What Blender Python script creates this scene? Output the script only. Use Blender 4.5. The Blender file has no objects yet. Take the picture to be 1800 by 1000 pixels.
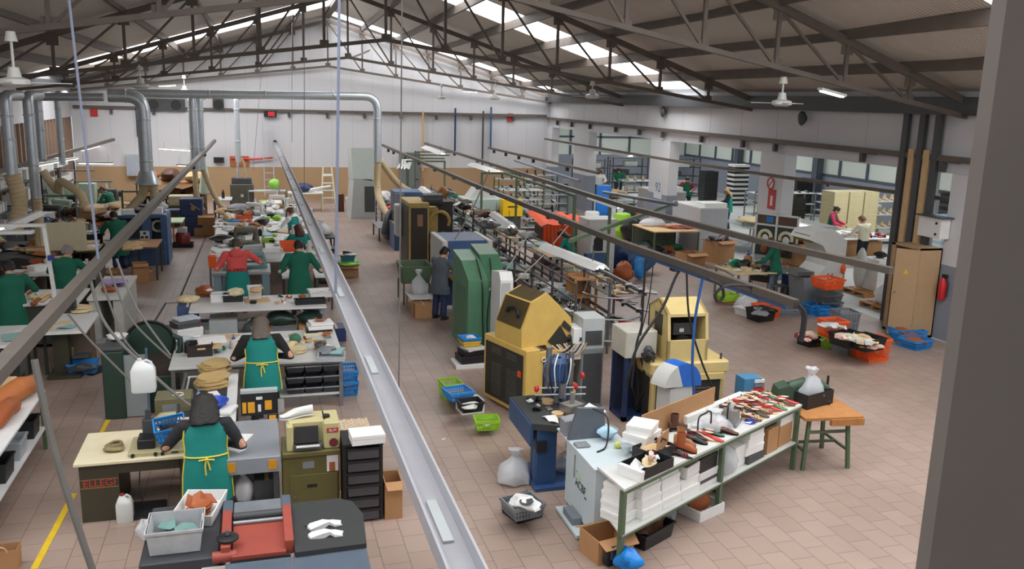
import bpy, math, random
from mathutils import Vector, Matrix
R = random.Random(7)
SC = bpy.context.scene
COL = SC.collection
PI = math.pi
CAMH = 5.2
YAW, PIT, ROL, FPX = .28847, -.20926, .02705, 1528.53

# ------------------------------------------------------------------ camera
def cam_axes():
    cy, sy = math.cos(YAW), math.sin(YAW); cp, sp = math.cos(PIT), math.sin(PIT); cr, sr = math.cos(ROL), math.sin(ROL)
    f = Vector((sy*cp, cy*cp, sp)); r = Vector((cy, -sy, 0)); u = r.cross(f)
    return cr*r+sr*u, f, -sr*r+cr*u
CR, CF, CU = cam_axes()
cam = bpy.data.objects.new('camera', bpy.data.cameras.new('camera')); COL.objects.link(cam)
cam.matrix_world = Matrix(((CR.x, CU.x, -CF.x, 0), (CR.y, CU.y, -CF.y, 0), (CR.z, CU.z, -CF.z, CAMH), (0, 0, 0, 1)))
cam.data.sensor_width = 36; cam.data.lens = 36*FPX/1800; cam.data.clip_start = .05; cam.data.clip_end = 300
SC.camera = cam
def ray(px, py): return CR*((px-900)/FPX)+CF-CU*((py-500)/FPX)
def g(px, py, z=0.0):
    d = ray(px, py); t = (z-CAMH)/d.z; return d.x*t, d.y*t
def atY(px, py, Y):
    d = ray(px, py); t = Y/d.y; return d.x*t, CAMH+d.z*t
def atX(px, py, X):
    d = ray(px, py); t = X/d.x; return d.y*t, CAMH+d.z*t

# ------------------------------------------------------------------ materials
MATS = {}
def lin(c): return tuple(((v/255)/12.92 if v/255 <= .04045 else ((v/255+.055)/1.055)**2.4) for v in c)
def M(name, c=None, rough=.55, metal=0., var=.10, scale=6., bump=0., alpha=1., emit=0., trans=0., coord='Object', spec=None):
    if name in MATS: return MATS[name]
    m = bpy.data.materials.new(name); m.use_nodes = True; nt = m.node_tree; b = nt.nodes['Principled BSDF']
    c = lin(c); b.inputs['Roughness'].default_value = rough; b.inputs['Metallic'].default_value = metal
    if spec is not None: b.inputs['Specular IOR Level'].default_value = spec
    tc = nt.nodes.new('ShaderNodeTexCoord'); n = nt.nodes.new('ShaderNodeTexNoise')
    n.inputs['Scale'].default_value = scale; n.inputs['Detail'].default_value = 4
    nt.links.new(tc.outputs[coord], n.inputs['Vector'])
    mx = nt.nodes.new('ShaderNodeMix'); mx.data_type = 'RGBA'
    mx.inputs[6].default_value = (*[max(0, v*(1-2*var)) for v in c], 1); mx.inputs[7].default_value = (*[min(1, v*(1+1.6*var)) for v in c], 1)
    nt.links.new(n.outputs['Fac'], mx.inputs[0]); nt.links.new(mx.outputs[2], b.inputs['Base Color'])
    if bump:
        bp = nt.nodes.new('ShaderNodeBump'); bp.inputs['Strength'].default_value = bump; bp.inputs['Distance'].default_value = .02
        nt.links.new(n.outputs['Fac'], bp.inputs['Height']); nt.links.new(bp.outputs['Normal'], b.inputs['Normal'])
    if alpha < 1: b.inputs['Alpha'].default_value = alpha
    if trans: b.inputs['Transmission Weight'].default_value = trans
    if emit:
        b.inputs['Emission Color'].default_value = (*c, 1); b.inputs['Emission Strength'].default_value = emit
    MATS[name] = m; return m

# ------------------------------------------------------------------ mesh builder
class MB:
    def __init__(s): s.v = []; s.f = []; s.mi = []; s.m = 0; s.X = None
    def mat(s, i): s.m = i; return s
    def _add(s, vs, fs):
        o = len(s.v)
        s.v += [tuple(s.X @ Vector(p)) for p in vs] if s.X is not None else [tuple(p) for p in vs]
        s.f += [tuple(i+o for i in f) for f in fs]; s.mi += [s.m]*len(fs); return s
    def box(s, x0, x1, y0, y1, z0, z1, bev=0):
        if bev:
            b = min(bev, (x1-x0)*.45, (y1-y0)*.45, (z1-z0)*.45)
            rr = [(x0+b, y0), (x1-b, y0), (x1, y0+b), (x1, y1-b), (x1-b, y1), (x0+b, y1), (x0, y1-b), (x0, y0+b)]
            ii = [(x0+b*1.2, y0+b*.6), (x1-b*1.2, y0+b*.6), (x1-b*.6, y0+b*1.2), (x1-b*.6, y1-b*1.2), (x1-b*1.2, y1-b*.6), (x0+b*1.2, y1-b*.6), (x0+b*.6, y1-b*1.2), (x0+b*.6, y0+b*1.2)]
            return s.rings([[(x, y, z0) for x, y in ii], [(x, y, z0+b*.7) for x, y in rr], [(x, y, z1-b*.7) for x, y in rr], [(x, y, z1) for x, y in ii]])
        v = [(x0, y0, z0), (x1, y0, z0), (x1, y1, z0), (x0, y1, z0), (x0, y0, z1), (x1, y0, z1), (x1, y1, z1), (x0, y1, z1)]
        return s._add(v, [(3, 2, 1, 0), (4, 5, 6, 7), (0, 1, 5, 4), (1, 2, 6, 5), (2, 3, 7, 6), (3, 0, 4, 7)])
    def rings(s, rs, cap=True, close=False):
        n = len(rs[0]); v = [p for r in rs for p in r]; f = []
        for i in range(len(rs)-1+(1 if close else 0)):
            a = i*n; b = ((i+1) % len(rs))*n
            for j in range(n): f.append((a+j, a+(j+1) % n, b+(j+1) % n, b+j))
        if cap and not close: f += [tuple(range(n))[::-1], tuple(range((len(rs)-1)*n, len(rs)*n))]
        return s._add(v, f)
    def bar(s, a, b, w, h=None, up=(0, 0, 1)):
        h = h or w; a = Vector(a); b = Vector(b); d = (b-a).normalized(); u = Vector(up)
        if abs(d.dot(u)) > .98: u = Vector((0, 1, 0))
        x = d.cross(u).normalized(); y = x.cross(d)
        rs = [[p+x*i*w/2+y*j*h/2 for i, j in ((-1, -1), (1, -1), (1, 1), (-1, 1))] for p in (a, b)]
        return s.rings(rs)
    def tube(s, pts, r, n=8, close=False):
        P = [Vector(p) for p in pts]; rs = []; x = None; N = len(P)
        for i, p in enumerate(P):
            d = (P[(i+1) % N]-P[i-1]) if close else (P[min(i+1, N-1)]-P[max(i-1, 0)])
            if d.length < 1e-9: d = Vector((0, 0, 1))
            d.normalize()
            if x is None:
                u = Vector((0, 0, 1)) if abs(d.z) < .9 else Vector((1, 0, 0)); x = d.cross(u).normalized()
            else:
                x = (x-d*x.dot(d)); x.normalize()
            y = d.cross(x); rad = r[i] if isinstance(r, (list, tuple)) else r
            rs.append([p+(x*math.cos(2*PI*k/n)+y*math.sin(2*PI*k/n))*rad for k in range(n)])
        return s.rings(rs, True, close)
    def lathe(s, prof, c=(0, 0, 0), n=16, sx=1, sy=1, axis='z'):
        rs = []
        for r, z in prof:
            q = [(r*sx*math.cos(2*PI*k/n), r*sy*math.sin(2*PI*k/n), z) for k in range(n)]
            if axis == 'x': q = [(z_, x_, y_) for x_, y_, z_ in q]
            if axis == 'y': q = [(y_, z_, x_) for x_, y_, z_ in q]
            rs.append([(x+c[0], y+c[1], z_+c[2]) for x, y, z_ in q])
        return s.rings(rs)
    def prism(s, poly, a0, a1, axis='y'):
        # poly in the two other axes; axis y: (x,z), axis x: (y,z), axis z: (x,y)
        def mk(a): return [(p, a, q) if axis == 'y' else (a, p, q) if axis == 'x' else (p, q, a) for p, q in poly]
        return s.rings([mk(a0), mk(a1)])
    def tray(s, x0, x1, y0, y1, z0, z1, t=.012, fl=.85):
        # open box with walls: outer shell, rim, inner shell, inner floor; fl tapers towards the base
        cx, cy = (x0+x1)/2, (y0+y1)/2
        def q(k, z, ins): return [(cx+(x-cx)*k-math.copysign(ins, x-cx), cy+(y-cy)*k-math.copysign(ins, y-cy), z) for x, y in ((x0, y0), (x1, y0), (x1, y1), (x0, y1))]
        return s.rings([q(fl, z0, 0), q(1, z1, 0), q(1, z1, t), q(fl, z0+t, t)])
    def blob(s, c, r, n=10, m=7, amp=.15, seed=0, flat=0.):
        q = random.Random(seed); rs = []
        ph = [q.uniform(0, 6.3) for _ in range(6)]
        for i in range(m+1):
            t = PI*i/m; row = []
            for k in range(n):
                a = 2*PI*k/n
                w = 1+amp*(math.sin(2*a+ph[0]+t*1.7)+.7*math.sin(3*a+ph[1]-2*t)+.6*math.sin(5*a+ph[2]+3*t))*math.sin(t)
                z = -math.cos(t)*r[2]*(1+amp*.5*math.sin(3*a+ph[3]))
                if flat: z = max(z, -r[2]*flat)
                rr = math.sin(t)*w if 0 < i < m else .02
                row.append((c[0]+r[0]*rr*math.cos(a), c[1]+r[1]*rr*math.sin(a), c[2]+z))
            rs.append(row)
        return s.rings(rs)
    def sheet(s, pts, t=.004):
        # pts: outline (x,y,z) list of a thin flat-ish piece, thickened down
        n = len(pts)
        return s._add([(x, y, z-t) for x, y, z in pts]+list(pts), [tuple(range(n))[::-1], tuple(range(n, 2*n))]+[(i, (i+1) % n, n+(i+1) % n, n+i) for i in range(n)])
    def grid(s, fx, nu, nv):
        v = [fx(i/nu, j/nv) for j in range(nv+1) for i in range(nu+1)]
        f = [(j*(nu+1)+i, j*(nu+1)+i+1, (j+1)*(nu+1)+i+1, (j+1)*(nu+1)+i) for j in range(nv) for i in range(nu)]
        return s._add(v, f)
    def build(s, name, mats, parent=None, smooth=False):
        me = bpy.data.meshes.new(name); me.from_pydata(s.v, [], s.f)
        for m in (mats if isinstance(mats, (list, tuple)) else [mats]): me.materials.append(m)
        for p, i in zip(me.polygons, s.mi): p.material_index = i
        if smooth:
            for p in me.polygons: p.use_smooth = True
            me.set_sharp_from_angle(angle=math.radians(42))
        me.update()
        o = bpy.data.objects.new(name, me); COL.objects.link(o)
        if parent: o.parent = parent
        return o
def tag(o, label, cat, group=None, kind=None):
    if label: o['label'] = label
    if cat: o['category'] = cat
    if group: o['group'] = group
    if kind: o['kind'] = kind
    return o
def thing(name, label, cat, loc=(0, 0, 0), rz=0., group=None):
    o = bpy.data.objects.new(name, None); COL.objects.link(o); o.empty_display_size = .2
    o.location = loc; o.rotation_euler = (0, 0, rz); return tag(o, label, cat, group)
def solo(mb, name, mat, label, cat, loc=(0, 0, 0), rz=0., group=None, smooth=False):
    o = mb.build(name, mat, None, smooth); o.location = loc; o.rotation_euler = (0, 0, rz); return tag(o, label, cat, group)
def struct(mb, name, mat, label=None, smooth=False):
    o = mb.build(name, mat, None, smooth); o['kind'] = 'structure'
    return tag(o, label, name.split('_')[0])
def kids(o): return [c for c in COL.objects if c.parent == o] if False else list(o.children)
def dup(o, loc, rz=None, label=None, group=None, scale=None):
    c = o.copy(); COL.objects.link(c); c.location = loc
    if rz is not None: c.rotation_euler = (0, 0, rz)
    if scale: c.scale = scale
    if label: c['label'] = label
    if group: c['group'] = group
    for ch in o.children:
        d = ch.copy(); COL.objects.link(d); d.parent = c
        for gch in ch.children:
            e = gch.copy(); COL.objects.link(e); e.parent = d
    return c
def text(body, size, mat, parent, loc, rot, name='lettering', ext=.002, align='CENTER', sx=1.):
    cu = bpy.data.curves.new(name, 'FONT'); cu.body = body; cu.size = size; cu.extrude = ext; cu.align_x = align; cu.align_y = 'CENTER'
    o = bpy.data.objects.new(name, cu); COL.objects.link(o); cu.materials.append(mat)
    bpy.context.view_layer.update(); me = bpy.data.meshes.new_from_object(o.evaluated_get(bpy.context.evaluated_depsgraph_get())); bpy.data.objects.remove(o)
    o = bpy.data.objects.new(name, me); COL.objects.link(o); o.parent = parent; o.location = loc; o.rotation_euler = rot; o.scale = (sx, 1, 1)
    return o
def arc(c, r, a0, a1, n, plane='xz'):
    out = []
    for i in range(n+1):
        a = a0+(a1-a0)*i/n; p, q = r*math.cos(a), r*math.sin(a)
        out.append((c[0]+p, c[1], c[2]+q) if plane == 'xz' else (c[0], c[1]+p, c[2]+q) if plane == 'yz' else (c[0]+p, c[1]+q, c[2]))
    return out
def sag(a, b, d, n=10):
    a = Vector(a); b = Vector(b); return [a.lerp(b, i/n)-Vector((0, 0, d*4*(i/n)*(1-i/n))) for i in range(n+1)]
def spline(P, n=6):
    P = [Vector(p) for p in P]; out = []
    for i in range(len(P)-1):
        p0 = P[max(i-1, 0)]; p1 = P[i]; p2 = P[i+1]; p3 = P[min(i+2, len(P)-1)]
        for k in range(n):
            t = k/n; out.append(.5*((2*p1)+(p2-p0)*t+(2*p0-5*p1+4*p2-p3)*t*t+(3*p1-p0-3*p2+p3)*t**3))
    return out+[P[-1]]

# palette (sRGB of the things themselves)
white = M('white_paint', (222, 222, 220), .5, var=.04)
paper = M('white_paper', (235, 235, 232), .7, var=.03)
offw = M('off_white_plastic', (205, 206, 202), .45, var=.04)
cream = M('cream_enamel', (222, 212, 178), .45, var=.05)
lgrey = M('light_grey_enamel', (176, 182, 182), .45, var=.06)
mgrey = M('mid_grey_enamel', (128, 132, 136), .45, var=.08)
dgrey = M('dark_grey_steel', (70, 72, 74), .5, var=.12)
steel = M('bare_steel', (150, 152, 155), .35, .8, var=.12)
galv = M('galvanised_sheet', (205, 212, 218), .36, .55, var=.10, scale=14)
truss_m = M('grey_brown_steel_paint', (98, 88, 80), .6, var=.14, scale=3)
black = M('black_plastic', (30, 30, 32), .5, var=.15)
rubber = M('black_rubber', (24, 24, 25), .7, var=.1)
olive = M('olive_enamel', (98, 92, 52), .45, var=.08)
olived = M('dark_olive_enamel', (62, 58, 42), .5, var=.1)
greenm = M('green_machine_enamel', (74, 120, 92), .45, var=.09)
dgreen = M('dark_green_enamel', (36, 58, 48), .5, var=.12)
fgreen = M('green_frame_paint', (84, 104, 78), .55, var=.12)
blue = M('blue_machine_enamel', (62, 92, 134), .42, var=.08)
navy = M('navy_machine_enamel', (34, 52, 92), .45, var=.1)
yellow = M('yellow_machine_enamel', (206, 172, 92), .5, var=.09, scale=5)
yellow2 = M('pale_yellow_enamel', (204, 182, 122), .5, var=.10, scale=5)
vent_m = M('charcoal_vent_panel', (48, 46, 42), .55, var=.1)
redm = M('brick_red_enamel', (160, 74, 62), .5, var=.08)
cblue = M('bright_blue_plastic', (44, 134, 206), .4, var=.06)
cgreen = M('lime_green_plastic', (150, 200, 50), .4, var=.06)
corange = M('orange_plastic', (236, 96, 36), .4, var=.06)
cgrey = M('grey_plastic', (118, 124, 130), .45, var=.08)
cyellow = M('yellow_plastic', (226, 180, 40), .45, var=.06)
card = M('brown_cardboard', (176, 132, 90), .75, var=.08)
wood = M('worn_wood', (176, 120, 66), .6, var=.16, scale=10)
tan = M('tan_leather', (205, 172, 128), .7, var=.1)
natural = M('natural_leather', (222, 202, 158), .7, var=.07)
brownl = M('brown_leather', (164, 88, 46), .6, var=.12, bump=.2)
dbrown = M('dark_brown_leather', (86, 50, 36), .55, var=.14)
blackl = M('black_leather', (32, 30, 32), .4, var=.1)
wine = M('wine_red_leather', (128, 30, 44), .45, var=.1)
redl = M('bright_red_leather', (200, 40, 44), .4, var=.08)
emer = M('emerald_leather', (24, 120, 88), .4, var=.08)
pink = M('pale_pink_leather', (226, 190, 176), .5, var=.05)
mint = M('mint_board', (150, 190, 186), .6, var=.06)
teal = M('teal_apron_cloth', (18, 132, 124), .8, var=.08, bump=.15)
coatg = M('green_work_coat_cloth', (20, 100, 78), .85, var=.1, bump=.15)
skin = M('skin', (206, 152, 124), .5, var=.05)
hair_d = M('dark_hair', (30, 24, 24), .55, var=.3, scale=45, bump=.8)
hair_b = M('brown_hair', (84, 62, 48), .6, var=.2, scale=30)
hair_g = M('grey_hair', (140, 134, 128), .6, var=.15, scale=30)
bag = M('clear_plastic_bag', (225, 228, 232), .25, var=.05, alpha=.55)
ybind = M('yellow_binding', (224, 208, 80), .6, var=.05)
cable = M('black_cable', (34, 34, 36), .5, var=.1)
gcable = M('grey_cable', (104, 102, 98), .5, var=.1)
tube_on = M('lit_fluorescent_tube', (255, 253, 246), .5, var=0, emit=3.)
clearp = M('clear_plastic_sheet', (200, 208, 214), .2, var=.05, alpha=.5)
# ------------------------------------------------------------------ the setting
XL, XR, YB, XM = -8.1, 15.2, 45.0, 3.55
EZ = 5.42
def zr(Y): return 8.75+(45-Y)*.03
def roofz(X, Y):
    t = (X-XM)/(XR-XM) if X > XM else (XM-X)/(XM-XL)
    return zr(Y)+(EZ-zr(Y))*t
def floor_mat():
    m = bpy.data.materials.new('floor_tiles'); m.use_nodes = True; nt = m.node_tree; N = nt.nodes; L = nt.links; b = N['Principled BSDF']
    tc = N.new('ShaderNodeTexCoord'); mp = N.new('ShaderNodeMapping'); mp.inputs['Rotation'].default_value = (0, 0, PI/2)
    L.new(tc.outputs['Object'], mp.inputs['Vector'])
    br = N.new('ShaderNodeTexBrick'); br.inputs['Scale'].default_value = 1; br.inputs['Brick Width'].default_value = .40; br.inputs['Row Height'].default_value = .31
    br.inputs['Mortar Size'].default_value = .005; br.inputs['Mortar Smooth'].default_value = .3
    br.inputs['Color1'].default_value = (*lin((166, 145, 133)), 1); br.inputs['Color2'].default_value = (*lin((158, 137, 125)), 1); br.inputs['Mortar'].default_value = (*lin((112, 94, 84)), 1)
    L.new(mp.outputs['Vector'], br.inputs['Vector'])
    n = N.new('ShaderNodeTexNoise'); n.inputs['Scale'].default_value = .55; n.inputs['Detail'].default_value = 6; L.new(tc.outputs['Object'], n.inputs['Vector'])
    rmp = N.new('ShaderNodeValToRGB'); rmp.color_ramp.elements[0].position = .3; rmp.color_ramp.elements[0].color = (.80, .79, .78, 1); rmp.color_ramp.elements[1].position = .62; rmp.color_ramp.elements[1].color = (1, 1, 1, 1)
    L.new(n.outputs['Fac'], rmp.inputs['Fac'])
    mx = N.new('ShaderNodeMix'); mx.data_type = 'RGBA'; mx.blend_type = 'MULTIPLY'; mx.inputs[0].default_value = 1
    L.new(br.outputs['Color'], mx.inputs[6]); L.new(rmp.outputs['Color'], mx.inputs[7]); L.new(mx.outputs[2], b.inputs['Base Color'])
    b.inputs['Roughness'].default_value = .42
    return m
def ribs_mat(name, c, axis, sc, strength=.35, rough=.5, var=.06):
    m = M(name, c, rough, var=var, scale=.8); nt = m.node_tree; b = nt.nodes['Principled BSDF']
    tc = nt.nodes['Texture Coordinate']; w = nt.nodes.new('ShaderNodeTexWave'); w.bands_direction = axis; w.inputs['Scale'].default_value = sc
    nt.links.new(tc.outputs['Object'], w.inputs['Vector']); bp = nt.nodes.new('ShaderNodeBump'); bp.inputs['Strength'].default_value = strength; bp.inputs['Distance'].default_value = .03
    nt.links.new(w.outputs['Fac'], bp.inputs['Height']); nt.links.new(bp.outputs['Normal'], b.inputs['Normal']); return m
wallw = M('white_wall_panel', (208, 208, 211), .6, var=.03, scale=.5)
walltan = M('tan_dado_paint', (176, 146, 110), .6, var=.05, scale=.7)
wallgrey = M('blue_grey_dado_paint', (136, 142, 154), .6, var=.05, scale=.7)
seam = M('panel_seam', (196, 196, 200), .6, var=.02)
conc = M('pale_concrete', (186, 190, 188), .5, var=.07, scale=.8)
pil_m = M('grey_concrete_pillar', (100, 93, 88), .75, var=.08, scale=1.6, bump=.3)
roofm = ribs_mat('roof_sheeting', (196, 190, 180), 'Y', 3.2)
panelm = M('translucent_wall_panel', (214, 222, 214), .5, var=.04, scale=.6)
sgrey = M('blue_grey_steel', (78, 86, 98), .55, var=.1)
struct(MB()._add([(XL, -6, 0), (XR-.1, -6, 0), (XR-.1, YB, 0), (XL, YB, 0)], [(0, 1, 2, 3)]), 'floor', floor_mat(), 'brown tiled floor of the workshop')
XA = 29.0
struct(MB()._add([(XR-.1, -6, .004), (XA, -6, .004), (XA, 52, .004), (XR-.1, 52, .004)], [(0, 1, 2, 3)]), 'floor_annex', conc, 'pale concrete floor of the side room')
# back wall: white panels over a tan dado, following the gable
w = MB(); ZD = 1.62
w.mat(0).prism([(XL, ZD), (XR, ZD), (XR, EZ+.22), (XM, zr(YB)+.22), (XL, EZ+.22)], YB, YB+.2, 'y')
w.mat(1).box(XL, XR, YB-.01, YB+.2, 0, ZD)
w.mat(2)
x = XL+.6
while x < XR:
    w.box(x-.012, x+.012, YB-.006, YB, ZD, roofz(x, YB)-.1); x += 1.02
struct(w, 'wall_back', [wallw, walltan, seam], 'white panelled gable wall with a tan dado')
# left wall with brown vertical slats
w = MB(); w.mat(0).box(XL-.2, XL, -2, YB, 3.9, EZ+.23); w.mat(0).box(XL-.2, XL, -2, YB, 0, 1.5); w.mat(0).box(XL-.25, XL-.1, -2, YB, 1.5, 3.9)
w.mat(1)
y = 16.
while y < YB-.3:
    w.box(XL-.1, XL+.02, y, y+.16, 1.5, 3.9); y += .62
struct(w, 'wall_left', [wallw, M('brown_slat_paint', (140, 116, 98), .6, var=.1)], 'left wall with brown upright slats below white panels')
# right wall: lintel band over four wide openings between piers
ZL = 3.82
w = MB(); w.mat(0).box(XR, XR+.25, -2, YB, ZL, EZ+.23)
piers = [(3, 16.2), (17.1-.1, 17.8), (22.8, 24.1), (30.4, 32.1), (38.9, 40.9), (44.3, 45)]
for a, b_ in piers:
    w.mat(0).box(XR-.06, XR+.35, a, b_, 1.75, ZL+.002); w.mat(1).box(XR-.07, XR+.36, a, b_, 0, 1.75)
w.mat(2)
y = 5.
while y < YB: w.box(XR-.006, XR, y-.012, y+.012, ZL+.02, EZ); y += 2.05
struct(w, 'wall_right', [wallw, wallgrey, seam], 'white right wall with wide openings between piers')
# side room: outer wall of pale panels between steel rails, blue grey dado below
XO = 27.0
w = MB(); w.mat(1).box(XO, XO+.2, 8, 56, 0, 1.95); w.mat(0).box(XO+.02, XO+.2, 8, 56, 1.95, 5.2)
w.mat(2)
for y in range(10, 56, 2): w.box(XO-.06, XO+.02, y-.06, y+.06, 1.95, 5.2)
for z in (1.98, 3.05, 4.3): w.box(XO-.04, XO+.02, 8, 56, z-.06, z+.06)
struct(w, 'wall_annex', [panelm, wallgrey, sgrey], 'outer wall of the side room with pale panels above a blue grey dado')
w = MB(); w.mat(0).box(XR+.3, XO, 52, 52.2, 1.95, 5.2); w.mat(1).box(XR+.3, XO, 51.98, 52.2, 0, 1.95)
w.mat(2)
for x in range(17, 27, 2): w.box(x-.06, x+.06, 51.9, 52, 1.95, 5.2)
w.box(XR+.3, XO, 51.9, 52, 3., 3.1)
struct(w, 'wall_annex_end', [panelm, wallgrey, sgrey], 'far end wall of the side room')
for y in (22.5, 30., 37.5, 45.):
    solo(MB().box(-.18, .18, -.2, .2, 0, 5.2).box(-.24, .24, -.26, .26, 0, .03), 'steel_column', sgrey, 'dark blue grey steel column against the side room wall', 'column', (XO-.2, y, 0), group='side room columns')
struct(MB().box(XR+.25, XA, 3, 56, 5.2, 5.3), 'ceiling_annex', M('annex_ceiling', (190, 190, 186), .7, var=.04), 'flat ceiling of the side room')
# roof: two ribbed slopes with translucent strips let in
SKYR = [(2.5, 4.5), (8.5, 12.2), (28.1, 30.9), (43.0, 44.6)]; SKYL = [(2.5, 4.5), (8., 10.), (37., 41.)]  # foremost strip each side and second on left: unseen, added to light the front
def slope(side, gaps, name):
    cuts = [-2.]+[c for gp in gaps for c in gp]+[YB+.2]; m = MB()
    XE = XR+.2 if side > 0 else XL-.2
    for i in range(0, len(cuts), 2):
        y0, y1 = cuts[i], cuts[i+1]
        def P(x, y, d): return (x, y, roofz(x, y)+.24+d)
        a = [P(XM, y0, 0), P(XE, y0, 0), P(XE, y1, 0), P(XM, y1, 0)]; b_ = [(x, y, z+.06) for x, y, z in a]
        m.rings([a, b_])
    struct(m, name, roofm, 'ribbed pale roof sheeting, %s slope' % ('right' if side > 0 else 'left'))
slope(1, SKYR, 'ceiling_right'); slope(-1, SKYL, 'ceiling_left')
skym = M('daylit_skylight_sheet', (250, 252, 255), .5, var=0, emit=5.5)
k = 0
for side, gaps in ((1, SKYR), (-1, SKYL)):
    for y0, y1 in gaps:
        k += 1; XE = XR-.2 if side > 0 else XL+.2
        a = [(x, y, roofz(x, y)+.27) for x, y in ((XM+.2*side, y0), (XE, y0), (XE, y1), (XM+.2*side, y1))]
        struct(MB().rings([a, [(x, y, z+.02) for x, y, z in a]]), 'window_%d' % k, skym, 'bright translucent skylight strip in the %s roof slope' % ('right' if side > 0 else 'left'))
struct(MB().bar((XM, -2, zr(-2)+.15), (XM, YB, zr(YB)+.15), .3, .12), 'trim_ridge', truss_m, 'steel ridge beam under the roof peak')
struct(MB().box(XR-.28, XR, 3, YB, EZ-.30, EZ+.1), 'trim_eave', dgrey, 'dark eaves beam along the right wall')
struct(MB().box(XL, XL+.25, 3, YB, EZ-.2, EZ+.1), 'trim_eave_left', dgrey, 'dark eaves beam along the left wall')
# purlins
xs = [XM+1.66*i for i in range(1, 7)]
for i, x in enumerate(xs):
    for s_ in (1, -1):
        X = XM+(x-XM)*s_
        solo(MB().bar((0, -2, roofz(X, -2)+.1), (0, YB, roofz(X, YB)+.1), .1, .27), 'roof_purlin', truss_m, '%s steel purlin down from the ridge on the %s roof slope' % (['first', 'second', 'third', 'fourth', 'fifth', 'sixth'][i], 'right' if s_ > 0 else 'left'), 'purlin', (X, 0, 0), group='roof purlins')
# trusses
def truss(Y, apex, ordn, zl=5.08, pan=7):
    t = thing('roof_truss', '%s grey steel roof truss of pitched chords and slanted braces' % ordn, 'truss', (0, Y, 0), group='roof trusses')
    P = lambda x: (x, 0, roofz(x, Y)-.06)
    ze = 5.08
    def B(x):
        k_ = abs(x-XM)/(XR-XM); return (x, 0, apex+((ze if x > XM else zl)-apex)*k_)
    MB().bar(P(XL+.1), P(XM), .12, .16).bar(P(XM), P(XR-.1), .12, .16).build('top_chord', truss_m, t)
    MB().bar(B(XL+.1), B(XM), .12, .10).bar(B(XM), B(XR-.1), .12, .10).build('bottom_chord', truss_m, t)
    d = (XR-XM)/pan
    for s_ in (-1, 1):
        for i in range(0 if s_ > 0 else 1, pan):
            x = XM+s_*d*i
            MB().bar(P(x), B(x), .075).build('post', truss_m, t)
            xn = XM+s_*d*(i+1)
            if i < pan-1: MB().bar((P(x)[0], 0, P(x)[2]-.05), B(xn), .055).build('brace', truss_m, t)
            MB().box(x-.14, x+.14, -.012, .012, P(x)[2]-.26, P(x)[2]-.02).build('gusset_plate', truss_m, t); MB().box(x-.12, x+.12, -.012, .012, B(x)[2], B(x)[2]+.16).build('gusset_plate', truss_m, t)
    return t
truss(16., 7.22, 'nearest', 5.34); truss(24.8, 6.72, 'second'); truss(35., 6.62, 'third'); truss(44.6, 6.56, 'farthest')
# big near pillar on the right
d1 = ray(1672, 500); k_ = 2.6/math.hypot(d1.x, d1.y); ex, ey = d1.x*k_, d1.y*k_
an = math.atan2(ey, ex)
p = MB(); p.box(0, .9, 0, .6, 0, 9, bev=.04)
o = struct(p, 'trim_pillar', pil_m, 'big grey concrete pillar at the right, close to the viewer'); o.location = (ex, ey, 0); o.rotation_euler = (0, 0, an-PI/2-.16)
# yellow floor lines
ym = M('yellow_floor_paint', (226, 190, 40), .6, var=.12, scale=9)
for (a, b_, t, lb) in (((60, 1000), (130, 868), .075, 'yellow painted line on the floor beside the cream sewing table'), ((176, 765), (193, 733), .07, 'short yellow painted mark beside the dark green machine'), ((128, 612), (162, 572), .07, 'yellow painted mark on the floor under the grey bench')):
    A = Vector((*g(*a), .004)); B_ = Vector((*g(*b_), .004))
    o = struct(MB().bar(A, B_, t, .004), 'trim_floor_line', ym, lb)
# lights
def area(x, y, z, sx, sy, e, col=(1, 1, 1), rot=(0, 0, 0)):
    l = bpy.data.lights.new('area_light', 'AREA'); l.shape = 'RECTANGLE'; l.size = sx; l.size_y = sy; l.energy = e; l.color = col
    o = bpy.data.objects.new('area_light', l); COL.objects.link(o); o.location = (x, y, z); o.rotation_euler = rot; return o
def skylamp(side, y0, y1, e):
    xm = (XM+(XR if side > 0 else XL))/2; ym_ = (y0+y1)/2
    ang = math.atan2(zr(ym_)-EZ, XR-XM)*side
    area(xm, ym_, roofz(xm, ym_)+.235, 11.2, y1-y0-.04, e, (1, .99, .97), (0, ang, 0))
EN = 270
for gp in SKYR: skylamp(1, *gp, EN*(.55 if gp[0] < 12 else .45 if gp[0] > 40 else 1.1))
for gp in SKYL: skylamp(-1, *gp, EN*(.5 if gp[0] < 12 else 1.25))
# side room: area lights added under its ceiling to brighten it, without any fittings
for y in (18., 25., 32., 40., 47.): area(21.5, y, 5.1, 5, .6, 230)
wd = bpy.data.worlds.new('world'); SC.world = wd; wd.use_nodes = True
wd.node_tree.nodes['Background'].inputs[0].default_value = (.92, .96, 1, 1); wd.node_tree.nodes['Background'].inputs[1].default_value = .62
SC.view_settings.view_transform = 'Standard'; SC.view_settings.look = 'None'; SC.view_settings.gamma = 1; SC.view_settings.exposure = 0
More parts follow.
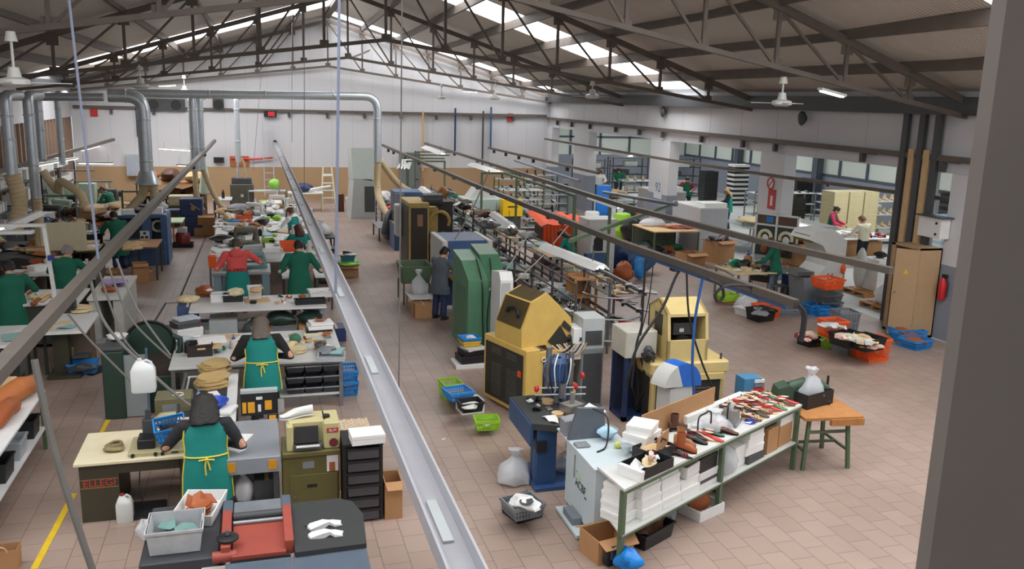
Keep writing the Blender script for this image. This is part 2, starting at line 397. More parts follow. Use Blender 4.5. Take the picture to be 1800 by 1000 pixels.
# ------------------------------------------------------------------ ducts, fans, rails and lamps under the roof
def elbow(p0, p1, p2, r, n=6):
    # path p0 -> p1 -> p2 with a rounded corner of radius r at p1
    a, b, c = Vector(p0), Vector(p1), Vector(p2); u = (a-b).normalized(); v = (c-b).normalized()
    pts = [a]
    for i in range(n+1):
        t = i/n; q0 = b+u*r*(1-t); q1 = b+v*r*t; pts.append(q0.lerp(q1, t))
    return pts+[c]
def rings_on(mb, pts, r, w=.03): 
    for p, d in pts: mb.bar(Vector(p)-Vector(d)*w, Vector(p)+Vector(d)*w, r*2, r*2)
DY = 33.
def duct(name_l, pts, r, bands=(), loc=(0, 0, 0), loose=None):
    t = thing('extraction_duct', name_l, 'duct', loc)
    MB().tube(pts, r, 14).build('pipe', galv, t, True)
    for p, ax in bands:
        m = MB(); pr = [(r+.004, -.025), (r+.018, -.015), (r+.018, .015), (r+.004, .025)]; m.lathe(pr, p, 14, axis=ax); m.build('joint_band', galv, t, True)
    return t
x1, z1 = atY(664, 285, DY); xw, zw = atY(205, 167, DY)
zt = atY(600, 168, DY)[1]
duct('long silver duct crossing the hall below the roof and dropping by the grey machines', elbow((xw, DY, zt-.12), (x1, DY, zt), (x1, DY, z1), .5), .15,
     [((xw+3, DY, zt-.08), 'x'), ((x1-4, DY, zt-.03), 'x'), ((x1-1.6, DY, zt), 'x'), ((x1, DY, z1+1.6), 'z')])
def hose(label, pts, r, n=60):
    m = MB(); P = spline(pts, 8); N = len(P); Q = []; rad = []
    L_ = sum((P[i+1]-P[i]).length for i in range(N-1)); K = max(30, int(L_/.05)); K = min(K, 130)
    for i in range(K+1):
        s_ = i/K*(N-1); j = min(int(s_), N-2); Q.append(P[j].lerp(P[j+1], s_-j)); rad.append(r*(1 if i % 2 else .88))
    m.tube(Q, rad, 10); return solo(m, 'flexible_hose', M('beige_hose', (198, 178, 142), .6, var=.08), label, 'hose', smooth=True)
fx, fy = g(690, 400)
hose('beige flexible hose dropping from the long duct to the black bag', [(x1, DY, z1+.1), (x1-.02, DY-.05, z1-1), (x1+.05, DY-1, 1.2), (x1+.3, DY-2, .75)], .14)
hose('beige hose slanting from the long duct down to the bench behind', [(x1+.08, DY+.1, z1+.1), (x1+.9, DY+.5, z1-.9), (x1+2., DY+1, z1-1.5)], .13)
# fat elbow branch near the left
YA = 29.5
xa, za = atY(258, 300, YA); xb, zb = atY(190, 168, YA)
ta = duct('fat silver duct bending down over the blue cabinet machine', elbow((xb, YA, zb), (xa, YA, zb), (xa, YA, za), .45), .2, [((xb+.5, YA, zb), 'x'), ((xa, YA, zb-.7), 'z'), ((xa, YA, za+.3), 'z')])
MB().lathe([(.2, 0), (.3, -.35), (.36, -.42)], (xa, YA, za), 14, sx=1.15).build('hopper_foot', galv, ta, True)
hose('left beige hose below the fat silver duct', [(xa-.12, YA, za-.4), (xa-.2, YA, za-.8), (xa-.75, YA-.3, za-1.4)], .15)
hose('right beige hose below the fat silver duct', [(xa+.16, YA, za-.4), (xa+.2, YA-.1, za-.9), (xa+.1, YA-.3, za-1.4)], .15)
xc, zc = atY(20, 172, YA)
duct('thin horizontal silver duct running to the left wall', elbow((xb-.1, YA-.2, zb-.05), (-7.8, YA-.2, zb-.12), (-7.8, YA-.2, zb-.3), .1), .12)
for px, pyb, Y, r, lb in ((22, 310, 24., .13, 'silver drop duct nearest the left wall'), (64, 350, 25.5, .13, 'silver drop duct second from the left wall'), (75, 280, 30., .12, 'thin silver drop duct behind the second one'), (110, 290, 34., .11, 'thin silver drop duct before the slatted wall'), (343, 300, 36., .15, 'left pipe of the paired silver drop ducts'), (356, 300, 36.3, .13, 'right pipe of the paired silver drop ducts'), (419, 285, 40., .12, 'thin silver drop duct over the dark grey machine')):
    x, z = atY(px, pyb, Y); zt_ = zt-.2
    xt, _ = atY(px-8 if px < 100 else px-3, 180, Y)
    duct(lb, elbow((x+.1, Y+.9, zt_), (x, Y, zt_), (x, Y, z), .2), r, [((x, Y, z+.9), 'z'), ((x, Y, zt_-.5), 'z')])
x, z = atY(343, 300, 36.)
for i, dx in enumerate((-.05, .6)):
    hose('%s beige hose below the paired silver ducts' % ('left', 'right')[i], [(x+.3*i, 36-.1*i, z+.05), (x+.05+dx*.8, 35.8, z-.6), (x+.15+dx*1.1, 35.7, z-1.2), (x+.3+dx*1.3, 35.6, z-1.5)], .11)
x, z = atY(22, 310, 24.); hose('beige hose hanging from the drop duct nearest the left wall', [(x, 24., z+.05), (x+.1, 24., z-.7), (x-.05, 23.8, z-1.4)], .2)
x, z = atY(64, 350, 25.5); hose('beige tube standing under the second drop duct', [(x, 25.5, z+.05), (x, 25.5, z-.7), (x+.02, 25.4, z-1.5)], .14)
xq, zq = atY(75, 300, 25.); xe, ze_ = atY(140, 340, 24.)
hose('long beige hose sagging to the bench machines at left', [(xq, 25, zq), (xq+.3, 25, zq-.5), (xe-.5, 24.5, ze_+.25), (xe, 24, ze_), (xe+.1, 24, ze_-.3)], .11)
# ceiling fans
def fan(label, px, pyt, pyb, Y, br=.62, rot=0.):
    x, zt_ = atY(px, pyt, Y); _, zb_ = atY(px, pyb, Y)
    t = thing('ceiling_fan', label, 'fan', (x, Y, zb_), rot, 'ceiling fans'); h = zt_-zb_
    MB().tube([(0, 0, .1), (0, 0, h)], .02, 8).build('down_rod', offw, t)
    MB().lathe([(.09, h-.14), (.06, h)], n=12).build('ceiling_cap', offw, t, True)
    MB().lathe([(.07, .22), (.10, .08), (.2, .05), (.21, -.02), (.12, -.06)], n=16).build('motor_housing', offw, t, True)
    for k in range(3):
        a = 2*PI*k/3+.3; c, s_ = math.cos(a), math.sin(a); m = MB(); m.X = Matrix.Rotation(a, 4, 'Z'); m.box(.2, br, -.06, .06, .0, .012); m.build('blade', offw, t)
    return t
fan('white ceiling fan hanging near the right wall below the nearest truss', 1378, 135, 182, 16.2)
fan('white ceiling fan below the second truss on the right', 1042, 142, 170, 24.8)
fan('small white ceiling fan far back before the gable wall', 870, 146, 173, 35)
fan('smallest white ceiling fan, farthest at the back', 776, 148, 172, 42)
fan('white ceiling fan over the silver ducts', 245, 113, 152, 24.8)
fan('small white fan behind the silver ducts', 323, 132, 160, 40)
fan('big white ceiling fan at the left edge below the nearest truss', 18, 55, 145, 14.5, .75)
# strip lights
def strip(label, a, b, z, w=.16, lit=True, Y=None, drop=.0, hang=0.):
    if Y is None: A = Vector((*g(*a, z), z)); B_ = Vector((*g(*b, z), z))
    else:
        xa_, za_ = atY(*a, Y); xb_, zb_ = atY(*b, Y); A = Vector((xa_, Y, za_)); B_ = Vector((xb_, Y, zb_))
    c = (A+B_)/2; d = B_-A; t = thing('strip_light', label, 'light', c); A = A-c; B_ = B_-c; u = d.normalized()
    MB().bar(A, B_, w, .05).build('fitting', offw, t)
    q = Vector((0, 0, .035)); s_ = u.cross(Vector((0, 0, 1))).normalized()*w*.25
    for k in (-1, 1): MB().tube([A+u*.04-q+s_*k, B_-u*.04-q+s_*k], .022, 8).build('tube', tube_on if lit else white, t)
    if hang:
        for e in (.15, .85): p = A.lerp(B_, e); MB().tube([p, p+Vector((0, 0, hang))], .006, 5).build('hanger', steel, t)
    return t
def refl(label, a, b, z, w=.3, hang=.0):
    # a lamp hung from a rail: folded white reflector with tubes below
    A = Vector((*g(*a, z), z)); B_ = Vector((*g(*b, z), z)); c = (A+B_)/2; u = (B_-A).normalized(); L_ = (B_-A).length/2
    t = thing('hanging_lamp', label, 'lamp', c, math.atan2(u.y, u.x))
    MB().prism([(-w/2, -.05), (-w/2+.02, -.055), (-.05, .035), (.05, .035), (w/2-.02, -.055), (w/2, -.05), (.06, .055), (-.06, .055)], -L_, L_, 'x').build('reflector', white, t)
    for k in (-.06, .06): MB().tube([(-L_+.05, k, -.03), (L_-.05, k, -.03)], .018, 8).build('tube', tube_on, t)
    for k in (-.7, .7): MB().tube([(L_*k, 0, .05), (L_*k, 0, .05+max(hang, .25))], .008, 5).build('hanger', dgrey, t)
    return t
strip('lit strip light under the nearest truss at right', (1441, 156), (1484, 168), 0, .17, Y=16.0)
strip('short lit strip light below the farthest truss at right', (813, 159), (840, 161), 0, .2, Y=42)
strip('lit strip light on the gable wall above the ducts', (278, 151), (310, 149), 0, .2, Y=43.5)
strip('dim white fitting under the roof peak', (620, 100), (650, 88), 0, .22, lit=False, Y=36)
for a, b, lb in (((280, 260), (340, 264), 'lit strip light over the brown heap, upper'), ((312, 289), (338, 290), 'short lit strip light over the brown heap, lower'), ((137, 285), (200, 286), 'long lit strip light hanging over the green bench machines'), ((144, 263), (181, 253), 'lit strip light on the far left rail, upper'), ((60, 290), (135, 277), 'lit strip light on the far left rail, lower'), ((190, 249), (212, 243), 'lit strip light on the far left rail, farthest')):
    strip(lb, a, b, 2.6, .18, hang=.3)
refl('white lamp hanging over the leather cutting table', (2, 403), (68, 374), 2.35, .26, .5)
refl('bright lamp by the green frame in front of the far grey door', (718, 275), (708, 295), 2.5, .5)
# power rails
def rail(label, pts, w, h, mat_, name='power_rail', boxes=(), cat='rail'):
    t = thing(name, label, cat, pts[0]); o = Vector(pts[0]); P = [Vector(p)-o for p in pts]
    m = MB()
    for i in range(len(P)-1): m.bar(P[i], P[i+1], w, h)
    m.build('rail', mat_, t)
    for y, dz, s_ in boxes:
        f = (y-pts[0][1])/(pts[-1][1]-pts[0][1]); p = Vector(pts[0]).lerp(Vector(pts[-1]), f)-o
        MB().box(p.x-s_/2, p.x+s_/2, p.y-s_*.7, p.y+s_*.7, p.z-h/2-dz, p.z-h/2).build('plug_box', black, t)
    return t
RZ = 2.9
rail('grey rail running from the left edge to the gable wall over the left workbenches', [(-2.1, 5.5, RZ), (-2.08, 14.7, RZ), (-1.85, 44.5, RZ)], .13, .12, M('rail_grey', (104, 97, 90), .5, .2, .1), boxes=[(30, .1, .12), (36, .1, .14), (8.2, .1, .12), (10.6, .1, .1)])
tr = thing('cable_tray', 'white channel tray running the length of the hall over the middle aisle', 'tray', (.93, 3.2, RZ))
MB().prism([(-.10, .05), (-.10, -.06), (.10, -.06), (.10, .05), (.085, .05), (.085, -.045), (-.085, -.045), (-.085, .05)], 0, 41.6, 'y').build('channel', M('tray_white', (168, 168, 174), .4, .2, .05), tr)
MB().bar((.0, 41.6, -.02), (.0, 41.75, -.02), .2, .12).build('end_cap', dgrey, tr)
for y in range(1, 40, 3): MB().box(-.03, .03, y, y+.5, -.044, -.03).build('tray_insert', lgrey, tr)
rail('dark rail with plug boxes over the conveyor rack, ending in hanging cables', [(6.16, 8.77, RZ), (5.85, 13.1, RZ), (5.72, 23.3, RZ), (5.88, 42.4, RZ)], .09, .1, M('rail_brown', (88, 80, 73), .5, .2, .1), boxes=[(y, .16, .1) for y in (11.9, 13.4, 17., 17.8, 22.5, 24, 27, 30, 33, 36, 39, 40.5)])
rail('blue trunking fixed along the near end of the dark rail', [(6.2, 9.0, RZ-.09), (5.9, 13.3, RZ-.09)], .07, .07, blue, 'cable_trunking', cat='trunking')
rail('second dark rail between the conveyor rack and the shoe racks', [(8.88, 10.42, RZ), (8.42, 13.11, RZ), (8.01, 18.14, RZ), (8.27, 33.7, RZ), (8.36, 44.5, RZ)], .1, .1, M('rail_grey2', (96, 89, 82), .5, .2, .1), boxes=[(y, .13, .1) for y in (24, 28, 32, 34, 38)])
rail('thin dark rail in front of the wide openings', [(15.5, 16.4, 3.2), (14.76, 22.5, 3.2), (14.5, 28.9, 3.2), (14.85, 44.6, 3.2)], .08, .09, truss_m, boxes=[(21, .1, .05), (33, .1, .05)])
rail('third dark rail over the far shoe racks', [(10.9, 27, RZ), (10.8, 41, RZ)], .08, .09, truss_m, boxes=[(y, .14, .1) for y in (30, 34, 36, 38, 40)])
# blue-white tube lying on the third rail
for i, (a, b, lb) in enumerate((((905, 282), (1018, 318), 'blue conduit sloping along the third rail'), ((1060, 338), (1190, 360), 'blue grey conduit continuing towards the pier'))):
    solo(MB().tube([(*g(*a, 2.75), 2.75), (*g(*b, 2.75), 2.75)], .045, 8), 'conduit', M('blue_grey_conduit', (120, 128, 144), .4, .2, .08), lb, 'conduit', smooth=True)
far_left = rail('grey rail along the far left benches', [(-6.82, 14, RZ), (-6.8, 27.2, RZ), (-6.3, 44.5, RZ)], .1, .12, M('rail_grey3', (100, 93, 86), .5, .2, .1))
# dark conduits along the walls with bracket tabs
def wallbus(label, a, b, tabs, ax):
    t = thing('wall_conduit', label, 'conduit', a); d = Vector(b)-Vector(a)
    MB().bar((0, 0, 0), d, .1, .13).build('conduit', truss_m, t)
    for f in tabs:
        p = d*f; w = .06; m = MB()
        m.box(p.x-w, p.x+w, p.y-w, p.y+w, p.z-.3, p.z-.06).bar(p+Vector((0, 0, -.06))-d.normalized()*.5, p+Vector((0, 0, -.06)), .07, .05); m.build('socket_drop', dgrey, t)
wallbus('dark conduit along the right wall above the openings', (XR-.12, 14, 4.14), (XR-.12, YB-.1, 4.28), [.08, .17, .3, .36, .45, .55, .62, .7, .8, .88, .95], 'y')
wallbus('dark conduit along the gable wall', (XL+.1, YB-.1, 4.36), (XR-.2, YB-.1, 4.4), [.07, .15, .24, .42, .5, .58, .66, .74, .82, .92], 'x')
# hanging cords, wires and cables
def wire(label, a, b, r=.012, mat_=None, sg=0., name='hanging_wire', cat='wire', loc=None):
    m = MB(); m.tube(sag(a, b, sg, 10) if sg else [a, b], r, 6); return solo(m, name, mat_ or gcable, label, cat, smooth=True)
def wpx(label, top, bot, Y, r=.012, mat_=None, name='hanging_wire', cat='wire'):
    x, z = atY(*top, Y); x2, z2 = atY(*bot, Y); return wire(label, (x, Y, z), (x2, Y, z2), r, mat_, 0, name, cat)
bcord = M('blue_grey_cord', (120, 128, 150), .5, var=.06)
yb = g(590, 515, 2.96)[1]; wpx('blue grey cord dropping from the roof to the white tray', (597, -30), (590, 515), yb, .018, bcord, 'cord', 'cord')
yb = g(173, 455, 2.96)[1]; wpx('blue grey cord slanting from the roof to the left rail', (118, -30), (173, 458), yb, .018, bcord, 'cord', 'cord')
wpx('thin wire hanging over the empty aisle', (707, -20), (700, 815), 8.2, .007)
for i, (px, Y) in enumerate(((513, 40), (535, 30))): wpx('thin grey wire hanging before the gable wall, %s' % ('left of the roof peak' if i == 0 else 'under the roof peak'), (px, 20), (px, 330 if i else 250), Y, .012)
wpx('thin wire hanging left of the far ladder', (460, 120), (445, 300), 41, .01)
def cab(label, pts, r=.018, mat_=None, name='hanging_cable', cat='cable', n=7): 
    return solo(MB().tube(spline(pts, n), r, 7), name, mat_ or cable, label, cat, smooth=True)
def pz(px, py, Y): x, z = atY(px, py, Y); return (x, Y, z)
# big grey cable at the left front
cab('thick grey cable dropping from the left rail to the floor at the front', [pz(60, 632, 7.75), pz(72, 690, 7.7), pz(95, 790, 7.6), pz(125, 890, 7.5), pz(165, 1010, 7.4)], .03, gcable)
for i, P in enumerate(([(152, 455), (180, 560), (250, 640), (330, 710), (400, 750)], [(172, 470), (215, 590), (260, 640)], [(190, 468), (230, 560), (300, 630)], [(205, 455), (240, 540), (300, 625)], [(120, 552), (160, 600), (240, 680)])):
    Ys = 12.8
    cab(['long thick grey cable swinging down to the grey cutting table', 'grey cable hanging from the left rail to the white jug', 'inner grey cable hanging to the dark green machine', 'outer grey cable hanging to the dark green machine', 'lower grey cable crossing before the floor bin'][i], [pz(a, b, Ys-.25*k) for k, (a, b) in enumerate(P)], .022 if i == 0 else .015, gcable)
# black cables at the right front
for i, (P, mt, r) in enumerate((([(1135, 455), (1131, 520), (1128, 570), (1118, 610), (1110, 680)], cable, .018), ([(1148, 468), (1140, 530), (1126, 590)], cable, .009), ([(1230, 468), (1195, 475), (1165, 540), (1120, 610), (1100, 680)], cable, .022), ([(1207, 478), (1212, 560), (1235, 640), (1262, 700)], cable, .016), ([(1235, 490), (1222, 560), (1217, 640), (1221, 705)], M('blue_hose', (44, 92, 160), .4, var=.05), .022), ([(1245, 490), (1266, 500), (1272, 520), (1262, 530), (1258, 516), (1280, 502), (1330, 506), (1402, 535)], cable, .02), ([(1402, 535), (1413, 550), (1412, 575), (1407, 600)], cable, .035), ([(1205, 470), (1260, 472), (1290, 485)], cable, .01))):
    lb = ['black cable falling from the rail behind the near yellow machine', 'thin black cable beside the long falling one', 'thick black cable swooping from the rail to the blue cabinet', 'black cable hanging into the open yellow hood', 'blue air hose hanging over the open yellow hood', 'looped black cable at the end of the blue trunking', 'bundle of black cables dangling from the rail end', 'thin black lead reaching towards the assembly bench'][i]
    z0 = 8.9+.0*i
    Yc = {0: 12.2, 1: 12.2, 2: 11.6, 3: 11.5, 4: 11.2, 5: 9.6, 6: 8.7, 7: 11.4}[i]
    cab(lb, [pz(a, b, Yc) for a, b in P], r, mt)
# lit strips below the conveyor rail
refl('large white lamp hood hanging low over the conveyor rack', (958, 432), (1058, 470), 2.3, .34, .3)
refl('white lamp hood hanging above the middle of the conveyor', (868, 375), (900, 398), 2.1, .3, .3)
refl('white lamp hood hanging above the far part of the conveyor', (742, 330), (762, 345), 2.1, .3, .3)
refl('long pale lamp hood below the dark rail, towards the yellow box', (830, 288), (882, 304), 2.55, .5, .2)
refl('pale lamp hood near the far grey door', (748, 258), (780, 270), 2.8, .5, .2)
refl('long pale lamp hood in front of the far opening', (870, 232), (958, 248), 3.0, .4, .2)
refl('long pale lamp hood before the second pier', (1000, 250), (1036, 261), 3.0, .5, .2)
refl('long pale lamp hood by the numbered pier', (1050, 262), (1110, 274), 3.0, .5, .2)
refl('lit lamp hood slanting over the blue drum', (1040, 346), (1092, 364), 2.6, .3, .2)
# ------------------------------------------------------------------ builders
def rect_table(name, label, cat, x0, x1, y0, y1, zt, topm, legm, leg=.05, th=.04, shelf=None, apron=.0, panel=None, back=None, group=None, bevel=.008):
    cx, cy = (x0+x1)/2, (y0+y1)/2; t = thing(name, label, cat, (cx, cy, 0), 0, group); a, b = (x1-x0)/2, (y1-y0)/2
    MB().box(-a, a, -b, b, zt-th, zt, bev=bevel).build('tabletop', topm, t)
    if panel:
        for s_ in (-1, 1): MB().box(s_*(a-.12)-.09 if s_ > 0 else -a+.03, a-.03 if s_ > 0 else -(a-.12)+.09, -b+.05, b-.05, 0, zt-th).build('side_panel', panel, t)
    else:
        for sx in (-1, 1):
            for sy in (-1, 1):
                x, y = sx*(a-leg), sy*(b-leg); MB().box(x-leg/2, x+leg/2, y-leg/2, y+leg/2, 0, zt-th).build('leg', legm, t)
    if apron:
        for s_ in (-1, 1): MB().box(-a+leg, a-leg, s_*(b-leg)-.012, s_*(b-leg)+.012, zt-th-apron, zt-th).build('apron_rail', legm, t)
    for z in (shelf or ()): MB().box(-a+.02, a-.02, -b+.04, b-.02, z-.025, z).build('shelf', topm, t)
    if back: MB().box(-a+.02, a-.02, b-.05, b-.03, 0, zt-th).build('back_panel', back, t)
    return t
def at(px, py, z, rz=0): x, y = g(px, py, z); return (x, y, z)
def tote(label, px, py, z, w, d, h, mat_, rz=0., fl=.86, group=None, name='storage_bin', cat='bin', loc=None, content=None, lip=True, handles=False):
    t = thing(name, label, cat, loc or at(px, py, z), rz, group)
    MB().tray(-w/2, w/2, -d/2, d/2, 0, h, .014, fl).build('body', mat_, t)
    if lip: MB().rings([[(x*k, y*k, zz) for x, y in ((-w/2, -d/2), (w/2, -d/2), (w/2, d/2), (-w/2, d/2))] for k, zz in ((1, h-.03), (1.05, h-.025), (1.05, h), (.965, h), (.965, h-.03))], cap=False).build('rim', mat_, t)
    if handles:
        for s_ in (-1, 1): MB().tube(arc((s_*(w/2+.0), 0, h-.02), .06, 0, PI, 6, 'yz'), .008, 6).build('handle', mat_, t)
    return t
def crate(label, px, py, z, w, d, h, mat_, rz=0., group=None, name='plastic_basket', cat='basket', loc=None):
    # slotted basket: solid rim and base, walls of upright slats
    t = thing(name, label, cat, loc or at(px, py, z), rz, group); k = .86; m = MB()
    m.tray(-w*k/2, w*k/2, -d*k/2, d*k/2, 0, h*.18, .01, .96)
    n = max(5, int(w/.045)); q = max(4, int(d/.045))
    for i in range(n+1):
        f = i/n-.5
        for s_ in (-1, 1): m.bar((f*w*k, s_*d*k/2, h*.1), (f*w*.98, s_*d*.98/2, h-.03), .016, .01, (0, 1, 0))
    for i in range(1, q):
        f = i/q-.5
        for s_ in (-1, 1): m.bar((s_*w*k/2, f*d*k, h*.1), (s_*w*.98/2, f*d*.98, h-.03), .01, .016, (0, 1, 0))
    for s_ in (-1, 1):
        m.bar((-w*.46, s_*d*.46, h*.55), (w*.46, s_*d*.46, h*.55), .012, .02); m.bar((s_*w*.46, -d*.46, h*.55), (s_*w*.46, d*.46, h*.55), .012, .02)
    m.build('slatted_body', mat_, t)
    MB().rings([[(x*kk, y*kk, zz) for x, y in ((-w/2, -d/2), (w/2, -d/2), (w/2, d/2), (-w/2, d/2))] for kk, zz in ((.97, h-.05), (1.04, h-.045), (1.04, h), (.95, h), (.95, h-.05))], cap=False).build('rim', mat_, t)
    return t
def carton(label, px, py, z, w, d, h, rz=0., mat_=None, openb=False, group=None, name='cardboard_box', cat='box', loc=None, lid=None):
    mat_ = mat_ or card; t = thing(name, label, cat, loc or at(px, py, z), rz, group)
    if openb:
        MB().tray(-w/2, w/2, -d/2, d/2, 0, h, .012, 1.).build('body', mat_, t)
        for s_ in (-1, 1):
            MB().bar((-w/2+.01, s_*d/2, h-.005), (w/2-.01, s_*d/2, h-.005), .008, .012).build('flap', mat_, t) if False else MB()._add([(-w/2, s_*d/2, h), (w/2, s_*d/2, h), (w/2-.02, s_*(d/2+d*.32), h-.06), (-w/2+.02, s_*(d/2+d*.32), h-.06), (-w/2, s_*d/2, h-.008), (w/2, s_*d/2, h-.008), (w/2-.02, s_*(d/2+d*.32), h-.068), (-w/2+.02, s_*(d/2+d*.32), h-.068)], [(0, 1, 2, 3), (7, 6, 5, 4), (0, 4, 5, 1), (1, 5, 6, 2), (2, 6, 7, 3), (3, 7, 4, 0)]).build('flap', mat_, t)
    else:
        MB().box(-w/2, w/2, -d/2, d/2, 0, h-(.04 if lid else 0), bev=.004).build('body', mat_, t)
        if lid: MB().box(-w/2-.004, w/2+.004, -d/2-.004, d/2+.004, h-.045, h, bev=.004).build('lid', lid, t)
        else: MB().box(-.025, .025, -d/2-.001, d/2+.001, h-.001, h+.0015).build('tape', M('packing_tape', (196, 164, 118), .3, var=.03), t)
    return t
def shoebox(label, px, py, z, w=.32, d=.2, h=.11, rz=0., mat_=None, lid=None, group=None, loc=None, name='shoe_box'):
    return carton(label, px, py, z, w, d, h, rz, mat_ or paper, False, group, name, 'box', loc, lid or mat_ or paper)
def outline(w, d, seed, n=9, irr=.22):
    q = random.Random(seed); return [(w/2*(1+q.uniform(-irr, irr))*math.cos(2*PI*i/n), d/2*(1+q.uniform(-irr, irr))*math.sin(2*PI*i/n)) for i in range(n)]
def piece(label, px, py, z, w, d, mat_, seed=1, rz=0., name='leather_piece', cat='leather', th=.006, n=9, irr=.22, group=None, loc=None, curl=.03):
    q = random.Random(seed+50); pts = [(x, y, th+abs(q.gauss(0, curl))) for x, y in outline(w, d, seed, n, irr)]
    m = MB(); k = len(pts); m._add([(x, y, zz) for x, y, zz in pts]+[(0, 0, th)]+[(x, y, zz-th) for x, y, zz in pts]+[(0, 0, 0)], [(i, (i+1) % k, k) for i in range(k)]+[((i+1) % k+k+1, i+k+1, 2*k+1) for i in range(k)]+[((i+1) % k, i, i+k+1, (i+1) % k+k+1) for i in range(k)])
    return solo(m, name, mat_, label, cat, loc or at(px, py, z), rz, group, True)
def pile(label, px, py, z, w, d, n, mat_, seed, group, name='leather_piece', cat='leather', th=.012, irr=.2, jit=.04, curl=.012, start=0):
    x0, y0, _ = at(px, py, z)
    for i in range(n):
        q = random.Random(seed+i); piece(label, 0, 0, 0, w*q.uniform(.85, 1.05), d*q.uniform(.85, 1.05), mat_, seed+i, q.uniform(-.5, .5), name, cat, th, 9, irr, group, (x0+q.uniform(-jit, jit), y0+q.uniform(-jit, jit), z+th*i*1.15), curl)
def sheets(label, px, py, z, w=.21, d=.3, mat_=None, rz=0., th=.004, name='paper_sheet', cat='paper', group=None):
    m = MB(); m.rings([[(-w/2, -d/2, 0), (w/2, -d/2, 0), (w/2, d/2, .004), (-w/2, d/2, 0)], [(-w/2, -d/2, th), (w/2, -d/2, th+.006), (w/2, d/2, th+.012), (-w/2, d/2, th)]]); return solo(m, name, mat_ or paper, label, cat, at(px, py, z), rz, group)
def lump(label, px, py, z, w, d, h, mat_, name, cat, seed=0, amp=.2, rz=0., group=None, loc=None, kind=None):
    o = solo(MB().blob((0, 0, h*.5), (w/2, d/2, h*.5), 14, 10, amp, seed, .92), name, mat_, label, cat, loc or at(px, py, z), rz, group, True)
    if kind: o['kind'] = kind
    return o
def bottle(label, px, py, z, r, h, mat_, capm, name='bottle', cat='bottle', nozzle=False, loc=None):
    t = thing(name, label, cat, loc or at(px, py, z))
    MB().lathe([(r*.9, 0), (r, .01), (r, h*.62), (r*.75, h*.74), (r*.4, h*.82), (r*.38, h*.86)], n=14).build('body', mat_, t, True)
    MB().lathe([(r*.46, h*.84), (r*.46, h*.93), (r*.15 if nozzle else r*.44, h*1.)] + ([(r*.06, h*1.3)] if nozzle else []), n=12).build('cap', capm, t, True)
    return t
def bowl(label, px, py, z, r, h, mat_, name='bowl', cat='bowl'):
    return solo(MB().lathe([(r*.5, 0), (r*.62, .01), (r, h), (r*1.06, h), (r*1.05, h-.008), (r*.95, h-.006), (r*.58, .02), (.001, .02)], n=20), name, mat_, label, cat, at(px, py, z), smooth=True)
def jug(label, loc, mat_, capm, h=.34, w=.2, d=.14, rz=0.):
    t = thing('plastic_jug', label, 'jug', loc, rz)
    def rr(k, z, ox=0): return [(x*w/2*k+ox, y*d/2*k, z) for x, y in ((-.7, -1), (.7, -1), (1, -.7), (1, .7), (.7, 1), (-.7, 1), (-1, .7), (-1, -.7))]
    MB().rings([rr(.95, 0), rr(1, .02), rr(1, h*.66), rr(.8, h*.8), rr(.35, h*.9, -w*.12), rr(.3, h*.94, -w*.12)]).build('body', mat_, t, True)
    MB().lathe([(.026, h*.93), (.026, h), (.001, h)], (-w*.12, 0, 0), 10).build('cap', capm, t, True)
    MB().tube([(-w*.02, 0, h*.88), (w*.15, 0, h*.95), (w*.34, 0, h*.88), (w*.4, 0, h*.7)], .016, 8).build('handle', mat_, t, True)
    return t
# --- shoes: toe towards +x, heel at -x, length L
def shoe_parts(t, kind, um, sm, L=.25):
    W = .085; n = 12
    hh = {'pump': .055, 'boot': .03, 'sneaker': .02, 'flat': .012, 'sandal': .05, 'loafer': .022}[kind]
    prof = [(-.5, .55, 0), (-.42, .72, 0), (-.2, .72, .08), (.05, .80, .62), (.25, 1., .95), (.4, .78, 1.), (.5, .2, 1.)]
    rs = []; ss = []
    for f, wd, drop in prof:
        zb = hh*(1-drop); x = f*L
        top = {'pump': .052 if f < -.3 else .03 if f < .2 else .036, 'boot': .10, 'sneaker': .075 if f < -.2 else .07 if f < .1 else .05, 'flat': .045 if f < -.3 else .03, 'sandal': .014, 'loafer': .06 if f < .1 else .045}[kind]
        if f >= .4: top *= .62
        ss.append([(x, -W/2*wd, zb), (x, W/2*wd, zb), (x, W/2*wd, zb+.008), (x, -W/2*wd, zb+.008)])
        rs.append([(x, W/2*wd*math.cos(a)*(1 if math.sin(a) < .3 else .82), zb+.008+top*(math.sin(a)*.5+.5)) for a in [2*PI*k/n for k in range(n)]])
    MB().rings(ss).build('sole', sm, t)
    if kind == 'sandal':
        m = MB()
        for f, hgt in ((.22, .045), (.1, .055)): m.tube(arc((f*L, 0, hh*.2), W*.46, 0, PI, 8, 'yz'), .009, 6)
        m.tube([(-.42*L, W*.33, hh+.01), (-.48*L, 0, hh+.07), (-.42*L, -W*.33, hh+.01)], .008, 6).build('straps', um, t, True)
    else: MB().rings(rs).build('upper', um, t, True)
    if kind == 'boot': MB().rings([[(-.2*L+.055*k*math.cos(a), .045*k*math.sin(a), z) for a in [2*PI*j/12 for j in range(12)]] for k, z in ((1.1, .06), (1.0, .14), (1.05, .24), (.95, .24), (.9, .13))]).build('shaft', um, t, True)
    if kind in ('pump', 'flat', 'loafer'): MB().lathe([(.026, 0), (.03, .004), (.027, -.004)], (-.2*L, 0, hh+.05), 10, sx=2.1, sy=1.).build('lining', pink, t, True)
    if hh > .02: MB().rings([[(-.5*L+a*L, b*W*k, z) for a, b in ((.02, -.25), (.17, -.25), (.17, .25), (.02, .25))] for k, z in ((.7, 0), (1, hh))]).build('heel', sm, t)
    return t
